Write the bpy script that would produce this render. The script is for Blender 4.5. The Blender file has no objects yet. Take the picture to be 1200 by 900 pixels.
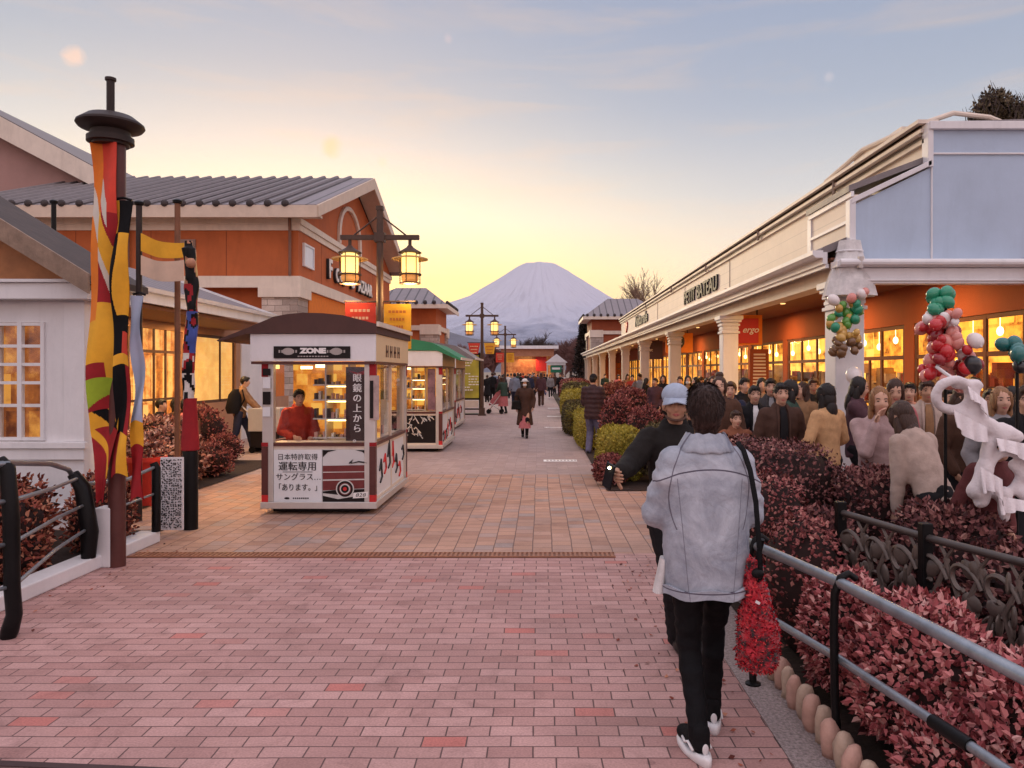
import bpy, math, random
from mathutils import Vector, Matrix, Euler, noise as mnoise
R = math.radians
PI = math.pi
random.seed(7)
sc = bpy.context.scene
COL = sc.collection
CAMH, FPX, VX, VY = 1.8, 900.0, 632.0, 436.0     # eye height and the lens, taken from the street's vanishing point

# ------------------------------------------------------------------ helpers
ORG = {}

def gx(px, Y): return (px - VX) * Y / FPX
def gz(py, Y): return CAMH + (VY - py) * Y / FPX

def link(o):
    COL.objects.link(o)
    return o

def tag(o, label=None, cat=None, group=None, kind=None):
    if label: o['label'] = label
    if cat: o['category'] = cat
    if group: o['group'] = group
    if kind: o['kind'] = kind
    return o

def thing(name, label, cat, loc=(0, 0, 0), group=None):
    o = bpy.data.objects.new(name, None)
    o.empty_display_size = .2
    link(o)
    o.location = loc
    ORG[o.name] = Vector(loc)
    return tag(o, label, cat, group)

def place(o, loc, rz=0.0, s=1.0):
    o.location = loc
    o.rotation_euler = (0, 0, rz)
    o.scale = (s, s, s)
    return o

def copy_tree(o, parent=None):
    c = o.copy()
    link(c)
    if parent is not None:
        c.parent = parent
    for ch in list(o.children):
        copy_tree(ch, c)
    return c

class MB:
    """collects geometry; build() links it as one mesh object"""
    def __init__(s):
        s.v, s.f, s.m = [], [], []
    def add(s, vs, fs, mi=0):
        k = len(s.v)
        s.v += [Vector(p) for p in vs]
        s.f += [tuple(k + i for i in f) for f in fs]
        s.m += [mi] * len(fs)
        return s
    def box(s, x0, x1, y0, y1, z0, z1, mi=0):
        vs = [(x0, y0, z0), (x1, y0, z0), (x1, y1, z0), (x0, y1, z0), (x0, y0, z1), (x1, y0, z1), (x1, y1, z1), (x0, y1, z1)]
        return s.add(vs, [(0, 3, 2, 1), (4, 5, 6, 7), (0, 1, 5, 4), (1, 2, 6, 5), (2, 3, 7, 6), (3, 0, 4, 7)], mi)
    def rbox(s, c, size, rot=(0, 0, 0), mi=0):
        m = Euler(rot).to_matrix()
        a, b, d = size[0] / 2, size[1] / 2, size[2] / 2
        pts = [(-a, -b, -d), (a, -b, -d), (a, b, -d), (-a, b, -d), (-a, -b, d), (a, -b, d), (a, b, d), (-a, b, d)]
        return s.add([m @ Vector(p) + Vector(c) for p in pts], [(0, 3, 2, 1), (4, 5, 6, 7), (0, 1, 5, 4), (1, 2, 6, 5), (2, 3, 7, 6), (3, 0, 4, 7)], mi)
    def prism(s, poly, axis, a, b, mi=0):
        """poly in the two other axes (in x,y,z order), extruded along axis from a to b"""
        def mk(p, t):
            return {'x': (t, p[0], p[1]), 'y': (p[0], t, p[1]), 'z': (p[0], p[1], t)}[axis]
        n = len(poly)
        vs = [mk(p, a) for p in poly] + [mk(p, b) for p in poly]
        fs = [tuple(range(n - 1, -1, -1)), tuple(range(n, 2 * n))]
        fs += [(i, (i + 1) % n, n + (i + 1) % n, n + i) for i in range(n)]
        return s.add(vs, fs, mi)
    def rings(s, rs, mi=0, caps=True, closed=True):
        n = len(rs[0]); k = []
        for r in rs: k += r
        fs = []
        for i in range(len(rs) - 1):
            for j in range(n if closed else n - 1):
                fs.append((i * n + j, i * n + (j + 1) % n, (i + 1) * n + (j + 1) % n, (i + 1) * n + j))
        if caps:
            fs.append(tuple(range(n - 1, -1, -1)))
            fs.append(tuple((len(rs) - 1) * n + j for j in range(n)))
        return s.add(k, fs, mi)
    def tube(s, pts, r, n=8, mi=0, caps=True):
        pts = [Vector(p) for p in pts]
        rr = r if isinstance(r, (list, tuple)) else [r] * len(pts)
        rs = []; ref = None
        for i, p in enumerate(pts):
            if i == 0: t = pts[1] - p
            elif i == len(pts) - 1: t = p - pts[-2]
            else: t = (pts[i + 1] - p).normalized() + (p - pts[i - 1]).normalized()
            if t.length < 1e-9: t = Vector((0, 0, 1))
            t.normalize()
            if ref is None:
                ref = Vector((1, 0, 0)) if abs(t.x) < .8 else Vector((0, 1, 0))
            u = (ref - t * ref.dot(t)).normalized(); w = t.cross(u); ref = u
            rs.append([p + (u * math.cos(2 * PI * j / n) + w * math.sin(2 * PI * j / n)) * rr[i] for j in range(n)])
        return s.rings(rs, mi, caps)
    def lathe(s, c, prof, n=20, mi=0):
        """prof: (radius, z) list bottom to top about the vertical axis at c"""
        rs = [[Vector((c[0] + max(r, 1e-4) * math.cos(2 * PI * j / n), c[1] + max(r, 1e-4) * math.sin(2 * PI * j / n), c[2] + z)) for j in range(n)] for r, z in prof]
        return s.rings(rs, mi, True)
    def ell(s, c, r, rot=None, nu=12, nv=8, mi=0):
        m = Euler(rot).to_matrix() if rot else None
        rs = []
        for i in range(nv + 1):
            a = -PI / 2 + PI * i / nv
            ring = []
            ca = max(math.cos(a), .02)
            for j in range(nu):
                b = 2 * PI * j / nu
                p = Vector((r[0] * ca * math.cos(b), r[1] * ca * math.sin(b), r[2] * math.sin(a)))
                if m: p = m @ p
                ring.append(p + Vector(c))
            rs.append(ring)
        return s.rings(rs, mi, True)
    def cap(s, p0, p1, r0, r1, n=10, mi=0):
        """tapered limb with round ends"""
        p0, p1 = Vector(p0), Vector(p1)
        d = p1 - p0; L = d.length
        if L < 1e-6: d = Vector((0, 0, 1))
        d = d.normalized()
        pts, rr = [], []
        for a in (80, 50, 20):
            pts.append(p0 - d * r0 * math.sin(R(a))); rr.append(r0 * math.cos(R(a)))
        pts += [p0, p1]; rr += [r0, r1]
        for a in (20, 50, 80):
            pts.append(p1 + d * r1 * math.sin(R(a))); rr.append(r1 * math.cos(R(a)))
        return s.tube(pts, rr, n, mi)
    def loft(s, secs, n=14, mi=0):
        """secs: (centre, rx, ry) stacked ellipses, closed"""
        rs = [[Vector((c[0] + rx * math.cos(2 * PI * j / n), c[1] + ry * math.sin(2 * PI * j / n), c[2])) for j in range(n)] for c, rx, ry in secs]
        return s.rings(rs, mi, True)
    def mesh(s, name):
        me = bpy.data.meshes.new(name)
        me.from_pydata([tuple(p) for p in s.v], [], s.f)
        me.polygons.foreach_set('material_index', s.m)
        me.update()
        return me
    def build(s, name, mats, parent=None, smooth=0, bevel=0, sub=0):
        if parent is not None:
            org = ORG[parent.name]
        elif s.v:
            xs = [p.x for p in s.v]; ys = [p.y for p in s.v]; zs = [p.z for p in s.v]
            org = Vector(((min(xs) + max(xs)) / 2, (min(ys) + max(ys)) / 2, min(zs)))
        else:
            org = Vector((0, 0, 0))
        me = bpy.data.meshes.new(name)
        me.from_pydata([tuple(p - org) for p in s.v], [], s.f)
        me.polygons.foreach_set('material_index', s.m)
        return finish(me, name, mats, parent, org, smooth, bevel, sub)

def finish(me, name, mats, parent, org, smooth=0, bevel=0, sub=0):
    for m in (mats if isinstance(mats, (list, tuple)) else [mats]):
        me.materials.append(m)
    if smooth:
        me.polygons.foreach_set('use_smooth', [True] * len(me.polygons))
        if smooth < 180:
            me.set_sharp_from_angle(angle=R(smooth))
    me.update()
    o = bpy.data.objects.new(name, me)
    link(o)
    if parent is not None:
        o.parent = parent
    else:
        o.location = org
    ORG[o.name] = Vector(org)
    if bevel:
        b = o.modifiers.new('soft_edges', 'BEVEL'); b.width = bevel; b.segments = 2; b.limit_method = 'ANGLE'; b.angle_limit = R(40)
    if sub:
        b = o.modifiers.new('round', 'SUBSURF'); b.levels = sub; b.render_levels = sub
    return o

def remesh(mb, voxel, smooth_it=3, warp=None):
    """union of overlapping closed shapes as one continuous skin"""
    me = mb.mesh('tmp')
    o = bpy.data.objects.new('tmp', me)
    link(o)
    m = o.modifiers.new('r', 'REMESH'); m.mode = 'VOXEL'; m.voxel_size = voxel
    if smooth_it:
        m = o.modifiers.new('s', 'SMOOTH'); m.factor = .5; m.iterations = smooth_it
    dg = bpy.context.evaluated_depsgraph_get()
    out = bpy.data.meshes.new_from_object(o.evaluated_get(dg))
    bpy.data.objects.remove(o); bpy.data.meshes.remove(me)
    out.materials.clear()
    r = MB()
    vs = [v.co.copy() for v in out.vertices]
    if warp:
        ns = [v.normal.copy() for v in out.vertices]
        vs = [warp(p, n) for p, n in zip(vs, ns)]
    r.add(vs, [tuple(p.vertices) for p in out.polygons])
    bpy.data.meshes.remove(out)
    return r

# ------------------------------------------------------------------ materials
MATS = {}
def nodes(name):
    m = bpy.data.materials.new(name); m.use_nodes = True
    nt = m.node_tree
    return m, nt, nt.nodes['Principled BSDF']

def mk(nt, t, **kw):
    n = nt.nodes.new(t)
    for k, v in kw.items():
        if k.startswith('i_'):
            n.inputs[k[2:].replace('_', ' ')].default_value = v
        else:
            setattr(n, k, v)
    return n

def c4(c): return (c[0], c[1], c[2], 1)

def ramp(nt, stops, interp='LINEAR'):
    n = nt.nodes.new('ShaderNodeValToRGB')
    e = n.color_ramp.elements
    n.color_ramp.interpolation = interp
    e[0].position, e[0].color = stops[0][0], c4(stops[0][1])
    e[1].position, e[1].color = stops[-1][0], c4(stops[-1][1])
    for p, c in stops[1:-1]:
        x = e.new(p); x.color = c4(c)
    return n

def M(name, col, rough=.6, var=.18, vs=3.0, bump=.0, bs=60.0, metal=0, emis=None, es=1.0, spec=None, sheen=0, grime=.0, coat=0):
    if name in MATS: return MATS[name]
    m, nt, b = nodes(name)
    b.inputs['Roughness'].default_value = rough
    b.inputs['Metallic'].default_value = metal
    b.inputs['Specular IOR Level'].default_value = spec if spec is not None else (.5 if metal or coat else .28)
    if sheen: b.inputs['Sheen Weight'].default_value = sheen
    if coat: b.inputs['Coat Weight'].default_value = coat
    tc = mk(nt, 'ShaderNodeTexCoord')
    if var:
        nz = mk(nt, 'ShaderNodeTexNoise', i_Scale=vs, i_Detail=6.0, i_Roughness=.65)
        nt.links.new(tc.outputs['Object'], nz.inputs['Vector'])
        rp = ramp(nt, [(.25, [x * (1 - var) for x in col]), (.75, [min(1, x * (1 + var)) for x in col])])
        nt.links.new(nz.outputs['Fac'], rp.inputs['Fac'])
        src = rp.outputs['Color']
        if grime:
            n2 = mk(nt, 'ShaderNodeTexNoise', i_Scale=vs * .35, i_Detail=8.0, i_Roughness=.7, i_Distortion=.6)
            gm = mk(nt, 'ShaderNodeMapping'); gm.inputs['Scale'].default_value = (4, 4, .8); nt.links.new(tc.outputs['Object'], gm.inputs[0])
            nt.links.new(gm.outputs[0], n2.inputs['Vector'])
            r2 = ramp(nt, [(.48, (0, 0, 0)), (.75, (1, 1, 1))])
            nt.links.new(n2.outputs['Fac'], r2.inputs['Fac'])
            mul = mk(nt, 'ShaderNodeMath', operation='MULTIPLY'); mul.inputs[1].default_value = grime
            nt.links.new(r2.outputs['Color'], mul.inputs[0])
            mx = mk(nt, 'ShaderNodeMixRGB'); mx.inputs['Color2'].default_value = c4([x * .45 for x in col])
            nt.links.new(mul.outputs[0], mx.inputs['Fac']); nt.links.new(src, mx.inputs['Color1'])
            src = mx.outputs['Color']
        nt.links.new(src, b.inputs['Base Color'])
        rr = mk(nt, 'ShaderNodeMapRange'); rr.inputs['To Min'].default_value = max(.02, rough - .12); rr.inputs['To Max'].default_value = min(1, rough + .12)
        nt.links.new(nz.outputs['Fac'], rr.inputs['Value']); nt.links.new(rr.outputs[0], b.inputs['Roughness'])
    else:
        b.inputs['Base Color'].default_value = c4(col)
    if bump:
        nb = mk(nt, 'ShaderNodeTexNoise', i_Scale=bs, i_Detail=5.0)
        nt.links.new(tc.outputs['Object'], nb.inputs['Vector'])
        bp = mk(nt, 'ShaderNodeBump', i_Strength=bump, i_Distance=.02)
        nt.links.new(nb.outputs['Fac'], bp.inputs['Height']); nt.links.new(bp.outputs[0], b.inputs['Normal'])
    if emis:
        b.inputs['Emission Color'].default_value = c4(emis); b.inputs['Emission Strength'].default_value = es
    MATS[name] = m
    return m

def M_leaf(name, stops, rough=.55, trans=.15):
    m, nt, b = nodes(name)
    g = mk(nt, 'ShaderNodeNewGeometry')
    rp = ramp(nt, stops)
    nt.links.new(g.outputs['Random Per Island'], rp.inputs['Fac'])
    nt.links.new(rp.outputs['Color'], b.inputs['Base Color'])
    b.inputs['Roughness'].default_value = rough
    b.inputs['Specular IOR Level'].default_value = .14
    MATS[name] = m
    return m

def M_lap(name, col, pitch, axis='Z', rough=.6, depth=.5, var=.1, dark=.6, width=.08):
    """boards or seams: a thin groove every `pitch` metres along an axis"""
    m, nt, b = nodes(name)
    b.inputs['Roughness'].default_value = rough
    tc = mk(nt, 'ShaderNodeTexCoord'); sp = mk(nt, 'ShaderNodeSeparateXYZ')
    nt.links.new(tc.outputs['Object'], sp.inputs[0])
    dv = mk(nt, 'ShaderNodeMath', operation='DIVIDE'); dv.inputs[1].default_value = pitch
    fr = mk(nt, 'ShaderNodeMath', operation='FRACT')
    nt.links.new(sp.outputs[axis], dv.inputs[0]); nt.links.new(dv.outputs[0], fr.inputs[0])
    gr = mk(nt, 'ShaderNodeMath', operation='LESS_THAN'); gr.inputs[1].default_value = width
    nt.links.new(fr.outputs[0], gr.inputs[0])
    nz = mk(nt, 'ShaderNodeTexNoise', i_Scale=2.0, i_Detail=7.0, i_Roughness=.7)
    nt.links.new(tc.outputs['Object'], nz.inputs['Vector'])
    rp = ramp(nt, [(.25, [x * (1 - var) for x in col]), (.75, [min(1, x * (1 + var)) for x in col])])
    nt.links.new(nz.outputs['Fac'], rp.inputs['Fac'])
    mx = mk(nt, 'ShaderNodeMixRGB'); mx.inputs['Color2'].default_value = c4([x * dark for x in col])
    nt.links.new(gr.outputs[0], mx.inputs['Fac']); nt.links.new(rp.outputs['Color'], mx.inputs['Color1'])
    nt.links.new(mx.outputs['Color'], b.inputs['Base Color'])
    bp = mk(nt, 'ShaderNodeBump', i_Strength=depth, i_Distance=.02)
    nt.links.new(fr.outputs[0], bp.inputs['Height']); nt.links.new(bp.outputs[0], b.inputs['Normal'])
    MATS[name] = m
    return m

def M_brick(name, stops, mortar, bw, bh, ms=.006, rot=0.0, rough=.75, bumpk=.5, offset=.5, blotch=.25, vertical=None):
    m, nt, b = nodes(name)
    tc = mk(nt, 'ShaderNodeTexCoord')
    mp = mk(nt, 'ShaderNodeMapping')
    mp.inputs['Rotation'].default_value = (0, 0, rot) if vertical is None else vertical
    nt.links.new(tc.outputs['Object'], mp.inputs['Vector'])
    # a little wander so the courses are not ruler-straight
    wz = mk(nt, 'ShaderNodeTexNoise', i_Scale=1.3, i_Detail=2.0)
    nt.links.new(tc.outputs['Object'], wz.inputs['Vector'])
    ws = mk(nt, 'ShaderNodeVectorMath', operation='SCALE'); ws.inputs['Scale'].default_value = .03
    nt.links.new(wz.outputs['Color'], ws.inputs[0])
    ad = mk(nt, 'ShaderNodeVectorMath', operation='ADD')
    nt.links.new(mp.outputs[0], ad.inputs[0]); nt.links.new(ws.outputs[0], ad.inputs[1])
    bt = mk(nt, 'ShaderNodeTexBrick', i_Scale=1.0, i_Mortar_Size=ms, i_Brick_Width=bw, i_Row_Height=bh, i_Mortar_Smooth=.2)
    bt.offset = offset
    bt.inputs['Color1'].default_value = (0, 0, 0, 1); bt.inputs['Color2'].default_value = (1, 1, 1, 1); bt.inputs['Mortar'].default_value = (.5, .5, .5, 1)
    nt.links.new(ad.outputs[0], bt.inputs['Vector'])
    rp = ramp(nt, stops)
    nt.links.new(bt.outputs['Color'], rp.inputs['Fac'])
    nz = mk(nt, 'ShaderNodeTexNoise', i_Scale=.9, i_Detail=8.0, i_Roughness=.65)
    nt.links.new(tc.outputs['Object'], nz.inputs['Vector'])
    r2 = ramp(nt, [(.3, (1 - blotch,) * 3), (.7, (1 + blotch,) * 3)])
    nt.links.new(nz.outputs['Fac'], r2.inputs['Fac'])
    mu = mk(nt, 'ShaderNodeMixRGB', blend_type='MULTIPLY'); mu.inputs['Fac'].default_value = 1
    nt.links.new(rp.outputs['Color'], mu.inputs['Color1']); nt.links.new(r2.outputs['Color'], mu.inputs['Color2'])
    n3 = mk(nt, 'ShaderNodeTexNoise', i_Scale=90.0, i_Detail=3.0)
    nt.links.new(tc.outputs['Object'], n3.inputs['Vector'])
    r3 = ramp(nt, [(.3, (.82,) * 3), (.7, (1.12,) * 3)])
    nt.links.new(n3.outputs['Fac'], r3.inputs['Fac'])
    m3 = mk(nt, 'ShaderNodeMixRGB', blend_type='MULTIPLY'); m3.inputs['Fac'].default_value = 1
    nt.links.new(mu.outputs['Color'], m3.inputs['Color1']); nt.links.new(r3.outputs['Color'], m3.inputs['Color2'])
    mx = mk(nt, 'ShaderNodeMixRGB'); mx.inputs['Color2'].default_value = c4(mortar)
    nt.links.new(bt.outputs['Fac'], mx.inputs['Fac']); nt.links.new(m3.outputs['Color'], mx.inputs['Color1'])
    nt.links.new(mx.outputs['Color'], b.inputs['Base Color'])
    b.inputs['Specular IOR Level'].default_value = .3
    rr = mk(nt, 'ShaderNodeMapRange'); rr.inputs['To Min'].default_value = rough - .18; rr.inputs['To Max'].default_value = rough + .15
    nt.links.new(nz.outputs['Fac'], rr.inputs['Value']); nt.links.new(rr.outputs[0], b.inputs['Roughness'])
    sn = mk(nt, 'ShaderNodeTexNoise', i_Scale=2.3, i_Detail=9.0, i_Roughness=.72, i_Distortion=1.2)
    nt.links.new(tc.outputs['Object'], sn.inputs['Vector'])
    sr = ramp(nt, [(.52, (1, 1, 1)), (.66, (.74, .72, .72)), (.80, (.58, .55, .55))]); nt.links.new(sn.outputs['Fac'], sr.inputs['Fac'])
    vo = mk(nt, 'ShaderNodeTexVoronoi', i_Scale=2.1, i_Randomness=1.0); nt.links.new(ad.outputs[0], vo.inputs['Vector'])
    vr = ramp(nt, [(.045, (.55, .52, .52)), (.06, (1, 1, 1))]); nt.links.new(vo.outputs['Distance'], vr.inputs['Fac'])
    s1_ = mk(nt, 'ShaderNodeMixRGB', blend_type='MULTIPLY'); s1_.inputs['Fac'].default_value = .8; nt.links.new(mx.outputs['Color'], s1_.inputs['Color1']); nt.links.new(sr.outputs['Color'], s1_.inputs['Color2'])
    s2_ = mk(nt, 'ShaderNodeMixRGB', blend_type='MULTIPLY'); s2_.inputs['Fac'].default_value = .55; nt.links.new(s1_.outputs['Color'], s2_.inputs['Color1']); nt.links.new(vr.outputs['Color'], s2_.inputs['Color2'])
    nt.links.new(s2_.outputs['Color'], b.inputs['Base Color'])
    iv = mk(nt, 'ShaderNodeMath', operation='SUBTRACT'); iv.inputs[0].default_value = 1
    nt.links.new(bt.outputs['Fac'], iv.inputs[1])
    a2 = mk(nt, 'ShaderNodeMath', operation='MULTIPLY_ADD'); a2.inputs[1].default_value = .25
    nt.links.new(n3.outputs['Fac'], a2.inputs[0]); nt.links.new(iv.outputs[0], a2.inputs[2])
    bp = mk(nt, 'ShaderNodeBump', i_Strength=bumpk, i_Distance=.006)
    nt.links.new(a2.outputs[0], bp.inputs['Height']); nt.links.new(bp.outputs[0], b.inputs['Normal'])
    MATS[name] = m
    return m

def M_shop(name, bright, mid, dark, bw, bh, strength, seed=0.0, vertical=(R(90), 0, R(90))):
    """a lit shop interior: bright back wall broken by shelves and goods; it gives off light"""
    m, nt, b = nodes(name)
    tc = mk(nt, 'ShaderNodeTexCoord'); sp = mk(nt, 'ShaderNodeSeparateXYZ'); cb = mk(nt, 'ShaderNodeCombineXYZ')
    nt.links.new(tc.outputs['Object'], sp.inputs[0])
    sm = mk(nt, 'ShaderNodeMath', operation='ADD')
    nt.links.new(sp.outputs['X'], sm.inputs[0]); nt.links.new(sp.outputs['Y'], sm.inputs[1])
    s2 = mk(nt, 'ShaderNodeMath', operation='ADD'); s2.inputs[1].default_value = seed
    nt.links.new(sm.outputs[0], s2.inputs[0])
    nt.links.new(s2.outputs[0], cb.inputs['X']); nt.links.new(sp.outputs['Z'], cb.inputs['Y'])
    bt = mk(nt, 'ShaderNodeTexBrick', i_Scale=1.0, i_Mortar_Size=.025, i_Brick_Width=bw, i_Row_Height=bh, i_Mortar_Smooth=.1)
    bt.offset = .37
    bt.inputs['Color1'].default_value = (0, 0, 0, 1); bt.inputs['Color2'].default_value = (1, 1, 1, 1); bt.inputs['Mortar'].default_value = (.3, .3, .3, 1)
    nt.links.new(cb.outputs[0], bt.inputs['Vector'])
    nz = mk(nt, 'ShaderNodeTexNoise', i_Scale=2.6, i_Detail=5.0, i_Roughness=.7)
    nt.links.new(cb.outputs[0], nz.inputs['Vector'])
    mm = mk(nt, 'ShaderNodeMath', operation='MULTIPLY_ADD'); mm.inputs[1].default_value = 1.1; mm.inputs[2].default_value = -.3
    nt.links.new(nz.outputs['Fac'], mm.inputs[0])
    av = mk(nt, 'ShaderNodeMath', operation='MULTIPLY_ADD'); av.inputs[1].default_value = .45
    nt.links.new(bt.outputs['Color'], av.inputs[0]); nt.links.new(mm.outputs[0], av.inputs[2])
    rp = ramp(nt, [(.20, dark), (.40, mid), (.60, bright), (.95, [min(1, x * 1.15) for x in bright])])
    nt.links.new(av.outputs[0], rp.inputs['Fac'])
    nt.links.new(rp.outputs['Color'], b.inputs['Emission Color']); b.inputs['Emission Strength'].default_value = strength
    b.inputs['Base Color'].default_value = c4([x * .5 for x in mid]); b.inputs['Roughness'].default_value = .8
    MATS[name] = m
    return m

def M_hair(name, col):
    m, nt, b = nodes(name)
    tc = mk(nt, 'ShaderNodeTexCoord'); mp = mk(nt, 'ShaderNodeMapping'); mp.inputs['Scale'].default_value = (150, 150, 12)
    nt.links.new(tc.outputs['Object'], mp.inputs[0])
    nz = mk(nt, 'ShaderNodeTexNoise', i_Scale=1.0, i_Detail=5.0, i_Roughness=.65, i_Distortion=.5); nt.links.new(mp.outputs[0], nz.inputs['Vector'])
    rp = ramp(nt, [(.3, [x * .45 for x in col]), (.55, col), (.8, [min(1, x * 2.3) for x in col])]); nt.links.new(nz.outputs['Fac'], rp.inputs['Fac'])
    nt.links.new(rp.outputs[0], b.inputs['Base Color']); b.inputs['Roughness'].default_value = .48; b.inputs['Specular IOR Level'].default_value = .35
    bp = mk(nt, 'ShaderNodeBump', i_Strength=.9, i_Distance=.006); nt.links.new(nz.outputs['Fac'], bp.inputs['Height']); nt.links.new(bp.outputs[0], b.inputs['Normal'])
    MATS[name] = m
    return m

def M_glass(name, tint=(1, 1, 1), refl=.1):
    m = bpy.data.materials.new(name); m.use_nodes = True
    nt = m.node_tree; nt.nodes.clear()
    out = mk(nt, 'ShaderNodeOutputMaterial'); mix = mk(nt, 'ShaderNodeMixShader')
    tr = mk(nt, 'ShaderNodeBsdfTransparent'); tr.inputs[0].default_value = c4(tint)
    gl = mk(nt, 'ShaderNodeBsdfGlossy'); gl.inputs['Roughness'].default_value = .03
    lw = mk(nt, 'ShaderNodeLayerWeight'); lw.inputs['Blend'].default_value = .5
    pw = mk(nt, 'ShaderNodeMath', operation='POWER'); pw.inputs[1].default_value = 5.0; nt.links.new(lw.outputs['Facing'], pw.inputs[0])
    fr = mk(nt, 'ShaderNodeMath', operation='MULTIPLY_ADD'); fr.inputs[1].default_value = .45; fr.inputs[2].default_value = .03; nt.links.new(pw.outputs[0], fr.inputs[0])
    nt.links.new(fr.outputs[0], mix.inputs[0]); nt.links.new(tr.outputs[0], mix.inputs[1]); nt.links.new(gl.outputs[0], mix.inputs[2])
    nt.links.new(mix.outputs[0], out.inputs[0])
    MATS[name] = m
    return m

def M_emit(name, col, s):
    m, nt, b = nodes(name)
    b.inputs['Base Color'].default_value = c4([min(.9, x) for x in col]); b.inputs['Emission Color'].default_value = c4(col); b.inputs['Emission Strength'].default_value = s
    MATS[name] = m
    return m

_tc = [0]
def text(s, size, mat, parent, pos, rot=(R(90), 0, 0), extrude=.004, offset=0.0, shear=0.0, name='lettering', sx=1.0, align='CENTER', spacing=1.0, lines=1.0):
    cu = bpy.data.curves.new('t', 'FONT')
    cu.body = s; cu.size = size; cu.extrude = extrude; cu.offset = offset; cu.shear = shear
    cu.align_x = align; cu.align_y = 'CENTER'; cu.resolution_u = 3; cu.space_character = spacing; cu.space_line = lines
    o = bpy.data.objects.new('t', cu); link(o)
    dg = bpy.context.evaluated_depsgraph_get()
    me = bpy.data.meshes.new_from_object(o.evaluated_get(dg))
    bpy.data.objects.remove(o); bpy.data.curves.remove(cu)
    org = ORG[parent.name] if parent is not None else Vector(pos)
    mw = Matrix.Translation(Vector(pos) - org) @ Euler(rot).to_matrix().to_4x4() @ Matrix.Diagonal((sx, 1, 1, 1))
    me.transform(mw)
    me.materials.clear()
    return finish(me, name, mat, parent, org)
# ------------------------------------------------------------------ palette
white = M('white_paint', (.74, .73, .74), .5, .07, 2, .08, 30, grime=.25)
offw = M('cream_paint', (.72, .62, .52), .55, .09, 2, .1, 40, grime=.28)
bluesid = M('pale_blue_boards', (.43, .53, .66), .55, .08, 1.2, .06, 30, grime=.22)
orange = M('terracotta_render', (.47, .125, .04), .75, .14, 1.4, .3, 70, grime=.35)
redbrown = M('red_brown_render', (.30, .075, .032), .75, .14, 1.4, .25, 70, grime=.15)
brownwood = M('brown_timber', (.20, .085, .045), .6, .25, 5, .1, 40)
darkmetal = M('dark_bronze_metal', (.035, .024, .021), .5, .25, 8, .03, 90, spec=.2)
blackpaint = M('black_paint', (.007, .0065, .007), .4, .25, 9, .06, 60, spec=.16)
blackcloth = M('black_cloth', (.008, .008, .009), .85, .3, 14, .15, 150, spec=.15)
steel = M('worn_grey_steel', (.30, .33, .36), .38, .22, 14, .06, 120, metal=.75)
rust = M('rubbed_brass_steel', (.42, .33, .22), .42, .3, 18, .08, 120, metal=.6)
alu = M('brushed_frame_metal', (.60, .57, .54), .4, .08, 6, .02, 80, metal=.5)
roofbrown = M('brown_canvas_roof', (.085, .042, .036), .7, .15, 4, .08, 60)
greencanvas = M('green_canvas', (.035, .20, .10), .7, .15, 4, .08, 60)
rooftile = M_lap('grey_ribbed_roof', (.22, .19, .20), .55, 'X', .55, .8, .15, .35, .16)
rooftile_side = M_lap('grey_ribbed_roof_side', (.22, .19, .20), .55, 'Y', .55, .8, .15, .35, .16)
slate = M('grey_roof_sheet', (.20, .175, .175), .55, .2, 3, .1, 20)
cap_dark = M('dark_rib_ends', (.05, .04, .04), .6)
stone = M_brick('grey_stone_blocks', [(0, (.33, .26, .22)), (1, (.52, .43, .37))], (.22, .17, .14), .5, .2, .01, vertical=(R(90), 0, 0))
lapcream = M_lap('cream_lap_boards', (.74, .64, .54), .30, 'Z', .6, .35, .08, .8, .05)
soffit = M_lap('stained_soffit_boards', (.22, .08, .04), .14, 'Y', .6, .4, .15, .6, .08)
glass = M_glass('window_glass')
red = M('red_panel', (.55, .03, .03), .5, .12, 5)
darkred = M('dark_red_cloth', (.30, .015, .02), .75, .2, 8, .1, 60)
yellow = M('amber_cloth', (.75, .38, .03), .75, .12, 6, .1, 60)
orangecl = M('orange_cloth', (.72, .20, .025), .75, .12, 6, .1, 60)
bannerred = M('red_banner_cloth', (.62, .06, .035), .75, .12, 6, .1, 60)
signblack = M('sign_black', (.014, .011, .011), .4, .2, 6, spec=.18)
ink = M('dark_ink', (.03, .028, .03), .6, 0)
whiteink = M('white_ink', (.82, .8, .78), .6, 0)
warm_lamp = M_emit('lantern_glow', (1.0, .66, .20), 1.9)
tube_lamp = M_emit('shelf_light', (1.0, .72, .32), 5.0)
added_lamp = M_emit('added_lamp_glow', (1.0, .62, .22), 1.6)  # glow of the made-up porch discs
soil = M('dark_soil', (.03, .018, .015), .95, .35, 8, .6, 25)

# ------------------------------------------------------------------ the setting: ground, path, mountain
near_brick = M_brick('mauve_brick_paving', [(0, (.36, .195, .175)), (.2, (.47, .275, .25)), (.45, (.39, .215, .195)), (.7, (.50, .30, .275)), (.95, (.43, .245, .22)), (.97, (.46, .20, .175)), (1, (.49, .17, .145))],
                     (.12, .07, .066), .215, .107, .0042, blotch=.2)
far_brick = M_brick('tan_block_paving', [(0, (.34, .195, .145)), (.4, (.46, .275, .20)), (.8, (.40, .255, .205)), (1, (.33, .26, .24))],
                    (.17, .105, .085), .2, .2, .006, rot=R(90), blotch=.2)
far_pave = M_brick('worn_grey_paving', [(0, (.33, .245, .23)), (1, (.39, .295, .275))], (.31, .235, .225), .2, .2, .005, rot=R(90), blotch=.14)
groundm = M('trodden_ground', (.17, .13, .115), .9, .3, .05, .3, 4)

def sheet(name, poly, z, mat, step=None):
    mb = MB()
    mb.add([(x, y, z) for x, y in poly], [tuple(range(len(poly)))])
    o = mb.build(name, mat)
    o['kind'] = 'structure'
    return o
mb = MB()
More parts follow.
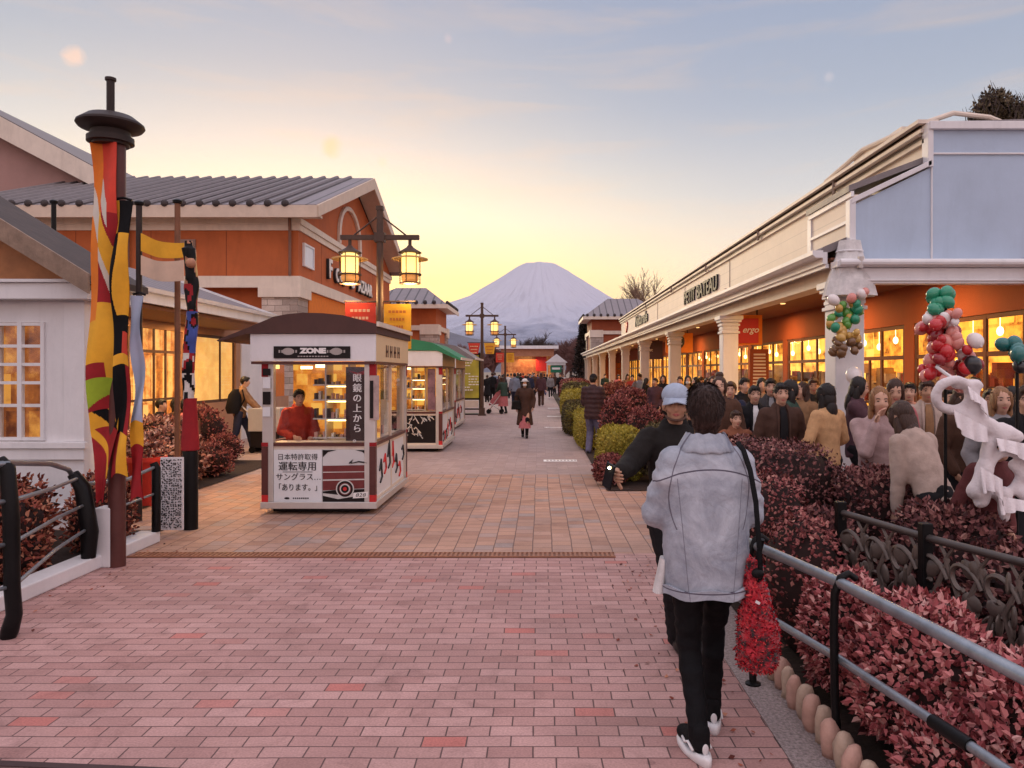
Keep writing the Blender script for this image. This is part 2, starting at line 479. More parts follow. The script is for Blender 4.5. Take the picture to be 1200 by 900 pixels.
# the far land drops a little below the street so the haze box and hills meet it cleanly
mb.add([(-32000, -2000, -.03), (32000, -2000, -.03), (32000, 34000, -.03), (-32000, 34000, -.03)], [(0, 1, 2, 3)])
mb.build('ground', groundm)['kind'] = 'structure'
sheet('paving', [(-4.2, 1.5), (1.16, 1.5), (1.16, 7.62), (-4.2, 7.62)], 0, near_brick)
sheet('plaza_paving', [(-9.5, 7.62), (2.2, 7.62), (2.2, 13.5), (-9.5, 13.5)], 0, far_brick)
sheet('promenade_path', [(-16, 13.5), (6.3, 13.5), (6.3, 100), (-16, 100)], 0, far_pave)
sheet('forecourt_path', [(2.2, 6.9), (14, 6.9), (14, 13.5), (2.2, 13.5)], 0, far_pave)
sheet('seating_path', [(2.6, -1), (14, -1), (14, 6.9), (2.6, 6.9)], 0, far_pave)
sheet('rear_path', [(-4.2, -2), (1.16, -2), (1.16, 1.5), (-4.2, 1.5)], 0, near_brick)
gravel = M('grey_gravel', (.33, .27, .26), .9, .6, 55, .8, 90)
sheet('gravel_strip', [(1.16, -2), (1.47, -2), (1.47, 7.6), (1.16, 7.6)], .004, gravel)
sheet('bed_soil', [(1.47, -2), (2.6, -2), (2.6, 7.62), (1.47, 7.62)], .012, soil)
sheet('planter_soil', [(-9.0, 3.0), (-4.2, 3.0), (-4.2, 8.6), (-9.0, 8.6)], .03, soil)
sheet('hedge_soil', [(1.02, 11.6), (2.6, 11.6), (2.6, 64), (1.02, 64)], .012, soil)
sheet('terrace_soil', [(-7.7, 9.6), (-5.2, 9.6), (-5.2, 15.6), (-7.7, 15.6)], .012, soil)
# left kerb
mb = MB()
mb.prism([(-4.26, 2.0), (-4.05, 2.0), (-4.02, 8.15), (-4.23, 8.15)], 'z', 0, .12)
tag(mb.build('kerb', white, bevel=.012), kind='structure')
# drain across the paving
drain = thing('drain_channel', 'rusty brown slotted drain channel running across the brick paving', 'drain', (-1.4, 7.62, 0))
mb = MB(); mb.box(-4.0, .74, 7.44, 7.62, .001, .006)
mb.build('channel', M('rusty_iron', (.20, .085, .05), .6, .35, 6, .2, 40), drain)
mb = MB()
x = -3.98
while x < .72:
    mb.box(x, x + .022, 7.46, 7.60, .006, .014); x += .045
mb.box(-4.0, .74, 7.44, 7.455, .006, .015); mb.box(-4.0, .74, 7.605, 7.62, .006, .015)
mb.build('grating', M('grate_iron', (.30, .13, .075), .55, .3, 9), drain)
# white guide markings on the path
whitemark = M('worn_white_marking', (.84, .82, .80), .6, .08, 9, 0)
greymark = M('grey_marking_print', (.40, .36, .35), .7, 0)
for i, (px0, px1, py, d) in enumerate([(637, 676, 540, .34), (637, 663, 501, .30), (641, 661, 488, .42), (642, 657, 478.5, .5)]):
    Y = FPX * CAMH / (py - VY)
    lab = ['wide white guide strip with grey print on the path', 'white double-headed arrow strip painted on the grey path', 'thin white strip on the path beyond the arrow strip', 'small white mark by the feet of the walker in plum'][i]
    g = thing('path_marking', lab, 'path marking', (gx((px0 + px1) / 2, Y), Y, 0), 'white markings along the path')
    a, b_ = gx(px0, Y), gx(px1, Y)
    mb = MB()
    if i == 1:
        mb.add([(a, Y, .005), (a + .12, Y - d / 2, .005), (a + .12, Y - .07, .005), (b_ - .12, Y - .07, .005), (b_ - .12, Y - d / 2, .005), (b_, Y, .005), (b_ - .12, Y + d / 2, .005), (b_ - .12, Y + .07, .005), (a + .12, Y + .07, .005), (a + .12, Y + d / 2, .005)], [tuple(range(10))])
    else:
        mb.add([(a, Y - d / 2, .005), (b_, Y - d / 2, .005), (b_, Y + d / 2, .005), (a, Y + d / 2, .005)], [(0, 1, 2, 3)])
    mb.build('strip', whitemark, g)
    if i == 0:
        mb = MB()
        for k in range(9):
            mb.add([(a + .06 + k * .07, Y - .08, .009), (a + .10 + k * .07, Y - .08, .009), (a + .10 + k * .07, Y + .08, .009), (a + .06 + k * .07, Y + .08, .009)], [(0, 1, 2, 3)])
        mb.build('print', greymark, g)

# mountain, true size and distance
def mountain_h(x, y):
    r = math.hypot(x, y * .9)
    kn = ((0, 2810), (430, 2800), (620, 2700), (1300, 2270), (2000, 1850), (2700, 1470), (3600, 1120), (5000, 760), (7000, 420), (9500, 150), (20000, 0))
    for (r0, h0), (r1, h1) in zip(kn, kn[1:]):
        if r <= r1:
            h = h0 + (h1 - h0) * (r - r0) / (r1 - r0); break
    if r < 430: h += 14 * mnoise.noise(Vector((x * .008, y * .008, 3)))
    if x < -1800: h += 130 * math.exp(-((x + 2600) / 500.0) ** 2)
    an = math.atan2(y, x)
    n = mnoise.fractal(Vector((math.cos(an) * 6, math.sin(an) * 6, r * .0004)), 1.0, 2.1, 5)
    n2 = mnoise.fractal(Vector((x * .0009, y * .0009, 1.7)), 1.0, 2.0, 5)
    return h + n * min(90, r * .03) + n2 * min(70, r * .025)
MD = 20000.0
mm, nt, b = nodes('snow_mountain')
tc = mk(nt, 'ShaderNodeTexCoord'); sp = mk(nt, 'ShaderNodeSeparateXYZ'); nt.links.new(tc.outputs['Object'], sp.inputs[0])
nz = mk(nt, 'ShaderNodeTexNoise', i_Scale=.0011, i_Detail=9.0, i_Roughness=.68); nt.links.new(tc.outputs['Object'], nz.inputs['Vector'])
ma = mk(nt, 'ShaderNodeMath', operation='MULTIPLY_ADD'); ma.inputs[1].default_value = 1500
nt.links.new(nz.outputs['Fac'], ma.inputs[0]); nt.links.new(sp.outputs['Z'], ma.inputs[2])
mr = mk(nt, 'ShaderNodeMapRange'); mr.inputs['From Min'].default_value = 900; mr.inputs['From Max'].default_value = 2600
nt.links.new(ma.outputs[0], mr.inputs['Value'])
rp = ramp(nt, [(0, (.075, .085, .11)), (.22, (.10, .11, .14)), (.36, (.24, .26, .33)), (.6, (.45, .46, .53)), (1, (.52, .51, .56))])
nt.links.new(mr.outputs[0], rp.inputs['Fac'])
at = mk(nt, 'ShaderNodeMath', operation='ARCTAN2'); nt.links.new(sp.outputs['X'], at.inputs[0]); nt.links.new(sp.outputs['Y'], at.inputs[1])
ln = mk(nt, 'ShaderNodeVectorMath', operation='LENGTH'); nt.links.new(tc.outputs['Object'], ln.inputs[0])
cv = mk(nt, 'ShaderNodeCombineXYZ'); am = mk(nt, 'ShaderNodeMath', operation='MULTIPLY'); am.inputs[1].default_value = 7.0; lm = mk(nt, 'ShaderNodeMath', operation='MULTIPLY'); lm.inputs[1].default_value = .00055
nt.links.new(at.outputs[0], am.inputs[0]); nt.links.new(ln.outputs['Value'], lm.inputs[0]); nt.links.new(am.outputs[0], cv.inputs['X']); nt.links.new(lm.outputs[0], cv.inputs['Y'])
n2 = mk(nt, 'ShaderNodeTexNoise', i_Scale=3.2, i_Detail=9.0, i_Roughness=.72, i_Distortion=.6); nt.links.new(cv.outputs[0], n2.inputs['Vector'])
r2 = ramp(nt, [(.50, (0, 0, 0)), (.62, (1, 1, 1))]); nt.links.new(n2.outputs['Fac'], r2.inputs['Fac'])
mx = mk(nt, 'ShaderNodeMixRGB'); mx.inputs['Color2'].default_value = (.20, .18, .20, 1)
mf = mk(nt, 'ShaderNodeMath', operation='MULTIPLY'); mf.inputs[1].default_value = .34
nt.links.new(r2.outputs['Color'], mf.inputs[0]); nt.links.new(mf.outputs[0], mx.inputs['Fac']); nt.links.new(rp.outputs['Color'], mx.inputs['Color1'])
nt.links.new(mx.outputs['Color'], b.inputs['Base Color']); b.inputs['Roughness'].default_value = .9; b.inputs['Specular IOR Level'].default_value = .1
mb = MB(); N = 150; S = 11000.0
vs = []; fs = []
for j in range(N + 1):
    for i in range(N + 1):
        u = (i / N * 2 - 1); v = (j / N * 2 - 1)
        x = S * math.copysign(abs(u) ** 1.4, u); y = S * math.copysign(abs(v) ** 1.4, v)
        edge = max(0, 1 - max(abs(u), abs(v)) ** 6)
        vs.append((x, MD + y, mountain_h(x, y) * edge - 60 * (1 - edge) - 2))
for j in range(N):
    for i in range(N):
        k = j * (N + 1) + i
        fs.append((k, k + 1, k + N + 2, k + N + 1))
mb.add(vs, fs)
mb.build('mountain', mm, smooth=180)['kind'] = 'structure'
# wooded foothills in front of it
hillm = M('wooded_hillside', (.10, .10, .12), .95, .4, .004, 0)
mb = MB(); vs = []; fs = []; NX, NY = 120, 14
for j in range(NY + 1):
    for i in range(NX + 1):
        x = -9000 + 18000 * i / NX; y = 7000 + 3500 * j / NY
        prof = math.sin(PI * j / NY)
        h = (225 + 110 * mnoise.fractal(Vector((x * .0005, y * .0004, 9)), 1, 2, 5) + 330 * math.exp(-((x + 1500) / 1100) ** 2)+ 120 * math.exp(-((x - 3800) / 1500) ** 2)) * prof
        vs.append((x, y, h - 5))
for j in range(NY):
    for i in range(NX):
        k = j * (NX + 1) + i
        fs.append((k, k + 1, k + NX + 2, k + NX + 1))
mb.add(vs, fs)
mb.build('hills', hillm, smooth=180)['kind'] = 'structure'
# ------------------------------------------------------------------ right: shopping arcade
shopmat = [M_shop('shop_glow_amber', (1.0, .46, .05), (.85, .32, .035), (.10, .025, .006), .42, .36, 1.8, 0.0),
           M_shop('shop_glow_gold', (1.0, .54, .09), (.95, .42, .05), (.14, .04, .008), .55, .33, 1.8, 3.3),
           M_shop('shop_glow_orange', (1.0, .42, .05), (.7, .24, .03), (.10, .028, .008), .38, .42, 1.7, 7.9)]
arc = thing('shop_arcade', 'long cream shop arcade with white porch columns and pale blue boarded end', 'building', (5.2, 10, 0))
AX0, AX1 = 3.7, 6.3
def part(mb, name, mat, parent, **kw): return mb.build(name, mat, parent, **kw)
# shop front wall above the windows and the piers
mb = MB()
mb.box(AX1, AX1 + .25, 9.62, 64, 2.62, 3.30)
for k in range(17):
    y = 9.62 + 3.3 * k
    mb.box(AX1, AX1 + .08, y, y + .34, 0, 2.62)
mb.box(AX1 + .25, 12.5, 9.62, 9.8, 0, 1.0); mb.box(AX1 + .25, 12.5, 9.62, 9.8, 2.62, 3.3); mb.box(8.9, 9.3, 9.62, 9.8, 1.0, 2.62)
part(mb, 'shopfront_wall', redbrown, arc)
mb = MB(); mb.box(AX0 + .12, 12.5, 10.06, 64, 3.27, 3.30)
part(mb, 'soffit', soffit, arc)
# shop interiors: back wall, ceiling and floor, with shelves in front
for k, (y0, y1) in enumerate([(9.9, 16.3), (16.3, 26.2), (26.2, 36.1), (36.1, 64)]):
    mb = MB(); mb.box(7.1, 7.2, y0, y1, 0, 2.9)
    it = part(mb, 'shop_back_wall', shopmat[k % 3], arc)
    mb = MB(); mb.box(6.4, 7.09, y0, y1, 2.78, 2.9); mb.box(6.4, 7.09, y0, y1, .0, .02)
    part(mb, 'shop_partition', M('shop_lining', (.62, .40, .20), .7, .1), arc)
random.seed(11)
goods = [M('goods_a', (.25, .05, .04), .6, .3, 9), M('goods_b', (.45, .30, .16), .6, .3, 9), M('goods_c', (.09, .05, .045), .6, .3, 9), M('goods_d', (.6, .5, .4), .6, .3, 9)]
for k in range(7):
    y0 = 10.2 + 3.3 * k
    mb = MB()
    mb.box(6.55, 6.8, y0 + .2, y0 + 1.7, .02, .8, 2)
    for lv in (1.15, 1.55): mb.box(6.9, 7.09, y0, y0 + 2.9, lv, lv + .03, 2)
    for q in range(9):
        a = y0 + .25 + q * .16
        mb.box(6.57 + random.uniform(0, .1), 6.78, a, a + .11, .8, .8 + random.uniform(.08, .5), random.randrange(4))
    for lv in (1.18, 1.58):
        for q in range(12):
            a = y0 + .1 + q * .23
            if random.random() < .8: mb.box(6.92, 7.07, a, a + random.uniform(.1, .2), lv, lv + random.uniform(.12, .33), random.randrange(4))
    for q in range(16):
        a = y0 + random.uniform(.1, 2.9); zt_ = random.uniform(1.25, 2.0); hh = random.uniform(.15, .55)
        mb.box(6.6 + random.uniform(0, .3), 6.62 + random.uniform(.3, .4), a, a + random.uniform(.05, .22), zt_ - hh, zt_, random.randrange(4))
    part(mb, 'display_shelf', goods, arc)
    mb = MB()
    for q in range(4): mb.ell((6.75, y0 + .35 + q * .7, 2.3 + .1 * (q % 2)), (.05, .05, .07), nu=8, nv=6); mb.tube([(6.75, y0 + .35 + q * .7, 2.37), (6.75, y0 + .35 + q * .7, 2.78)], .006, 4)
    part(mb, 'pendant_lamps', tube_lamp, arc)
# windows, one bay each
framem = M('brown_window_frame', (.11, .045, .03), .5, .15)
for k in range(16):
    y0 = 9.62 + 3.3 * k + .34; y1 = 9.62 + 3.3 * (k + 1)
    mb = MB()
    door = k % 3 == 1
    w = (y1 - y0)
    for t in (0, .31, .66, 1):
        yy = y0 + (w - .07) * t
        mb.box(AX1 + .012, AX1 + .05, yy, yy + .07, .0, 2.62)
    mb.box(AX1 + .016, AX1 + .046, y0, y1, 2.02, 2.09); mb.box(AX1 + .016, AX1 + .046, y0, y1, 2.55, 2.618)
    mb.box(AX1 + .016, AX1 + .046, y0, y1, 0.002, .30 if not door else .12)
    if door:
        yy = y0 + w * .48; mb.box(AX1 + .014, AX1 + .048, yy, yy + .05, .1, 2.05)
        mb.tube([(AX1 + .0, yy - .08, .9), (AX1 + .0, yy - .08, 1.4)], .015)
    f = part(mb, 'shop_window', framem, arc)
    mb = MB(); mb.box(AX1 + .03, AX1 + .034, y0 + .01, y1 - .01, .12, 2.55)
    part(mb, 'pane', glass, f)
mb = MB()
for t in (6.6, 7.7, 8.8): mb.box(t, t + .07, 9.64, 9.74, 1.0, 2.62)
mb.box(6.6, 8.9, 9.65, 9.73, 2.02, 2.09)
f = part(mb, 'shop_window', framem, arc)
mb = MB(); mb.box(6.6, 8.9, 9.68, 9.687, 1.0, 2.6); part(mb, 'pane', glass, f)
# porch roof, fascia, gutter, beam
mb = MB(); mb.prism([(3.66, 3.37), (3.72, 3.44), (5.09, 4.02), (5.09, 3.93), (3.8, 3.37)], 'y', 10.05, 66)
part(mb, 'porch_roof', slate, arc)
mb = MB(); mb.box(3.70, 3.76, 10.02, 66, 3.21, 3.365); mb.box(3.735, 3.78, 10.03, 66, 3.16, 3.212)
mb.prism([(3.56, 3.385), (3.56, 3.33), (3.60, 3.29), (3.697, 3.29), (3.697, 3.385)], 'y', 10.0, 66)
part(mb, 'fascia', white, arc)
mb = MB(); mb.box(3.93, 4.21, 9.98, 64, 3.0, 3.266)
part(mb, 'porch_beam', offw, arc)
# white end beam with a gutter pipe over the open end
mb = MB(); mb.box(3.82, 12.5, 9.80, 9.975, 2.93, 3.13); mb.box(3.78, 12.5, 9.74, 9.97, 3.135, 3.22)
mb.box(3.84, 12.5, 9.775, 9.798, 2.96, 2.985)
mb.tube([(3.8, 9.715, 3.19), (12.5, 9.715, 3.19)], .045, 10)
part(mb, 'end_beam', white, arc, bevel=.008)
# pale blue end wall
mb = MB()
mb.prism([(4.1, 3.222), (5.085, 3.222), (5.085, 4.46), (4.1, 3.98)], 'y', 9.98, 10.04)
mb.prism([(5.10, 3.222), (12.5, 3.222), (12.5, 4.94), (5.10, 4.94)], 'y', 9.97, 10.03)
part(mb, 'end_wall', bluesid, arc)
mb = MB()
mb.box(5.083, 5.102, 9.955, 10.05, 3.222, 4.95); mb.prism([(4.04, 3.98), (5.08, 4.48), (5.08, 4.55), (4.04, 4.05)], 'y', 9.93, 10.06)
mb.box(4.02, 4.10, 9.94, 10.08, 3.222, 4.04); mb.box(5.03, 5.10, 9.93, 10.10, 4.46, 5.03)
mb.box(5.10, 12.5, 9.945, 9.968, 4.62, 4.645); mb.box(5.04, 12.5, 9.90, 10.1, 4.94, 5.04)
part(mb, 'end_trim', white, arc, bevel=.006)
for t in (4.06, 6.4, 8.3):
    mb = MB(); mb.tube([(t, 9.72, 3.12), (t, 9.70, 3.26)], .04, 8); part(mb, 'gutter_bracket', alu, arc)
# bay at the near end of the sign wall
mb = MB()
mb.prism([(10.04, 3.42), (11.6, 3.42), (11.6, 4.12), (10.04, 4.12)], 'x', 4.12, 5.08)
part(mb, 'bay', lapcream, arc)
mb = MB(); mb.box(4.08, 4.12, 10.05, 11.65, 4.10, 4.17); mb.box(4.09, 4.117, 10.08, 11.62, 3.78, 3.82); mb.box(4.10, 4.30, 11.6, 11.75, 3.42, 4.12)
part(mb, 'bay_trim', white, arc)
mb = MB(); mb.prism([(4.06, 4.17), (5.09, 4.56), (5.09, 4.64), (4.06, 4.25)], 'y', 10.07, 11.7)
part(mb, 'bay_roof', slate, arc)
mb = MB(); mb.box(4.28, 5.0, 11.76, 11.9, 3.45, 4.1)
part(mb, 'bay_vent', signblack, arc)
# sign wall with stacked cornice lines
mb = MB(); mb.box(5.09, 5.3, 10.05, 47.6, 3.94, 4.80)
part(mb, 'sign_wall', lapcream, arc)
mb = MB()
for y in (14.2, 20.5, 26.8, 33.0, 39.5): mb.box(5.075, 5.088, y, y + .03, 3.96, 4.78)
part(mb, 'sign_wall_seam', M('seam_dark', (.42, .35, .29), .6, .1), arc)  # thin seam strips in a darker tan than the boards
mb = MB()
mb.box(5.03, 5.12, 10.05, 47.8, 4.80, 4.86); mb.box(4.99, 5.2, 10.05, 47.8, 4.935, 4.985); mb.box(4.93, 5.2, 10.0, 47.9, 5.04, 5.09)
part(mb, 'cornice', offw, arc)
mb = MB(); mb.box(5.07, 5.2, 10.06, 47.7, 4.862, 4.933); mb.box(5.04, 5.2, 10.06, 47.7, 4.987, 5.038)
mb.tube([(4.985, 10.06, 4.90), (4.985, 47.7, 4.90)], .022, 6)
for y in (13.0, 17.5, 23.0, 29.0, 36.0): mb.tube([(4.985, y, 4.80), (4.985, y, 5.08)], .03, 6)
part(mb, 'gutter', M('brown_gutter', (.30, .22, .17), .5, .2), arc)
mb = MB(); mb.prism([(5.0, 5.09), (12.5, 5.3), (12.5, 5.04), (5.0, 5.04)], 'y', 10.1, 48)
part(mb, 'main_roof', slate, arc)
mb = MB()
mb.tube([(5.15, 10.2, 5.12), (5.5, 10.2, 5.24), (6.0, 10.25, 5.20), (6.3, 10.25, 5.08)], .035, 8)
mb.tube([(5.0, 10.5, 5.1), (4.98, 11.8, 5.22), (5.0, 13.4, 5.12)], .04, 8)
mb.box(5.0, 5.3, 10.6, 12.2, 5.09, 5.19)
part(mb, 'roof_flashing', offw, arc)
# columns with stacked capitals and a base
ys = [10.25] + [16.5 + 6.6 * k for k in range(8)] + [66 - .4]
for k, y in enumerate(ys):
    h = .165 if k else .19
    mb = MB(); mb.box(4.07 - h, 4.07 + h, y - h, y + h, .0, 2.62); mb.box(4.07 - h - .04, 4.07 + h + .04, y - h - .04, y + h + .04, 0, .28)
    c = part(mb, 'column', white if k < 2 else offw, arc, bevel=.012)
    mb = MB(); q = h
    for z0, z1, e in ((2.62, 2.67, .03), (2.70, 2.75, .012), (2.78, 2.83, .03), (2.86, 2.91, .055), (2.912, 2.998, .085)):
        mb.box(4.07 - q - e, 4.07 + q + e, y - q - e, y + q + e, z0, z1)
    mb.box(4.07 - q, 4.07 + q, y - q, y + q, 2.62, 2.9)
    part(mb, 'capital', white if k < 2 else offw, c, bevel=.008)
# made-up glowing discs under the porch, where no lamps are seen
for k in range(12):
    mb = MB(); mb.lathe((5.2, 12 + 4.4 * k, 3.25), [(.0, 0), (.05, .0), (.06, .018)], 10); part(mb, 'added_ceiling_lamp', added_lamp, arc)
# shop signs: raised letters on the sign wall (they face the street)
rz = (R(90), 0, R(-90))
def sx_(Y, Z): return (5.06, Y, Z)
s1 = thing('shop_sign', 'dark raised letters PETIT BATEAU above a white ledge on the arcade', 'shop sign', (5.06, 24.0, 4.2))
text('PETIT BATEAU', .60, ink, s1, (5.06, 24.3, 4.34), rz, .025, .012, sx=1.3)
mb = MB(); mb.box(4.97, 5.088, 20.6, 28.0, 3.985, 4.05); mb.build('ledge', offw, s1)
s2 = thing('shop_sign', 'dark script lettering with a red heart at the far end of the arcade', 'shop sign', (5.06, 39.0, 4.2))
text('Naturale', .74, ink, s2, (5.06, 38.2, 4.42), rz, .025, .02, shear=.15, sx=1.75)
mb = MB(); mb.prism([(44.6 + a * .62, 4.42 + b * .34) for a, b in ((0, -1), (-.9, .1), (-.85, .7), (-.45, .9), (0, .55), (.45, .9), (.85, .7), (.9, .1))], 'x', 5.02, 5.08)
mb.build('heart', red, s2)
mb = MB(); mb.box(4.99, 5.088, 33.5, 45.2, 3.985, 4.04); mb.build('ledge', offw, s2)
# signs hung across the porch
hs = thing('hanging_sign', 'orange board with a red panel and white script by the second column', 'hanging sign', (5.0, 17.5, 2.5))
mb = MB(); mb.box(4.48, 5.08, 17.5, 17.56, 2.42, 3.10); mb.build('board', orangecl, hs)
mb = MB(); mb.box(4.52, 4.99, 17.475, 17.498, 2.46, 3.02); mb.build('panel', red, hs)
text('ergo', .20, whiteink, hs, (4.80, 17.47, 2.76), (R(90), 0, 0), .004, .002, shear=.35)
mb = MB(); mb.box(4.6, 4.63, 17.51, 17.54, 3.1, 3.27); mb.box(4.95, 4.98, 17.51, 17.54, 3.1, 3.27); mb.build('hanger', darkmetal, hs)
hs = thing('hanging_sign', 'orange board with a round black emblem in front of the third column', 'hanging sign', (4.6, 25.2, 2.5))
mb = MB(); mb.box(4.28, 5.2, 26.0, 26.06, 2.46, 3.12); mb.build('board', orangecl, hs)
mb = MB(); mb.tube([(4.62, 25.94, 2.84), (4.62, 25.99, 2.84)], .29, 20); mb.build('emblem', signblack, hs)
mb = MB(); mb.prism([(4.42, 2.80), (4.58, 2.92), (4.66, 2.86), (4.82, 2.98), (4.82, 2.92), (4.68, 2.80), (4.58, 2.86), (4.46, 2.76)], 'y', 25.92, 25.935); mb.build('emblem_mark', whiteink, hs)
mb = MB(); mb.box(4.4, 4.43, 26.01, 26.04, 3.12, 3.27); mb.box(5.0, 5.03, 26.01, 26.04, 3.12, 3.27); mb.build('hanger', darkmetal, hs)
hs = thing('hanging_sign', 'dark purple board hanging deeper in the porch beyond the round emblem', 'hanging sign', (4.7, 33, 2.4))
mb = MB(); mb.box(4.25, 5.3, 33, 33.06, 2.35, 3.14); mb.build('board', M('dark_purple', (.07, .03, .05), .5), hs)
text('est', .2, whiteink, hs, (4.75, 32.98, 2.75), (R(90), 0, 0), .004)
mb = MB(); mb.box(4.4, 4.43, 33.01, 33.04, 3.14, 3.27); mb.box(5.1, 5.13, 33.01, 33.04, 3.14, 3.27); mb.build('hanger', darkmetal, hs)
# banner with a pattern beside the windows
pb = thing('poster_stand', 'tall brown patterned poster stand under the red script sign', 'poster stand', (5.3, 18.4, 0))
mb = MB(); mb.box(5.05, 5.5, 18.4, 18.43, .9, 2.35); mb.build('poster', redbrown, pb)
mb = MB()
for k in range(16): mb.box(5.1 + .005 * (k // 2), 5.45 - .005 * (k // 2), 18.385, 18.398, 1.0 + k * .08, 1.04 + k * .08)
mb.build('print', offw, pb)
mb = MB(); mb.box(5.25, 5.3, 18.41, 18.45, 0, .9); mb.box(5.05, 5.5, 18.3, 18.55, 0, .03); mb.build('stand', darkmetal, pb)

# ------------------------------------------------------------------ two square towers with hipped roofs
def tower(label, x0, x1, y0, y1, zt, ze, zr, name='corner_tower', ov=.7):
    t = thing(name, label, 'building', ((x0 + x1) / 2, (y0 + y1) / 2, 0))
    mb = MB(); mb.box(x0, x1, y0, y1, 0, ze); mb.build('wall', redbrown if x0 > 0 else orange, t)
    for xa in (x0 - .1, x1 - .95):
        for ya in (y0 - .1, y1 - .95): mb = MB(); mb.box(xa, xa + 1.05, ya, ya + 1.05, 0, zt); mb.build('stone_pier', stone, t)
    mb = MB(); mb.box(x0 - .16, x1 + .16, y0 - .16, y1 + .16, zt, zt + .28)
    for xa in (x0 - .18, x1 - .93):
        for ya in (y0 - .18, y1 - .93): mb.box(xa, xa + 1.11, ya, ya + 1.11, zt - .25, zt + .34)
    mb.build('band', offw, t)
    mb = MB()
    cx, cy = (x0 + x1) / 2, (y0 + y1) / 2
    a, b_ = x0 - ov, x1 + ov; c, d = y0 - ov, y1 + ov
    rx = (b_ - a) * .18
    mb.add([(a, c, ze + .12), (b_, c, ze + .12), (b_, d, ze + .12), (a, d, ze + .12), (cx - rx, cy, zr), (cx + rx, cy, zr)], [(0, 1, 5, 4), (1, 2, 5), (2, 3, 4, 5), (3, 0, 4), (3, 2, 1, 0)])
    mb.build('roof', rooftile, t)
    mb = MB(); mb.box(a, b_, c - .05, c, ze - .12, ze + .12); mb.box(a - .05, a, c, d, ze - .12, ze + .12); mb.box(b_, b_ + .05, c, d, ze - .12, ze + .12)
    mb.box(a + .01, b_ - .01, c, d, ze - .02, ze + .1)
    mb.build('eave', offw, t)
    mb = MB()
    n = int((b_ - a) / .55)
    for k in range(n):
        xx = a + .3 + k * (b_ - a - .5) / n; mb.ell((xx, c - .06, ze + .22), (.13, .1, .13), nu=6, nv=4)
    n = int((d - c) / .55)
    for k in range(n):
        yy = c + .3 + k * (d - c - .5) / n; mb.ell(((a if x0 > 0 else b_), yy, ze + .22), (.1, .13, .13), nu=6, nv=4)
    mb.build('tile_ends', cap_dark, t)
tower('orange tower with grey hipped roof rising over the far end of the arcade', 4.3, 10.0, 63.0, 69.0, 4.9, 6.2, 8.1)
tower('orange tower with grey hipped roof beyond the food hall', -9.8, -6.05, 45.0, 50.0, 4.25, 5.6, 7.0)

# ------------------------------------------------------------------ left: food hall
fh = thing('food_hall', 'terracotta food hall with cream bands and a gable facing the promenade', 'building', (-12.5, 33, 0))
FX, FY0, FY1 = -8.0, 25.5, 41.0
FM = (FY0 + FY1) / 2
mb = MB()
mb.prism([(FY0, 4.66), (FY1, 4.66), (FY1, 7.15), (FM, 9.75), (FY0, 7.15)], 'x', -19, FX)
mb.box(-19, -9.2, FY0 + .6, FY1 - .6, 0, 4.66)
mb.build('wall', orange, fh)
mb = MB()
for z0, z1, e in ((4.60, 4.98, .10), (6.50, 6.70, .06), (6.70, 6.9, .12)):
    mb.box(-19, FX + e, FY0 - e, FY0 + .02, z0, z1); mb.box(FX, FX + e, FY0 + .02, FY1 + e, z0, z1)
mb.build('band', offw, fh)
mb = MB()
for x_ in (-8.25, -13.6): mb.tube([(x_, FY0 - .14, 6.98), (x_, FY0 - .10, 6.3), (x_, FY0 - .10, 4.99)], .05, 8)
mb.build('downpipe', M('downpipe_brown', (.20, .10, .07), .5, .2), fh)
mb = MB()
for x_ in (-10.4, -12.9, -15.4): mb.box(x_, x_ + .02, FY0 - .006, FY0 + .01, 4.99, 6.49)
mb.box(FX - .01, FX + .006, 28.2, 28.22, 4.99, 6.49); mb.box(FX - .01, FX + .006, 36.9, 36.92, 4.99, 6.49)
mb.build('render_joint', M('joint_dark', (.22, .06, .025), .8), fh)
mb = MB(); mb.box(-11.9, -11.4, FY0 - .05, FY0 + .01, 5.9, 6.2)
for k in range(5): mb.box(-11.9, -11.4, FY0 - .07, FY0 - .05, 5.92 + k * .055, 5.945 + k * .055)
mb.build('vent_grille', M('vent_metal', (.30, .2, .16), .5), fh)
# gable arch
mb = MB()
pts = [Vector((FX + .06, 32.2 + 1.75 * math.cos(a), 7.25 + 1.35 * math.sin(a))) for a in [PI * k / 14 for k in range(15)]]
pts = [Vector((FX + .06, 33.95, 6.9))] + pts + [Vector((FX + .06, 30.45, 6.9))]
mb.tube(pts, .10, 6)
mb.build('arch', offw, fh)
mb = MB(); mb.box(FX, FX + .05, 26.0, 27.0, 5.45, 6.1)
w = mb.build('window', M('pale_window', (.62, .68, .8), .2, .05), fh)
mb = MB(); mb.box(FX, FX + .08, 25.93, 26.0, 5.38, 6.17); mb.box(FX, FX + .08, 27.0, 27.07, 5.38, 6.17); mb.box(FX, FX + .08, 26.0, 27.0, 6.1, 6.17); mb.box(FX, FX + .08, 26.0, 27.0, 5.38, 5.45)
mb.build('frame', white, w)
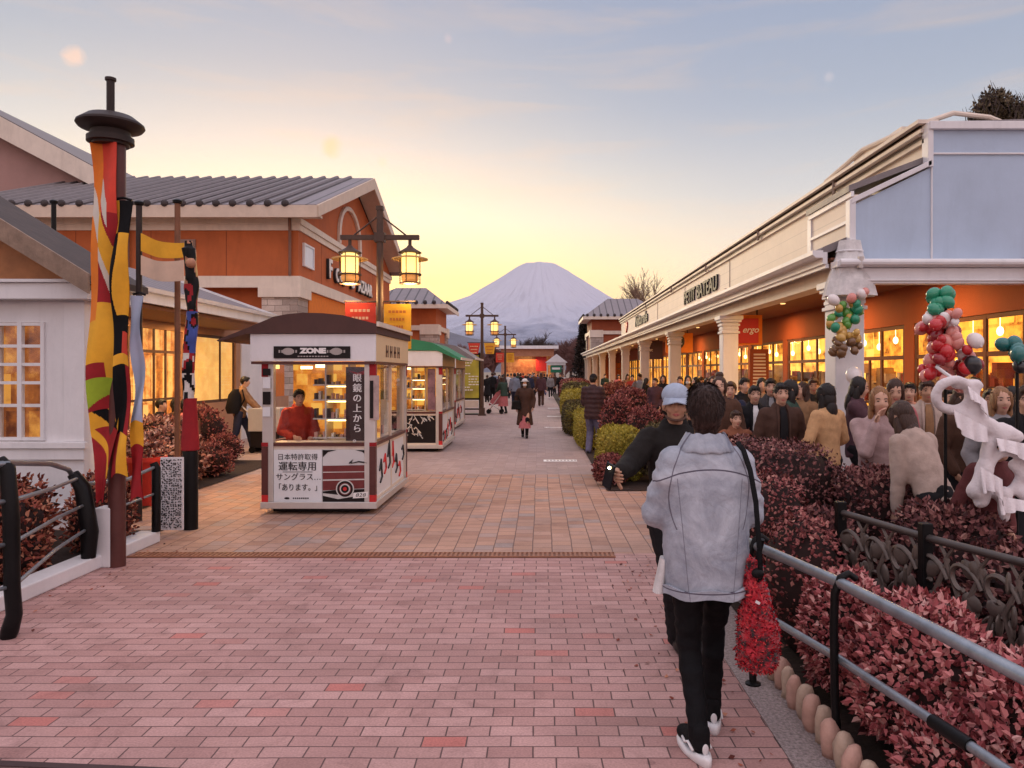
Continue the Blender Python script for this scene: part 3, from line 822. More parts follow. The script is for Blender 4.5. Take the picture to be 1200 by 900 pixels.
# roof
mb = MB()
ov = .75; zl = 7.15 - ov * .33
mb.prism([(FY0 - ov, zl + .12), (FM, 9.98), (FY1 + ov, zl + .12), (FY1 + ov, zl + .3), (FM, 10.2), (FY0 - ov, zl + .3)], 'x', -19.5, FX + .8)
mb.build('roof', rooftile, fh)
for k in range(21):
    xx = -19.2 + k * .55 + .02 * math.sin(k * 5.1)
    mb = MB(); mb.tube([(xx, FY0 - ov - .02, zl + .33), (xx + .012 * math.sin(k * 3.3), FM, 10.22)], .085, 6); r_ = mb.build('roof_rib', slate, fh)
    mb = MB(); mb.ell((xx, FY0 - ov - .05, zl + .33), (.13, .1, .12), nu=8, nv=5); mb.build('tile_end', cap_dark, r_)
mb = MB()
mb.box(-19.5, FX + .85, FY0 - ov - .06, FY0 - ov, zl - .12, zl + .27)
mb.box(-19.5, FX + .8, FY0 - ov, FY0, zl - .02, zl + .06)
for s, ya, yb in ((1, FY0 - ov, FM), (-1, FY1 + ov, FM)):
    mb.prism([(ya, zl - .1), (ya, zl + .28), (yb, 10.18), (yb, 9.72)], 'x', FX + .8, FX + .88)
mb.prism([(FY0, zl - .02 + ov * .33), (FM, 9.93), (FY1, zl - .02 + ov * .33), (FY1, zl + .06 + ov * .33), (FM, 10.0), (FY0, zl + .06 + ov * .33)], 'x', FX + .0, FX + .8)
mb.build('barge_board', M('gable_lining', (.62, .50, .40), .6, .1), fh)
for y0 in (FY0 - .05, 33, 40):
    mb = MB(); mb.box(-9.2, -8.0, y0, y0 + 1.1, 0, 4.28); p_ = mb.build('stone_pier', stone, fh)
    mb = MB(); mb.box(-9.3, -7.9, y0 - .08, y0 + 1.18, 4.282, 4.598); mb.build('pier_cap', offw, p_)
mb = MB(); mb.box(-9.2, FX, FY0 + 1.2, FY1 - .5, 3.6, 4.59); mb.build('sign_panel', orangecl, fh)
mb = MB(); mb.box(-9.6, -9.15, FY0 + 1.4, FY1 - 1, 0, 3.4); mb.build('shopfront', shopmat[2], fh)
fs_ = thing('wall_lettering', 'white letters FOOD BAZAAR with dark edges on the terracotta gable', 'lettering', (FX, 31.5, 5.3))
rr = (R(90), 0, R(90))
def wl(s, size, y, z, sx=1.0):
    text(s, size, M('letter_white', (.8, .78, .74), .5, 0), fs_, (FX + .13, y, z), rr, .015, .02, sx=sx)
    text(s, size, ink, fs_, (FX + .06, y + .01, z - .02), rr, .05, .045, sx=sx, name='letter_back')
wl('F', .98, 29.0, 5.66); wl('OOD', .72, 30.65, 5.56, 1.05)
wl('B', .92, 32.5, 5.64); wl('AZAAR', .72, 34.8, 5.56, 1.15)

# ------------------------------------------------------------------ left: low restaurant with a lean-to porch
rs = thing('restaurant', 'low restaurant with lean-to roof and bright yellow windows below the food hall', 'building', (-9, 16, 0))
mb = MB(); mb.prism([(-6.45, 3.12), (-9.6, 4.25), (-9.6, 4.12), (-6.5, 3.0)], 'y', 11.2, 19.6); mb.build('roof', rooftile_side, rs)
mb = MB(); mb.box(-6.46, -6.38, 11.15, 19.65, 2.93, 3.16); mb.prism([(-6.36, 3.17), (-6.36, 3.10), (-6.30, 3.10), (-6.28, 3.17)], 'y', 11.1, 19.7)
mb.prism([(-6.42, 2.98), (-6.42, 3.16), (-9.6, 4.30), (-9.6, 4.10)], 'y', 19.6, 19.68); mb.prism([(-6.42, 2.98), (-6.42, 3.16), (-9.6, 4.30), (-9.6, 4.10)], 'y', 11.1, 11.19)
mb.build('fascia', white, rs)
mb = MB(); mb.box(-8.0, -6.5, 11.25, 19.55, 2.86, 2.92); mb.build('soffit', brownwood, rs)
mb = MB(); mb.box(-8.08, -8.0, 11.2, 24.5, 2.7, 3.2)
mb.box(-8.08, -8.0, 17.4, 24.5, 0, 1.05); mb.box(-8.08, -8.0, 11.2, 17.4, 0, .5)
for y in (11.2, 17.2, 20.2): mb.box(-8.08, -7.98, y, y + .3, 0, 2.7)
mb.build('wall', M('tan_render', (.45, .24, .14), .75, .15, 2, .2, 60), rs)
mb = MB()
for k in range(12):
    y = 11.5 + k * .5; mb.box(-8.06, -8.03, y, y + .055, .5, 2.7)
mb.box(-8.055, -8.025, 11.5, 17.2, 2.2, 2.26); mb.box(-8.055, -8.025, 11.5, 17.2, 1.2, 1.25); mb.box(-8.055, -8.025, 17.5, 20.2, 1.05, 1.12); mb.box(-8.055, -8.025, 17.5, 20.2, 2.63, 2.7)
for y in (17.5, 19.3, 20.14): mb.box(-8.055, -8.025, y, y + .06, 1.05, 2.7)
f = mb.build('window', M('dark_window_frame', (.10, .05, .03), .5), rs)
mb = MB(); mb.box(-8.045, -8.04, 11.5, 20.2, .55, 2.68); mb.build('pane', glass, f)
mb = MB(); mb.box(-8.75, -8.7, 11.3, 18.6, 0, 2.85); mb.build('dining_room', M_shop('dining_glow', (1.0, .55, .14), (.6, .2, .035), (.08, .025, .01), .26, 1.1, 1.1, 1.1), rs)
mb = MB(); mb.box(-8.25, -8.2, 17.4, 20.7, 0, 2.85); mb.build('blind', M_shop('blind_glow', (1.0, .60, .20), (.95, .52, .14), (.8, .40, .10), 2.4, 1.9, .95, 0), rs)
mb = MB(); mb.box(-8.15, -7.95, 20.5, 22.3, 0, 2.9); mb.build('white_pier', white, rs)
mb = MB(); mb.box(-8.2, -8.1, 22.3, 24.4, 0, 2.7); mb.build('orange_panel', orangecl, rs)
mb = MB(); mb.box(-8.09, -8.05, 23.0, 23.8, 1.9, 2.5); mb.build('lit_notice', M_emit('lit_notice', (1.0, .72, .2), 1.4), rs)

# ------------------------------------------------------------------ left: white kiosk house
kh = thing('kiosk_house', 'white kiosk house with a gable roof and a many-paned window', 'kiosk', (-6.9, 9.8, 0))
KX0, KX1, KY0, KY1 = -8.8, -5.22, 8.8, 9.55
mb = MB()
mb.box(KX0, -6.22, KY0, KY0 + .12, 0, 2.62); mb.box(-5.66, KX1, KY0, KY0 + .12, 0, 2.62); mb.box(-6.22, -5.66, KY0, KY0 + .12, 0, 1.02); mb.box(-6.22, -5.66, KY0, KY0 + .12, 2.37, 2.62)
mb.box(KX1 - .12, KX1, KY0 + .12, KY0 + .3, 0, 2.62); mb.box(KX1 - .12, KX1, KY0 + .3, KY1, 0, 1.0); mb.box(KX1 - .12, KX1, KY0 + .3, KY1, 2.3, 2.62)
mb.box(KX0, KX1, KY1, KY1 + .12, 0, 2.62)
mb.build('wall', white, kh)
mb = MB(); mb.box(KX0 - .1, KX1 + .06, KY0 - .08, KY0 - .002, .93, 1.0); mb.box(KX0, KX1 + .03, KY0 - .05, KY0 - .002, .80, .925); mb.box(KX1 - .22, KX1 + .015, KY0 - .02, KY0 - .002, 1.002, 2.60)
mb.box(KX0, KX1 + .05, KY0 - .04, KY0 - .002, .2, .26)
mb.build('trim', white, kh, bevel=.005)
mb = MB(); mb.box(KX0 - .2, KX1 + .16, KY0 - .2, KY0 + .0, 2.62, 2.80); mb.box(KX0 - .2, KX1 + .2, KY0 - .24, KY0 + .0, 2.802, 2.84); mb.box(KX1 + .001, KX1 + .16, KY0, KY1 + .2, 2.62, 2.8)
mb.build('fascia', white, kh, bevel=.006)
KA = -6.9
mb = MB(); mb.prism([(KX0, 2.84), (KX1 + .1, 2.84), (KA, 3.84)], 'y', KY0 - .02, KY0 + .1); mb.build('gable', M('stained_gable_boards', (.40, .17, .07), .6, .25, 4), kh)
mb = MB()
mb.prism([(KA, 3.98), (KX1 + .28, 2.78), (KX1 + .28, 2.86), (KA, 4.08)], 'y', KY0 - .35, KY0 + .9); mb.prism([(KA, 3.98), (KX0 - .28, 2.78), (KX0 - .28, 2.86), (KA, 4.08)], 'y', KY0 - .35, KY0 + .9)
mb.build('roof', M('dark_shingles', (.075, .06, .058), .8, .3, 5, .4, 14), kh)
mb = MB()
for s in (1, -1):
    e = KX1 + .28 if s == 1 else KX0 - .28
    mb.prism([(KA, 3.85), (e, 2.66), (e, 2.88), (KA, 4.10)], 'y', KY0 - .40, KY0 - .355)
    mb.prism([(KA, 3.80), (e - s * .1, 2.72), (e - s * .1, 2.78), (KA, 3.88)], 'y', KY0 - .2, KY0 - .1)
mb.build('barge_board', M('weathered_board', (.27, .19, .14), .7, .3, 6, .2, 30, grime=.5), kh)
mb = MB()
x = -6.22
for t in (-6.22, -5.965, -5.70): mb.box(t, t + (.04 if t != -5.965 else .05), KY0 - .03, KY0 + .03, 1.02, 2.37)
for z in (1.02, 1.40, 1.66, 1.87, 2.08, 2.33): mb.box(-6.218, -5.662, KY0 - .022, KY0 + .022, z, z + .035)
f = mb.build('window', white, kh)
mb = MB(); mb.box(-6.2, -5.68, KY0 + .03, KY0 + .036, 1.05, 2.35); mb.build('pane', glass, f)
mb = MB(); mb.box(-7.6, -5.40, KY0 + .55, KY0 + .6, .5, 2.6); mb.build('lit_room', M_shop('kiosk_glow', (.75, .33, .06), (.34, .10, .02), (.05, .014, .006), .28, .45, .8, 2.2), kh)
mb = MB(); mb.box(-5.28, -5.25, KY0 + .3, KY1, 1.5, 1.55); mb.box(-5.28, -5.25, KY0 + .5, KY0 + .55, 1, 2.3)
f = mb.build('window', white, kh)
mb = MB(); mb.box(-5.29, -5.285, KY0 + .32, KY1, 1.02, 2.28); mb.build('pane', glass, f)

# ------------------------------------------------------------------ far gable hall on the left, and the end of the street
gh = thing('gable_hall', 'pinkish gable end with cream barge boards at the left edge', 'building', (-25, 32, 0))
mb = MB(); mb.prism([(-33, 0), (-17.5, 0), (-17.5, 9.4), (-25.0, 13.4), (-33, 9.4)], 'y', 31, 44); mb.build('wall', M('dusty_pink_render', (.40, .24, .21), .8, .12, 1, .1), gh)
mb = MB(); mb.prism([(-25.0, 13.5), (-16.6, 9.05), (-16.6, 9.4), (-25.0, 13.95)], 'y', 30.4, 44.4); mb.prism([(-25.0, 13.5), (-33.4, 9.05), (-33.4, 9.4), (-25.0, 13.95)], 'y', 30.4, 44.4); mb.build('roof', slate, gh)
mb = MB(); mb.prism([(-25.0, 13.0), (-16.6, 8.6), (-16.6, 9.36), (-25.0, 13.9)], 'y', 30.3, 30.38); mb.prism([(-25.0, 13.0), (-33.4, 8.6), (-33.4, 9.36), (-25.0, 13.9)], 'y', 30.3, 30.38); mb.build('barge_board', offw, gh)
mb = MB(); mb.prism([(-23.0, 12.3), (-21.6, 11.55), (-21.6, 12.0), (-23.0, 12.75)], 'y', 33, 34); mb.build('roof_vent', M('vent_brick', (.35, .12, .09), .7), gh)
eh = thing('end_shop', 'flat-roofed shop with glowing orange front closing the street', 'building', (-.9, 86, 0))
mb = MB(); mb.box(-4.2, 1.6, 84.5, 90, 3.55, 4.35); mb.box(-4.2, -3.9, 84.5, 90, 0, 3.55); mb.box(1.3, 1.6, 84.5, 90, 0, 3.55); mb.build('wall', M('brick_band', (.42, .20, .12), .8, .2, 3), eh)
mb = MB(); mb.box(-4.7, 2.1, 84, 90.5, 4.35, 4.7); mb.build('roof', white, eh)
mb = MB(); mb.box(-3.9, 1.3, 85.4, 85.5, 0, 3.55); mb.build('shopfront', M_shop('end_shop_glow', (.9, .38, .12), (.42, .12, .04), (.08, .03, .02), .9, .6, .4, 5), eh)
mb = MB(); mb.box(-.4, .8, 85.2, 85.38, 1.9, 3.5); mb.build('red_sign', red, eh)
wh = thing('white_tent', 'small white gabled tent stall with green sign at the end of the street', 'stall', (1.6, 76, 0))
mb = MB(); mb.box(.75, 2.6, 76, 79, 2.5, 2.75); mb.prism([(.6, 2.75), (2.8, 2.75), (1.7, 3.6)], 'y', 75.9, 79.1); mb.build('canopy', white, wh)
mb = MB()
for a in (.8, 2.5):
    for q in (76.1, 78.8): mb.tube([(a, q, 0), (a, q, 2.5)], .05, 6)
mb.build('frame', alu, wh)
mb = MB(); mb.box(1.1, 2.2, 75.86, 75.92, 1.75, 2.45); g = mb.build('sign', M('sign_green', (.02, .16, .09), .5), wh)
mb = MB(); mb.box(1.25, 2.05, 75.84, 75.857, 2.05, 2.25); mb.build('sign_print', whiteink, wh)
mb = MB(); mb.box(.85, 2.5, 78, 78.8, 0, 1.0); mb.build('counter', offw, wh)
# ------------------------------------------------------------------ retail booths on wheels
boothglow = M_shop('booth_glow', (1.0, .52, .09), (.72, .23, .025), (.14, .035, .01), .20, .20, .8, 4.4)
posterw = M('poster_white', (.72, .74, .76), .35, .04, 3)
brownprint = M('poster_brown', (.10, .035, .03), .4, .2, 5)
goodsm = [M('pink_goods', (.65, .35, .28), .5, .2), M('dark_goods', (.05, .03, .03), .4, .2), M('gold_goods', (.6, .4, .12), .4, .2), M('white_goods', (.75, .7, .62), .5, .1)]
def booth(label, X0, X1, Y0, Y1, prof, roofmat, first):
    t = thing('retail_booth', label, 'booth', ((X0 + X1) / 2, (Y0 + Y1) / 2, 0), 'retail booths along the promenade')
    B = lambda mb, n, m, p=t, **k: mb.build(n, m, p, **k)
    # base, wheels
    mb = MB(); mb.box(X0 - .02, X1 + .02, Y0 - .02, Y1 + .02, .075, .16); B(mb, 'base', alu, bevel=.006)
    mb = MB(); mb.box(X0 + .1, X1 - .1, Y0 + .12, Y1 - .12, .02, .075); B(mb, 'undercarriage', signblack)
    for xa in (X0 + .18, X1 - .18):
        for ya in (Y0 + .25, Y1 - .25):
            mb = MB(); mb.tube([(xa - .03, ya, .05), (xa + .03, ya, .05)], .05, 12); B(mb, 'wheel', blackpaint)
    # corner posts: dark lower, metal upper
    for xa, s in ((X0, 1), (X1, -1)):
        for ya, q in ((Y0, 1), (Y1, -1)):
            a, b_ = sorted((xa, xa + s * .14)); c, d = sorted((ya, ya + q * .1))
            mb = MB(); mb.box(a, b_, c, d, .161, 1.95); p = B(mb, 'corner_post', alu, bevel=.004)
            e, f = sorted((xa - s * .005, xa + s * .075)); g, h = sorted((ya - q * .012, ya + q * .06))
            mb = MB(); mb.box(e, f, g, h, .25, .86); B(mb, 'dark_trim', brownprint, p)
            mb = MB(); mb.box(e, f, g, h, .1, .248); B(mb, 'red_foot', red, p); mb = MB(); mb.box(e, f, g, h, .862, .91); B(mb, 'red_trim', darkred, p); mb = MB(); mb.box(e, f, g, h, 1.74, 1.92); B(mb, 'red_trim', darkred, p)
    # sill and lower body
    mb = MB(); mb.box(X0 + .1, X1 - .1, Y0 + .035, Y0 + .07, .16, .86); mb.box(X1 - .07, X1 - .035, Y0 + .1, Y1 - .1, .16, .86); mb.box(X0 + .035, X0 + .07, Y0 + .1, Y1 - .1, .16, .86); mb.box(X0 + .1, X1 - .1, Y1 - .07, Y1 - .035, .16, .86)
    B(mb, 'lower_body', alu)
    mb = MB(); mb.box(X0 + .14, X1 - .14, Y0, Y0 + .09, .865, .905); mb.box(X1 - .09, X1, Y0 + .1, Y1 - .1, .865, .905); mb.box(X0, X0 + .09, Y0 + .1, Y1 - .1, .865, .905)
    B(mb, 'sill', brownprint)
    mb = MB(); mb.box(X0 + .14, X1 - .14, Y0 + .02, Y0 + .06, .16, .2); mb.box(X0 + .14, X1 - .14, Y0 + .02, Y0 + .06, .82, .863); mb.box(X1 - .06, X1 - .02, Y0 + .1, Y1 - .1, .16, .2); mb.box(X1 - .06, X1 - .02, Y0 + .1, Y1 - .1, .82, .863)
    for k in range(3): yy = Y0 + .1 + (Y1 - Y0 - .25) * k / 2; mb.box(X1 - .062, X1 - .015, yy, yy + .05, .2, .82); mb.box(X1 - .055, X1 - .02, yy, yy + .04, .905, 1.93)
    B(mb, 'panel_frame', offw)
    # fascia
    mb = MB(); mb.box(X0 - .13, X1 + .015, Y0 - .06, Y0 - .02, 1.935, 2.28); B(mb, 'fascia', white, bevel=.004)
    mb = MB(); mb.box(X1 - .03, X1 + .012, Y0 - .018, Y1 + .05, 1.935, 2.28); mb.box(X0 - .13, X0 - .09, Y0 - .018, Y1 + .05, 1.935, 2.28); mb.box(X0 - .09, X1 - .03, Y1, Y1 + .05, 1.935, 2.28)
    B(mb, 'side_fascia', M('lamplit_fascia', (.72, .55, .33), .5, .06))  # yellow lamplight on the side fascia is put into its colour
    mb = MB(); mb.box(X0 - .12, X1 + .01, Y0 - .055, Y1 + .04, 1.90, 1.932); B(mb, 'head_rail', brownprint)
    mb = MB(); mb.box(X0 - .09, X1 - .03, Y0, Y1, 2.24, 2.28); B(mb, 'ceiling', offw)
    # roof
    mb = MB(); mb.prism(prof, 'y', Y0 - .09, Y1 + .15); B(mb, 'roof', roofmat)
    n = len(prof) // 2
    mb = MB(); e = prof[n - 1]; mb.box(e[0] + .002, e[0] + .03, Y0 - .1, Y1 + .16, e[1] - .03, e[1] + .03); B(mb, 'roof_edge', offw)
    # interior
    mb = MB(); mb.box(X0 + .12, X1 - .12, Y0 + .85, Y0 + .88, .9, 2.1); B(mb, 'back_display', boothglow)
    mb = MB()
    for z in (.92, 1.17, 1.42, 1.62): mb.box(X0 + .5, X0 + .98, Y0 + .48, Y0 + .82, z, z + .018)
    for xa in (X0 + .66, X0 + .97): mb.box(xa, xa + .02, Y0 + .47, Y0 + .82, .9, 1.9)
    sh = B(mb, 'shelf', alu)
    mb = MB()
    for z in (1.15, 1.40, 1.60): mb.box(X0 + .69, X0 + .96, Y0 + .50, Y0 + .53, z, z + .016)
    mb.box(X0 + .3, X0 + .45, Y0 + .6, Y0 + .63, 1.84, 1.88); mb.box(X0 + .5, X0 + .62, Y0 + .6, Y0 + .63, 1.86, 1.9)
    B(mb, 'shelf_light', tube_lamp, sh)
    rnd = random.Random(int(Y0 * 10))
    mb = MB()
    for z in (.94, 1.19, 1.44, 1.64):
        for q in range(8):
            xa = X0 + .51 + q * .057
            if rnd.random() < .8: mb.box(xa, xa + rnd.uniform(.02, .05), Y0 + .5, Y0 + .6, z, z + rnd.uniform(.02, .13), rnd.randrange(4))
    for q in range(18):
        ya = Y0 + .4 + q * (Y1 - Y0 - .6) / 18
        mb.box(X1 - .35, X1 - .2, ya, ya + .07, .91, .91 + rnd.uniform(.05, .5), rnd.randrange(4))
    B(mb, 'goods', goodsm)
    mb = MB(); mb.box(X0 + .1, X1 - .1, Y0 + .09, Y0 + .45, .87, .90); mb.box(X1 - .5, X1 - .1, Y0 + .46, Y1 - .1, .87, .90); B(mb, 'counter', offw)
    mb = MB(); mb.box(X0 + .14, X1 - .14, Y0 + .04, Y0 + .046, .91, 1.90); mb.box(X1 - .05, X1 - .045, Y0 + .1, Y1 - .1, .91, 1.90); B(mb, 'pane', glass)
    # side panels
    mb = MB(); mb.box(X1 - .034, X1 - .028, Y0 + .15, Y1 - .15, .2, .82); sp_ = B(mb, 'side_poster', posterw)
    mb = MB()
    for k in range(7):
        yy = Y0 + .35 + k * .27; z = .35 + .3 * rnd.random()
        mb.tube([(X1 - .022, yy, z), (X1 - .022, yy + .1, z + .22 * rnd.random()), (X1 - .022, yy + .16, z - .1), (X1 - .022, yy + .05, z - .16)], .016, 5, mi=k % 2)
    B(mb, 'brush_lettering', [ink, red], sp_)
    return t
Y0 = 9.7
W = lambda px: gx(px, Y0)
H = lambda py: gz(py, Y0)
prof1 = [(W(257), H(399)), (W(292), H(385)), (W(324), H(371.5)), (W(340), H(368.5)), (W(358), H(367)), (W(380), H(367.6)), (W(404), H(370)), (W(443), H(380)),
         (W(443), H(391)), (W(400), H(391)), (W(380), H(391)), (W(358), H(391)), (W(340), H(391)), (W(324), H(391)), (W(292), H(391.5)), (W(259), H(400.5))]
b1 = booth('brown-roofed retail booth with white Japanese poster and vintage car picture', -3.5, -2.07, 9.7, 12.0, prof1, roofbrown, True)
prof2 = [(-4.15, 2.10), (-3.55, 2.43), (-2.95, 2.56), (-2.4, 2.46), (-1.76, 2.10), (-1.78, 2.06), (-2.3, 2.28), (-2.9, 2.285), (-3.5, 2.285), (-4.12, 2.06)]
b2 = booth('green-roofed retail booth behind the brown-roofed one', -3.62, -2.19, 17.3, 19.8, prof2, greencanvas, False)
prof3 = [(-4.5, 2.26), (-3.8, 2.62), (-3.2, 2.72), (-2.6, 2.62), (-2.0, 2.22), (-2.03, 2.18), (-2.6, 2.29), (-3.2, 2.29), (-3.8, 2.29), (-4.46, 2.22)]
b3 = booth('farther retail booth with dark roof beside the lit directory board', -3.95, -2.62, 24.0, 27.0, prof3, slate, False)
# booth 1 print: fascia sign
mb = MB(); mb.box(W(323), W(412), Y0 - .075, Y0 - .061, H(420), H(406)); sg = mb.build('name_board', signblack, b1)
text('ZONE', .085, whiteink, sg, (W(369), Y0 - .079, H(411.5)), offset=.006, extrude=.002, sx=1.35)
mb = MB()
for k in range(11): mb.box(W(351) + k * .036, W(351) + k * .036 + .024, Y0 - .0775, Y0 - .0752, H(418.4), H(417.1))
for c in (340, 396):
    mb.prism([(W(c) + .075 * math.cos(a), H(412) + .045 * math.sin(a)) for a in [2 * PI * k / 14 for k in range(14)]], 'y', Y0 - .078, Y0 - .0755)
    for k in range(7): mb.box(W(c) - .12 + k * .035, W(c) - .10 + k * .035, Y0 - .0775, Y0 - .0752, H(413.6), H(410.4))
mb.build('emblem', M('grey_print', (.38, .34, .32), .5, .1), sg)
mb = MB()
for k in range(4):
    y = 10.3 + k * .28; mb.box(-2.056, -2.053, y, y + .05, 2.0, 2.16); mb.box(-2.056, -2.053, y + .12, y + .16, 2.0, 2.16); mb.box(-2.056, -2.053, y, y + .16, 2.06, 2.09)
mb.build('side_lettering', brownprint, b1)
# white poster with the Japanese text
mb = MB(); mb.box(W(320.5), W(377), Y0 + .012, Y0 + .018, H(590), H(527)); p = mb.build('text_poster', posterw, b1)
yy = Y0 + .008
text('日本特許取得', .086, ink, p, (W(348.5), yy, H(536)), extrude=.001)
for o_ in (-.002, .002): text('運転専用', .122, ink, p, (W(348.5) + o_, yy - o_ * .2, H(547.2)), extrude=.001)
for o_ in (-.001, .001): text('サングラス…', .096, ink, p, (W(349.5) + o_, yy - o_ * .2, H(559.5)), extrude=.001)
for o_ in (-.001, .001): text('「あります。」', .100, ink, p, (W(349) + o_, yy - o_ * .2, H(571.8)), extrude=.001, sx=.84)
mb = MB()
for k in range(8): mb.box(W(343) + k * .026, W(343) + k * .026 + .016, yy - .001, yy + .003, H(584.8), H(583.2))
mb.box(W(331), W(366), yy - .001, yy + .003, H(553.4), H(552.9)); mb.build('rule', ink, p); mb = MB(); mb.ell((W(336), yy, H(584)), (.035, .002, .014), nu=8, nv=4); mb.build('logo', ink, p)
# car poster
mb = MB(); mb.box(W(377.6), W(433), Y0 + .012, Y0 + .018, H(590), H(527)); p = mb.build('car_poster', M('poster_grey', (.60, .60, .60), .4, .08), b1)
a = W(378); b_ = W(432.6)
chrome = M('printed_chrome', (.58, .56, .54), .4, .15, 12); maroon = M('printed_maroon', (.16, .035, .035), .4, .2, 8)
mb = MB(); mb.prism([(a, H(546)), (b_, H(545)), (b_, H(572)), (a, H(575))], 'y', yy, yy + .003, 0)
mb.prism([(a, H(553)), (b_, H(552.4)), (b_, H(553.2)), (a, H(554))], 'y', yy - .002, yy - .0005, 1); mb.prism([(a, H(562)), (b_, H(561)), (b_, H(562.4)), (a, H(563.6))], 'y', yy - .002, yy - .0005, 1)
mb.prism([(a, H(589)), (a, H(576)), (W(392), H(574.5)), (b_, H(573)), (b_, H(589))], 'y', yy, yy + .003, 2)
mb.prism([(a, H(581)), (a, H(578)), (W(396), H(580)), (W(414), H(578)), (b_, H(576)), (b_, H(579)), (W(396), H(585))], 'y', yy - .002, yy - .0005, 1)
cx, cz = W(404.2), H(573)
for r_, mi, dy in ((.115, 1, .003), (.10, 2, .0045), (.078, 0, .006), (.066, 1, .0075), (.05, 2, .009), (.024, 3, .0105)):
    mb.prism([(cx + r_ * math.cos(t), cz + r_ * math.sin(t)) for t in [2 * PI * k / 24 for k in range(24)]], 'y', yy - dy, yy - dy + .001, mi)
mb.prism([(W(378), H(527.5)), (W(394), H(527.5)), (W(384), H(530)), (W(378), H(536))], 'y', yy, yy + .003, 2); mb.prism([(W(416), H(527.5)), (b_, H(527.5)), (b_, H(536)), (W(424), H(529.5))], 'y', yy, yy + .003, 2)
mb.tube([(W(409), yy, H(543)), (W(413), yy, H(539)), (W(411), yy, H(543)), (W(420), yy, H(541)), (W(430), yy, H(542.5))], .010, 5, mi=2)
mb.build('car_print', [maroon, chrome, signblack, red], p)
mb = MB(); mb.prism([(W(413.5), H(584)), (W(414.5), H(577.5)), (W(431.5), H(576)), (W(431), H(583))], 'y', yy - .012, yy - .0108); g = mb.build('number_plate', whiteink, p)
text('828', .062, ink, g, (W(422.5), yy - .0135, H(580.2)), extrude=.001, shear=.2, sx=1.4)
# black banner inside the window
mb = MB(); mb.box(W(404), W(432.5), Y0 + .056, Y0 + .064, H(517), H(430)); p = mb.build('window_banner', M('banner_black', (.045, .022, .02), .6, .3, 7, .2, 14), b1)
for k, ch in enumerate('眼鏡の上から。'):
    [text(ch, .116, whiteink, p, (W(417.5) + o_, Y0 + .051 - o_ * .2, H(443.5 + k * 11.9)), extrude=.001) for o_ in (-.003, .003)]
mb = MB(); mb.prism([(W(407), H(434)), (W(418), H(437)), (W(430), H(432.5)), (W(429), H(438)), (W(418), H(440))], 'y', Y0 + .050, Y0 + .053); mb.build('red_flourish', darkred, p)
# posters on the left and right posts
mb = MB()
for z0, z1, mi in ((H(440), H(432), 0), (H(455), H(442), 1), (H(474), H(459), 0), (H(488), H(477), 1)): mb.box(W(308.5), W(317.5), Y0 - .022, Y0 - .013, z0, z1, mi)
mb.build('post_notice', [signblack, posterw], b1)
mb = MB(); mb.box(W(433.5), W(445) - .003, Y0 - .024, Y0 - .013, H(492), H(440)); mb.build('post_poster', M('pinkish_poster', (.40, .30, .28), .5, .4, 6), b1)
mb = MB(); mb.box(W(434), W(438), Y0 - .03, Y0 - .025, H(490), H(446)); mb.build('post_strip', signblack, b1)
# booth 2: dark picture on the front
mb = MB(); mb.box(-3.45, -2.34, 17.32, 17.328, .2, .82); p = mb.build('dark_poster', signblack, b2)
mb = MB(); rnd = random.Random(5)
for k in range(16):
    x = -3.0 + rnd.random() * .55; z = .3 + rnd.random() * .45
    mb.tube([(x, 17.315, z), (x + rnd.uniform(-.1, .1), 17.315, z + rnd.uniform(.03, .14)), (x + rnd.uniform(.0, .16), 17.315, z + rnd.uniform(-.1, .1))], .013, 5, mi=k % 2)
mb.build('scrawled_print', [chrome, offw], p)
mb = MB(); mb.box(-2.52, -2.345, 17.33, 17.338, .95, 1.88); mb.build('figure_poster', M('mauve_poster', (.22, .12, .14), .5, .6, 7), b2)

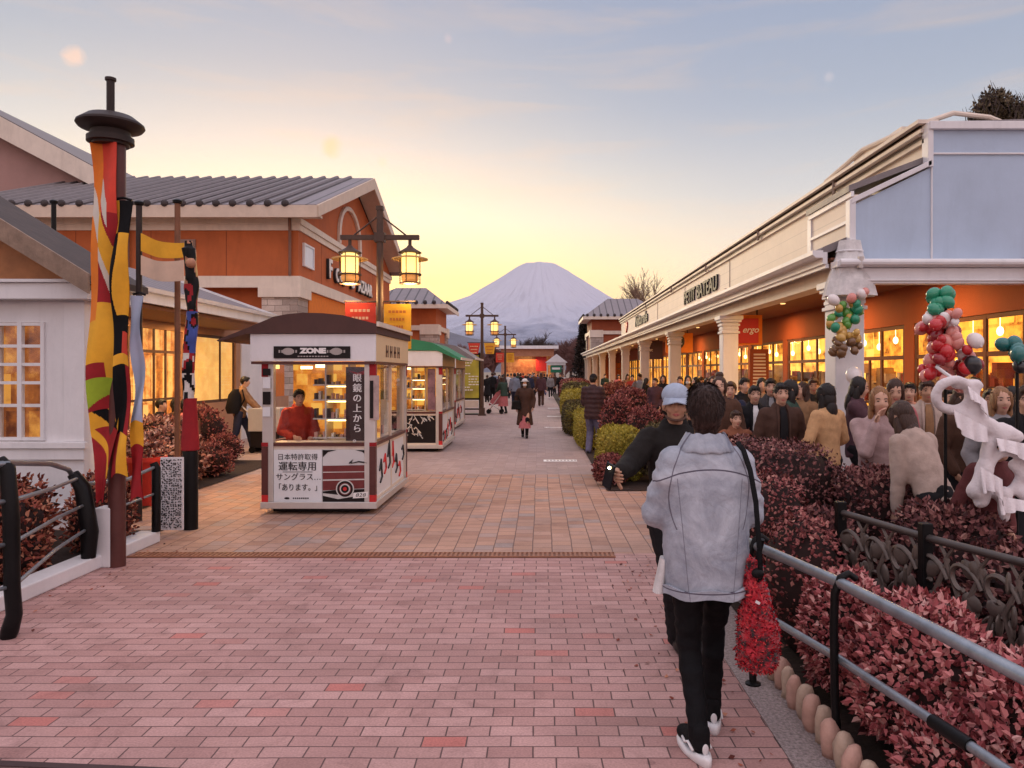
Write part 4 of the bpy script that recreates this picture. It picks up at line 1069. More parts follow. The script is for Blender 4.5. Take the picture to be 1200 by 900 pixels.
# ------------------------------------------------------------------ street lamps with lanterns, and their banners
lampbrown = M('lamp_brown', (.085, .05, .036), .5, .2, 8, .05, 60, spec=.25)
def street_lamp(label, x, y, rz=0.0):
    t = thing('street_lamp', label, 'street lamp', (0, 0, 0), 'twin-lantern street lamps')
    mb = MB(); mb.box(-.16, .16, -.16, .16, 0, .06); mb.box(-.11, .11, -.11, .11, .06, .32); mb.tube([(0, 0, .3), (0, 0, 4.66)], [.075, .055], 12); mb.box(-.06, .06, -.06, .06, 4.60, 4.67)
    mb.build('post', lampbrown, t, smooth=40)
    mb = MB(); mb.box(-.68, .68, -.04, .04, 4.09, 4.17); mb.box(-.09, .09, -.07, .07, 4.05, 4.21)
    mb.tube([(0, 0, 4.52), (-.45, 0, 4.17)], .014, 6); mb.tube([(0, 0, 4.52), (.45, 0, 4.17)], .014, 6)
    mb.build('cross_arm', lampbrown, t)
    for s in (-1, 1):
        xx = s * .52
        mb = MB()
        mb.tube([(xx, 0, 4.09), (xx, 0, 3.98)], .03, 8)
        mb.lathe((xx, 0, 0), [(.04, 3.99), (.06, 3.96), (.12, 3.92), (.19, 3.88), (.205, 3.865), (.19, 3.86), (.14, 3.855)], 20)
        mb.lathe((xx, 0, 0), [(.17, 3.50), (.20, 3.50), (.20, 3.475), (.17, 3.475)], 20); mb.lathe((xx, 0, 0), [(.12, 3.36), (.185, 3.345), (.185, 3.325), (.10, 3.31)], 20)
        for k in range(6):
            a = 2 * PI * k / 6 + .3; mb.tube([(xx + .172 * math.cos(a), .172 * math.sin(a), 3.87), (xx + .172 * math.cos(a), .172 * math.sin(a), 3.33)], .009, 5)
        L = mb.build('lantern', lampbrown, t, smooth=35)
        mb = MB(); mb.lathe((xx, 0, 0), [(.175, 3.80), (.31, 3.765), (.315, 3.745), (.175, 3.775)], 22); mb.build('brim', M('lamplit_brim', (.55, .32, .10), .45, .15), L, smooth=30)  # brim is amber because the lamp glow is put into its colour
        mb = MB(); mb.lathe((xx, 0, 0), [(.05, 3.50), (.13, 3.51), (.145, 3.55), (.145, 3.82), (.10, 3.86)], 16); mb.build('lamp_glass', warm_lamp, L, smooth=60)
        mb = MB(); mb.lathe((xx, 0, 0), [(.12, 3.36), (.15, 3.40), (.15, 3.48), (.12, 3.49)], 16); mb.build('amber_diffuser', M_emit('amber_diffuser', (.85, .36, .09), .5), L)
    mb = MB(); mb.tube([(-.62, 0, 3.02), (.62, 0, 3.02)], .016, 6); mb.build('banner_rail', lampbrown, t)
    return place(t, (x, y, 0), rz)
def banner(label, x, y, x0, x1, z0, z1, mat, taper=0.0):
    t = thing('street_banner', label, 'banner', (0, 0, 0), 'banners hung from the street lamps')
    mb = MB(); n = 8; rows = []
    for j in range(7):
        v = j / 6; r = []
        for i in range(n + 1):
            u = i / n; xx = x0 + (x1 - x0) * (taper * v * .5 + u * (1 - taper * v)); r.append(Vector((xx, .02 * math.sin(u * 7) * v - .012, z1 + (z0 - z1) * v)))
        rows.append(r + [p + Vector((0, .012, 0)) for p in reversed(r)])
    mb.rings(rows, 0, True, True); c = mb.build('cloth', mat, t, smooth=40)
    mb = MB()
    for k in range(3):
        z = z1 - .16 - k * .13; w = (x1 - x0) * (.32 - .05 * k); m = (x0 + x1) / 2
        for q in range(5): mb.box(m - w + q * w * .42, m - w + q * w * .42 + w * .3, -.040, -.035, z, z + .045)
    mb.build('print', M('banner_print_' + mat.name, (.75, .5, .3), .6) if mat is bannerred else M('banner_print_dark', (.5, .16, .03), .6), c)
    return place(t, (x, y, 0))
street_lamp('tall twin-lantern lamp behind the brown-roofed booth', -2.76, 13.3)
banner('red banner with pale print over the brown booth roof', -2.76, 13.3, -.60, -.07, 2.2, 3.0, bannerred)
banner('amber banner with faint print over the brown booth roof', -2.76, 13.3, .07, .54, 2.2, 2.98, yellow)
street_lamp('twin-lantern lamp post standing beside the lit directory board', -2.37, 31.8)
banner('red tapering banner on the lamp by the directory board', -2.37, 31.8, -.58, -.08, 2.55, 3.0, bannerred, .35)
banner('orange tapering banner on the lamp by the directory board', -2.37, 31.8, .08, .55, 2.55, 3.0, yellow, .25)
street_lamp('small distant twin-lantern lamp above the crowd', -2.12, 47.7)
banner('small red banner on the distant lamp above the crowd', -2.12, 47.7, -.58, -.08, 2.4, 3.0, bannerred)
banner('small orange banner on the distant lamp above the crowd', -2.12, 47.7, .08, .55, 2.4, 3.0, yellow)

# directory board
db = thing('directory_board', 'lit olive yellow directory board with white lines of text in a black frame', 'information board', (-3.0, 32.6, 0))
mb = MB(); mb.box(-3.62, -3.56, 32.55, 32.65, 0, 2.62); mb.box(-2.56, -2.50, 32.55, 32.65, 0, 2.62); mb.box(-3.56, -2.56, 32.55, 32.65, 2.52, 2.62); mb.box(-3.56, -2.56, 32.56, 32.64, .62, .70); mb.box(-3.56, -2.56, 32.57, 32.63, .2, .26)
mb.box(-3.7, -2.45, 32.3, 32.9, 0, .05); mb.build('frame', signblack, db)
mm_, nt, b = nodes('lit_board')
tc = mk(nt, 'ShaderNodeTexCoord'); nz = mk(nt, 'ShaderNodeTexNoise', i_Scale=1.5, i_Detail=3.0); nt.links.new(tc.outputs['Object'], nz.inputs['Vector'])
rp = ramp(nt, [(.35, (.05, .04, .006)), (.7, (.30, .21, .015))]); nt.links.new(nz.outputs['Fac'], rp.inputs['Fac']); nt.links.new(rp.outputs['Color'], b.inputs['Emission Color']); b.inputs['Emission Strength'].default_value = .8; b.inputs['Base Color'].default_value = (.2, .15, .02, 1)
mb = MB(); mb.box(-3.56, -2.56, 32.6, 32.63, .70, 2.52); f = mb.build('lit_face', mm_, db)
mb = MB(); rnd = random.Random(3)
for k in range(13):
    z = 2.42 - k * .115; x = -3.48 if k < 7 or k > 10 else -3.0
    w = rnd.uniform(.25, .6)
    q = 0
    while q < w:
        l = rnd.uniform(.05, .14); mb.box(x + q, x + q + l, 32.585, 32.598, z - .022, z + .022); q += l + .03
mb.build('print', whiteink, f)
mb = MB(); mb.box(-3.5, -2.6, 32.58, 32.6, .30, .58); mb.build('lower_panel', offw, db)
bn = thing('waste_bin', 'small black bin standing at the foot of the directory board', 'bin', (-3.75, 31.6, 0))
mb = MB(); mb.prism([(-3.95, 0), (-3.45, 0), (-3.42, .62), (-3.98, .62)], 'y', 31.2, 31.7); mb.build('body', blackpaint, bn, bevel=.02)
mb = MB(); mb.box(-4.0, -3.4, 31.18, 31.72, .62, .68); mb.build('lid', darkmetal, bn, bevel=.015)

# ------------------------------------------------------------------ left foreground: banner mast, totem, railings
mast = thing('banner_mast', 'dark round mast with a domed cap and pipe, draped in flags', 'mast', (-3.92, 7.13, 0))
mb = MB(); mb.tube([(-3.92, 7.13, 0), (-3.92, 7.13, 3.99)], .075, 16); mb.build('shaft', brownprint, mast, smooth=40)
mb = MB(); mb.lathe((-3.98, 7.13, 0), [(.16, 3.90), (.165, 3.92), (.20, 3.925), (.20, 3.975), (.17, 3.98), (.17, 4.03), (.27, 4.06), (.29, 4.085), (.285, 4.105), (.20, 4.17), (.07, 4.20), (.05, 4.205)], 24)
mb.tube([(-3.98, 7.13, 4.2), (-3.98, 7.13, 4.50)], .035, 10); mb.lathe((-3.98, 7.13, 0), [(.035, 4.50), (.048, 4.505), (.048, 4.53), (.02, 4.54)], 12)
mb.build('cap', darkmetal, mast, smooth=35)
mb = MB(); mb.box(-4.09, -3.93, 7.06, 7.22, 0, .55); mb.build('plinth', white, mast, bevel=.01)
def flagmesh(name, label, x0, x1, y, z0, z1, fn, mats, wav=.05, nx=44, nz=360, phase=0.0, point=0.0):
    t = thing(name, label, 'flag', ((x0 + x1) / 2, y, z0), 'cloth flags on the entrance mast')
    mb = MB(); th = .008
    def P(i, j, o):
        u = i / nx; v = j / nz
        w = x0 + (x1 - x0) * u
        if point and v > 1 - point:
            k = (v - 1 + point) / point; mid = x0 + (x1 - x0) * .4; w = mid + (w - mid) * (1 - k * .8)
        yy = y - o * th + wav * math.sin(u * 5 + v * 6 + phase) + .03 * math.sin(v * 17 + u * 2)
        return Vector((w + .015 * math.sin(v * 9 + phase), yy, z1 + (z0 - z1) * v + .05 * math.sin(u * 3) * v))
    for o in (0, 1):
        vs = [P(i, j, o) for j in range(nz + 1) for i in range(nx + 1)]
        k0 = len(mb.v); mb.v += vs
        for j in range(nz):
            for i in range(nx):
                k = k0 + j * (nx + 1) + i
                q = (k, k + 1, k + nx + 2, k + nx + 1)
                mb.f.append(q if o else q[::-1]); mb.m.append(fn((i + .5) / nx, (j + .5) / nz))
    mb.build('cloth', mats, t, smooth=60)
    mb = MB(); mb.tube([(x0, y + .01, z1 + .01), ((x0 + x1) / 2, y + .03, z1 + .03), (x1, y + .05, z1 + .01)], .012, 6); mb.build('header_cord', blackpaint, t)
    return t
fm = [orangecl, bannerred, yellow, M('pale_cloth', (.60, .55, .48), .8, .1, 8), M('leaf_green_cloth', (.30, .42, .03), .8, .15, 8), blackcloth, darkred, M('pale_blue_cloth', (.42, .50, .66), .8, .08, 5)]
def fn1(u, v):
    s = v * 1.0 - u * .10
    if v < .62:
        if u < .34 and v < .5: return 0 if not (.12 < v - u * .25 < .20) else 3
        w = v - u * .22
        if .02 < w < .09 and u < .7: return 3 if v > .1 else 2
        if .11 < w < .26: return 2 if .11 < w < .22 else 3
        if v < .45: return 1 if v < .2 else 6
        return 2
    if v < .66: return 6 if u < .6 else 2
    if v < .75: return 4 if (v + u * .05) < .74 else 6
    if v < .80: return 5 if abs(v - .72 - u * .1) < .02 else 2
    return 6 if abs(v - .8 - u * .12) > .015 else 2
flagmesh('striped_flag', 'long red and orange striped flag hanging down the mast', gx(104, 7), gx(136, 7), 7.02, gz(590, 7), gz(166, 7), fn1, fm, .035, point=.2)
def fn2(u, v):
    if v < .12: return 5 if u > .25 else 2
    if v < .42: return 2 if (u > .12 + .3 * math.sin(v * 9) ** 2) else 5
    if v < .48: return 5
    if v < .56: return 1 if u > .5 else 5
    if v < .60: return 2
    if v < .85: return 5 if u < .75 else 6
    return 2 if u > .4 else 6
flagmesh('pointed_flag', 'pointed yellow and black flag twisted round the mast', gx(134, 7), gx(152, 7), 6.99, gz(560, 7), gz(235, 7), fn2, fm, .02, phase=2)
flagmesh('blue_streamer', 'pale blue streamer with amber and red foot beside the mast', gx(148, 7), gx(161, 7), 7.1, gz(590, 7), gz(345, 7), lambda u, v: 7 if v < .62 else (2 if v < .74 else 6), fm, .012, phase=4)
tp = thing('totem_bollard', 'black bollard topped by a red wrap and a colourful carved totem', 'bollard', (-4.0, 8.8, 0))
mb = MB(); mb.lathe((-4.0, 8.8, 0), [(.085, 0), (.085, .86), (.078, .90)], 16); mb.build('post', blackpaint, tp, smooth=40)
mb = MB(); mb.lathe((-4.0, 8.8, 0), [(.075, .90), (.10, .91), (.085, 1.2), (.07, 1.46), (.075, 1.5)], 14); mb.build('red_wrap', darkred, tp, smooth=50)
mb = MB(); n = 20; rs = []; NZ = 110
for k in range(NZ + 1):
    z = 1.49 + k * (3.3 - 1.49) / NZ
    rs.append([Vector((-4.0 + .02 * math.sin(z * 3) + math.cos(2 * PI * q / n) * (.068 + .03 * mnoise.noise(Vector((math.cos(2 * PI * q / n) * .9, math.sin(2 * PI * q / n) * .9, z * 4.5)))) * (1 if k < NZ - 4 else .6), 8.8 + math.sin(2 * PI * q / n) * (.066 + .03 * mnoise.noise(Vector((math.cos(2 * PI * q / n) * .9, math.sin(2 * PI * q / n) * .9, z * 4.5)))) * (1 if k < NZ - 4 else .6), z)) for q in range(n)])
mb.rings(rs)
for i_, f in enumerate(mb.f):
    c_ = sum((mb.v[q] for q in f), Vector()) / len(f); a = math.atan2(c_.y - 8.8, c_.x + 4.0)
    v = mnoise.noise(Vector((math.cos(a) * .8, math.sin(a) * .8, c_.z * 4.2))) + .45 * mnoise.noise(Vector((a * 1.2 + c_.z * 6, c_.z * 9, 4)))
    z = c_.z
    if z < 1.78: mi = 3 if abs(v) < .28 else 0
    elif z < 2.02: mi = 0 if v < .05 else (1 if v < .3 else 3)
    elif z < 2.5: mi = 2 if v < .12 else (0 if v < .32 else 1)
    elif z < 2.8: mi = 0 if v < -.1 else (1 if v < .18 else 3)
    else: mi = 0 if v < .02 else (5 if v < .2 else 4)
    mb.m[i_] = mi
mb.lathe((-3.955, 8.72, 2.98), [(.01, 0), (.05, .02), (.06, .07), (.03, .11)], 10, 5)
mb.build('carving', [blackpaint, darkred, M('totem_blue', (.05, .08, .30), .6, .3, 9), M('totem_white', (.6, .56, .52), .6, .3, 9), M('totem_gold', (.5, .33, .12), .6, .3, 9), M('totem_flesh', (.45, .22, .13), .6, .3, 9)], tp, smooth=60)
# thin posts with black caps and the two-part pennant between
def thin_post(label, px, y, ptop, mat):
    t = thing('thin_post', label, 'post', (gx(px, y), y, 0), 'thin banner posts by the restaurant')
    x = gx(px, y)
    mb = MB(); mb.tube([(x, y, 0), (x, y, gz(ptop, y))], .035, 10); mb.build('pole', mat, t, smooth=40)
    mb = MB(); z = gz(ptop, y); mb.lathe((x, y, z), [(.04, -.01), (.055, .0), (.06, .03), (.03, .05)], 10); mb.build('cap', blackpaint, t, smooth=40)
thin_post('black thin post carrying the amber pennant beside the mast', 163, 9.3, 240, darkmetal)
thin_post('rusty thin post behind the amber pennant', 208, 9.6, 238, brownwood)
thin_post('black thin post rising over the white kiosk roof', 63, 11.5, 238, blackpaint)
pn = thing('pennant', 'amber over cream cloth pennant slung between two thin posts', 'banner', (-4.6, 9.25, 2.8))
def pen(z_l0, z_l1, z_r0, z_r1, name, mat):
    mb = MB(); rows = []
    for i in range(13):
        u = i / 12; x = gx(165, 9.25) + (gx(214, 9.25) - gx(165, 9.25)) * u; y = 9.25 + .03 * math.sin(u * 8)
        s = .05 * math.sin(u * PI)
        zb = z_l0 + (z_r0 - z_l0) * u - s; zt = z_l1 + (z_r1 - z_l1) * u - s
        rows.append([Vector((x, y, zb)), Vector((x, y, zt)), Vector((x, y + .012, zt)), Vector((x, y + .012, zb))])
    mb.rings(rows); mb.build(name, mat, pn, smooth=40)
pen(gz(294, 9.25), gz(273, 9.25), gz(301, 9.25), gz(284, 9.25), 'upper_cloth', yellow); pen(gz(322, 9.25), gz(299, 9.25), gz(328, 9.25), gz(304, 9.25), 'lower_cloth', M('cream_cloth', (.66, .48, .36), .8, .1, 6))
ap = thing('net_panel', 'white panel with black speckled pattern between railing and totem', 'panel', (-4.1, 8.4, 0))
mb = MB(); mb.box(gx(190, 8.5), gx(216, 8.5), 8.46, 8.49, .06, .86); mb.build('sheet', M('net_white', (.72, .70, .72), .6), ap)
mb = MB(); rnd = random.Random(2); x0 = gx(191, 8.5); x1 = gx(215, 8.5)
for j in range(30):
    for i in range(9):
        x = x0 + (x1 - x0) * (i + .5 + rnd.uniform(-.3, .3)) / 9; z = .08 + .76 * (j + .5 + rnd.uniform(-.3, .3)) / 30
        mb.rbox((x, 8.455, z), (rnd.uniform(.008, .016), .006, rnd.uniform(.006, .02)), (0, rnd.uniform(0, 3), 0))
mb.build('speckle', ink, ap)
# left railing: thick curved posts and bent rails
rl = thing('entrance_railing', 'black railing with thick bowed posts and grey rails along the white kerb', 'railing', (-3.9, 6.5, 0))
def post_curve(pts, r, name='post'):
    mb = MB(); mb.tube(pts, r, 12); mb.build(name, blackpaint, rl, smooth=50)
post_curve([(-3.60, 5.2, .0), (-3.585, 5.2, .05), (-3.555, 5.2, .16), (-3.57, 5.2, .35), (-3.575, 5.2, .8), (-3.60, 5.2, 1.14), (-3.66, 5.2, 1.2)], [.05, .055, .05, .05, .052, .05, .045])
post_curve([(-4.08, 6.95, .12), (-4.07, 6.95, .35), (-4.13, 6.95, .75), (-4.22, 6.95, .88)], [.06, .075, .07, .05])
post_curve([(-4.04, 8.1, .12), (-4.04, 8.1, .78), (-4.07, 8.1, .84)], [.045, .045, .04])
def rail(pts, r): 
    mb = MB(); mb.tube(pts, r, 8); mb.build('rail', steel, rl, smooth=50)
rail([(-3.95, 4.4, 1.20), (-3.60, 5.2, 1.18), (-3.70, 5.35, 1.17), (-3.95, 6.2, 1.06), (-4.2, 6.85, .93), (-4.22, 6.95, .86)], .022)
rail([(-3.95, 4.4, .95), (-3.57, 5.2, .93), (-3.9, 6.2, .87), (-4.16, 6.9, .84)], .016)
rail([(-3.95, 4.4, .66), (-3.57, 5.2, .64), (-3.9, 6.2, .62), (-4.10, 6.9, .60)], .014)
rail([(-3.95, 4.4, .36), (-3.56, 5.2, .35), (-3.9, 6.2, .37), (-4.08, 6.9, .38)], .014)
rail([(-4.14, 7.0, .78), (-4.07, 7.6, .74), (-4.05, 8.1, .80)], .018)
rail([(-4.1, 7.0, .48), (-4.06, 7.6, .5), (-4.05, 8.1, .52)], .012)

# ------------------------------------------------------------------ right foreground: hand rail, ornate fence, edging stones
hr = thing('hand_rail', 'grey tubular hand rail on black hooked posts beside the planting bed', 'railing', (1.35, 3.6, 0))
top = [(1.185, 4.75, .80), (1.25, 4.42, .80), (1.41, 3.62, .81), (1.50, 2.9, .82), (1.56, 2.46, .82), (1.64, 2.36, .82), (1.9, 2.30, .82)]
mb = MB(); mb.tube(top, .027, 14); mb.build('top_rail', steel, hr, smooth=60)
low = [(1.19, 4.75, .43), (1.25, 4.42, .43), (1.41, 3.62, .45), (1.52, 2.9, .46), (1.60, 2.40, .46), (1.66, 2.0, .46)]
mb = MB(); mb.tube(low, .02, 12); mb.build('lower_rail', steel, hr, smooth=60)
mb = MB(); mb.tube([(1.51, 2.95, .46), (1.545, 2.75, .46)], .027, 12); mb.build('rail_sleeve', blackpaint, hr, smooth=60)
def hook(x, y):
    mb = MB(); mb.tube([(x, y, 0), (x, y, .02), (x - .015, y, .3), (x - .02, y, .6), (x - .015, y, .76), (x + .012, y, .835), (x + .05, y, .855), (x + .085, y, .83)], [.024, .022, .02, .02, .02, .019, .018, .016], 10)
    mb.lathe((x, y, 0), [(.045, .0), (.045, .012), (.025, .02)], 12)
    mb.build('post', blackpaint, hr, smooth=50)
hook(1.40, 3.6); hook(1.23, 4.42); hook(1.60, 2.40)
# ornate fence with scrollwork
of = thing('scroll_fence', 'black iron fence with leafy scrollwork in front of the seated people', 'fence', (2.1, 4.2, 0))
fa, fb = Vector((1.93, 4.95, 0)), Vector((2.34, 3.45, 0)); fd = (fb - fa); FL = fd.length; fu = fd.normalized()
def fp(s, z, o=0.0): return fa + fu * s + Vector((fu.y * o, -fu.x * o, z))
mb = MB(); mb.tube([fp(-.0, .90), fp(FL * .5, .89), fp(FL, .90)], .022, 8); mb.tube([fp(0, .30), fp(FL, .30)], .016, 8); mb.build('rail', M('dull_iron', (.09, .075, .07), .5, .2, 8, metal=.5), of, smooth=50)
for s in (0.02, .48 * FL, FL):
    mb = MB(); mb.box(-.03, .03, -.03, .03, 0, .97); mb.v = [p + fp(s, 0) for p in mb.v]; mb.build('post', blackpaint, of, bevel=.006)
mb = MB()
for k in range(7):
    s = .12 + k * FL / 7
    for sg_ in (1, -1):
        pts = []
        for q in range(16):
            a = q / 15 * 4.6; r = .13 * (1 - q / 19)
            pts.append(fp(s + sg_ * (.0 + r * math.cos(a + .3)), .60 + sg_ * .10 + r * math.sin(a), .006 * sg_))
        mb.tube(pts, .014, 6)
        pts = [fp(s + sg_ * .02, .31), fp(s + sg_ * .09, .45), fp(s + sg_ * .03, .62), fp(s + sg_ * .12, .80), fp(s + sg_ * .06, .88)]
        mb.tube(pts, [.012, .015, .016, .013, .008], 6)
    for q in range(6):
        c = fp(s + random.uniform(-.1, .1), random.uniform(.4, .82)); mb.ell(c, (.014, .045, .06), (random.uniform(-1, 1), 0, random.uniform(-1, 1)), 8, 5)
mb.build('scrollwork', M('tarnished_iron', (.13, .10, .085), .5, .35, 10, metal=.3), of, smooth=60)
# edging stones
stm = [M('pink_stone', (.50, .30, .24), .6, .2, 14, .3, 40), M('tan_stone', (.46, .34, .26), .6, .2, 14, .3, 40)]
rnd = random.Random(4)
yy_ = 4.62; k = 0
while yy_ > 2.9 and k < 14:
    st = MB(); r = rnd.uniform(.036, .050)
    cx = 1.375 + rnd.uniform(-.012, .012)
    prof = [(r * .82, 0), (r, .05), (r * 1.04, .11), (r * .9, .14), (r * .6, .17), (r * .2, .18)]
    st.lathe((cx, yy_, 0), prof, 10)
    st.v = [p + Vector((mnoise.noise(p * 14) * .014, mnoise.noise(p * 14 + Vector((5, 0, 0))) * .014, 0)) for p in st.v]
    o = st.build('edging_stone', stm[k % 2], smooth=180)
    tag(o, 'rounded pinkish stone stood upright along the edge of the planting bed', 'edging stone', 'upright edging stones of the planting bed')
    yy_ -= .118 + rnd.uniform(0, .02); k += 1

fm_ = thing('rubber_mat', 'dark brown rubber mat lying at the bottom edge of the brick paving', 'mat', (-2.8, 3.0, 0))
mb = MB(); mb.prism([(-4.0, 2.2), (-1.3, 2.2), (-1.62, 3.44), (-4.0, 3.62)], 'z', .001, .012); mb.build('mat', M('rubber_brown', (.10, .06, .055), .8, .2, 12, .3, 80), fm_)
mb = MB(); mb.prism([(-4.0, 3.60), (-1.62, 3.42), (-1.60, 3.46), (-4.0, 3.65)], 'z', .0012, .016); mb.build('edging', M('rubber_edge', (.06, .035, .035), .7, .2), fm_)
# ------------------------------------------------------------------ plants
LF_pink = M_leaf('pink_leaves', [(0, (.05, .012, .015)), (.2, (.24, .05, .055)), (.5, (.45, .13, .135)), (.85, (.58, .24, .225)), (1, (.66, .40, .36))])
LF_maroon = M_leaf('maroon_leaves', [(0, (.05, .012, .014)), (.4, (.18, .045, .045)), (.8, (.34, .11, .10)), (1, (.46, .22, .18))])
LF_plum = M_leaf('plum_leaves', [(0, (.03, .012, .014)), (.45, (.13, .042, .042)), (.85, (.27, .11, .10)), (1, (.42, .22, .18))])
LF_rust = M_leaf('rust_leaves', [(0, (.05, .014, .012)), (.35, (.22, .05, .035)), (.75, (.40, .13, .075)), (1, (.50, .24, .15))])
LF_olive = M_leaf('olive_leaves', [(0, (.20, .17, .025)), (.5, (.34, .29, .045)), (1, (.46, .38, .08))])
LF_dull = M_leaf('dull_green_leaves', [(0, (.035, .03, .014)), (.5, (.085, .07, .03)), (1, (.15, .12, .055))])
LF_dark = M_leaf('dark_green_leaves', [(0, (.012, .022, .012)), (.6, (.04, .06, .03)), (.85, (.09, .11, .06)), (.9, (.6, .55, .5)), (1, (.7, .62, .58))])
LF_mix = M_leaf('mixed_terrace_leaves', [(0, (.03, .02, .02)), (.3, (.22, .08, .065)), (.6, (.45, .24, .20)), (.9, (.55, .38, .33)), (1, (.6, .12, .05))])
LF_con = M_leaf('conifer_needles', [(0, (.018, .014, .012)), (1, (.06, .045, .035))])
barkm = M('grey_brown_bark', (.13, .085, .07), .9, .3, 10, .4, 30)
twigred = M('reddish_twigs', (.17, .085, .075), .9, .3, 10)
twigdark = M('dark_twigs', (.07, .05, .045), .9, .3, 10)
twigtan = M('tan_twigs', (.26, .17, .12), .9, .3, 10)

def leaf(mb, p, n, size, rnd, asp=.72):
    t = Vector((rnd.uniform(-1, 1), rnd.uniform(-1, 1), rnd.uniform(-.4, 1))).normalized()
    u = n.cross(t)
    if u.length < .1: u = Vector((1, 0, 0))
    u.normalize(); d = (n * rnd.uniform(.1, .8) + u.cross(n) * rnd.uniform(.4, 1) + Vector((0, 0, rnd.uniform(-.4, .3)))).normalized()
    w = d.cross(n)
    if w.length < .1: w = u
    w.normalize(); s = size * rnd.uniform(.6, 1.25)
    k = d.cross(w).normalized() * s * .18
    if size > .0365:
        h = w * s * asp * .5
        mb.add([p, p + d * s * .28 + h * .85 + k, p + d * s * .66 + h * .8 + k, p + d * s - k, p + d * s * .66 - h * .8 + k, p + d * s * .28 - h * .85 + k], [(0, 1, 2, 3), (0, 3, 4, 5)])
    else:
        mb.add([p, p + d * s * .45 + w * s * asp * .5 + k, p + d * s, p + d * s * .45 - w * s * asp * .5 + k], [(0, 1, 2), (0, 2, 3)])

def blob_leaves(mb, c, r, n, size, rnd, ex=2.0, shell=.72, lump=.16, seed=0.0, up=True):
    for _ in range(n):
        v = Vector((rnd.gauss(0, 1), rnd.gauss(0, 1), rnd.gauss(0, 1)))
        if v.length < 1e-3: continue
        v.normalize()
        if up and v.z < -.75: v.z = -v.z
        q = (abs(v.x) ** ex + abs(v.y) ** ex + abs(v.z) ** ex) ** (-1 / ex)
        k = rnd.uniform(shell, 1.0) * (1 + lump * mnoise.noise(v * 2.4 + Vector((seed, 0, 0))) + lump * .6 * mnoise.noise(v * 6 + Vector((0, seed, 0))))
        p = Vector((v.x * q * r[0] * k, v.y * q * r[1] * k, v.z * q * r[2] * k)) + Vector(c)
        if p.z < .01: p.z = rnd.uniform(.01, .08)
        leaf(mb, p, v, size, rnd)

corem = M('shrub_dark_core', (.024, .011, .010), .95, .3, 12)  # dark brown for the solid core inside each shrub
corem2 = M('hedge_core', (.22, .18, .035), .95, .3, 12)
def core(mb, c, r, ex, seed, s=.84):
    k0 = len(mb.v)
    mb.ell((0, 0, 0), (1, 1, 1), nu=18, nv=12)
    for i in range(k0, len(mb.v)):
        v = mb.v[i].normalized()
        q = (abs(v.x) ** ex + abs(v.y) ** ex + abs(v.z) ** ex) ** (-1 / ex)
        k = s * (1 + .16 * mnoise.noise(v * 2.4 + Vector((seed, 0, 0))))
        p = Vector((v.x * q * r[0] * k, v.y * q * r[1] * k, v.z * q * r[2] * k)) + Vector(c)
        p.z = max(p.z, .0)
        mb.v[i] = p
def shrub(name, label, cat, c, r, n, size, mat, ex=2.0, group=None, seed=1, shell=.72, lump=.18, cm=None, stems=True, cs=.84):
    rnd = random.Random(seed)
    t = thing(name, label, cat, (c[0], c[1], 0), group)
    mb = MB(); core(mb, c, r, ex, seed, cs); mb.build('inner_core', cm or corem, t, smooth=180)  # solid core behind the leaves, stops the shrub being see-through
    mb = MB(); blob_leaves(mb, c, r, n, size, rnd, ex, shell, lump, seed); mb.build('foliage', mat, t)
    return t
G1 = 'shrubs of the right planting bed'
shrub('leafy_shrub', 'pink broad-leaved shrub spilling between the rails by a hooked post', 'shrub', (1.78, 3.55, .36), (.32, .42, .40), 6000, .040, LF_pink, seed=11, group=G1)
shrub('leafy_shrub', 'pink broad-leaved shrub below the bend of the hand rail', 'shrub', (1.98, 2.95, .32), (.34, .42, .36), 6500, .042, LF_pink, seed=12, group=G1)
shrub('leafy_shrub', 'pink broad-leaved shrub at the foot of the scroll fence', 'shrub', (1.88, 3.75, .28), (.26, .42, .32), 6200, .040, LF_pink, seed=13, group=G1)
shrub('leafy_shrub', 'pale pink shrub topping the bed behind the hooked post', 'shrub', (1.70, 4.25, .34), (.24, .36, .36), 5600, .037, LF_pink, seed=14, group=G1)
shrub('leafy_shrub', 'low pink shrub spreading over the stones at the bottom of the bed', 'shrub', (1.66, 3.05, .20), (.20, .34, .24), 2600, .038, LF_pink, seed=15, group=G1)
shrub('leafy_shrub', 'dark green shrub with white blossoms under the rail bend', 'shrub', (1.86, 2.42, .26), (.25, .26, .30), 900, .06, LF_dark, seed=16, group=G1)
shrub('leafy_shrub', 'deep maroon fine-leaved shrub beside the red bag', 'shrub', (1.70, 4.95, .42), (.28, .42, .48), 2600, .034, LF_maroon, seed=17, group=G1)
shrub('leafy_shrub', 'maroon twiggy shrub filling the bed beside the denim jacket', 'shrub', (1.72, 5.65, .52), (.34, .45, .58), 3200, .034, LF_maroon, seed=18, group=G1)
shrub('leafy_shrub', 'maroon shrub between the twiggy shrub and the scroll fence', 'shrub', (1.98, 5.35, .42), (.26, .36, .46), 2600, .04, LF_plum, seed=19, group=G1)
G2 = 'clipped plum hedges before the seated people'
shrub('clipped_hedge', 'plum hedge with fine leaves against the denim jacket shoulder', 'hedge', (1.95, 6.7, .60), (.62, .62, .62), 6500, .036, LF_plum, 3.5, G2, 21, .85, .08)
shrub('clipped_hedge', 'plum hedge in front of the woman in the apricot top', 'hedge', (2.72, 6.15, .52), (.40, .5, .52), 4200, .038, LF_plum, 3.0, G2, 22, .85, .1)
shrub('clipped_hedge', 'dark plum hedge behind the scroll fence below the fair-haired woman', 'hedge', (2.75, 5.15, .42), (.38, .5, .50), 3600, .045, LF_plum, 2.8, G2, 23, .82, .12)
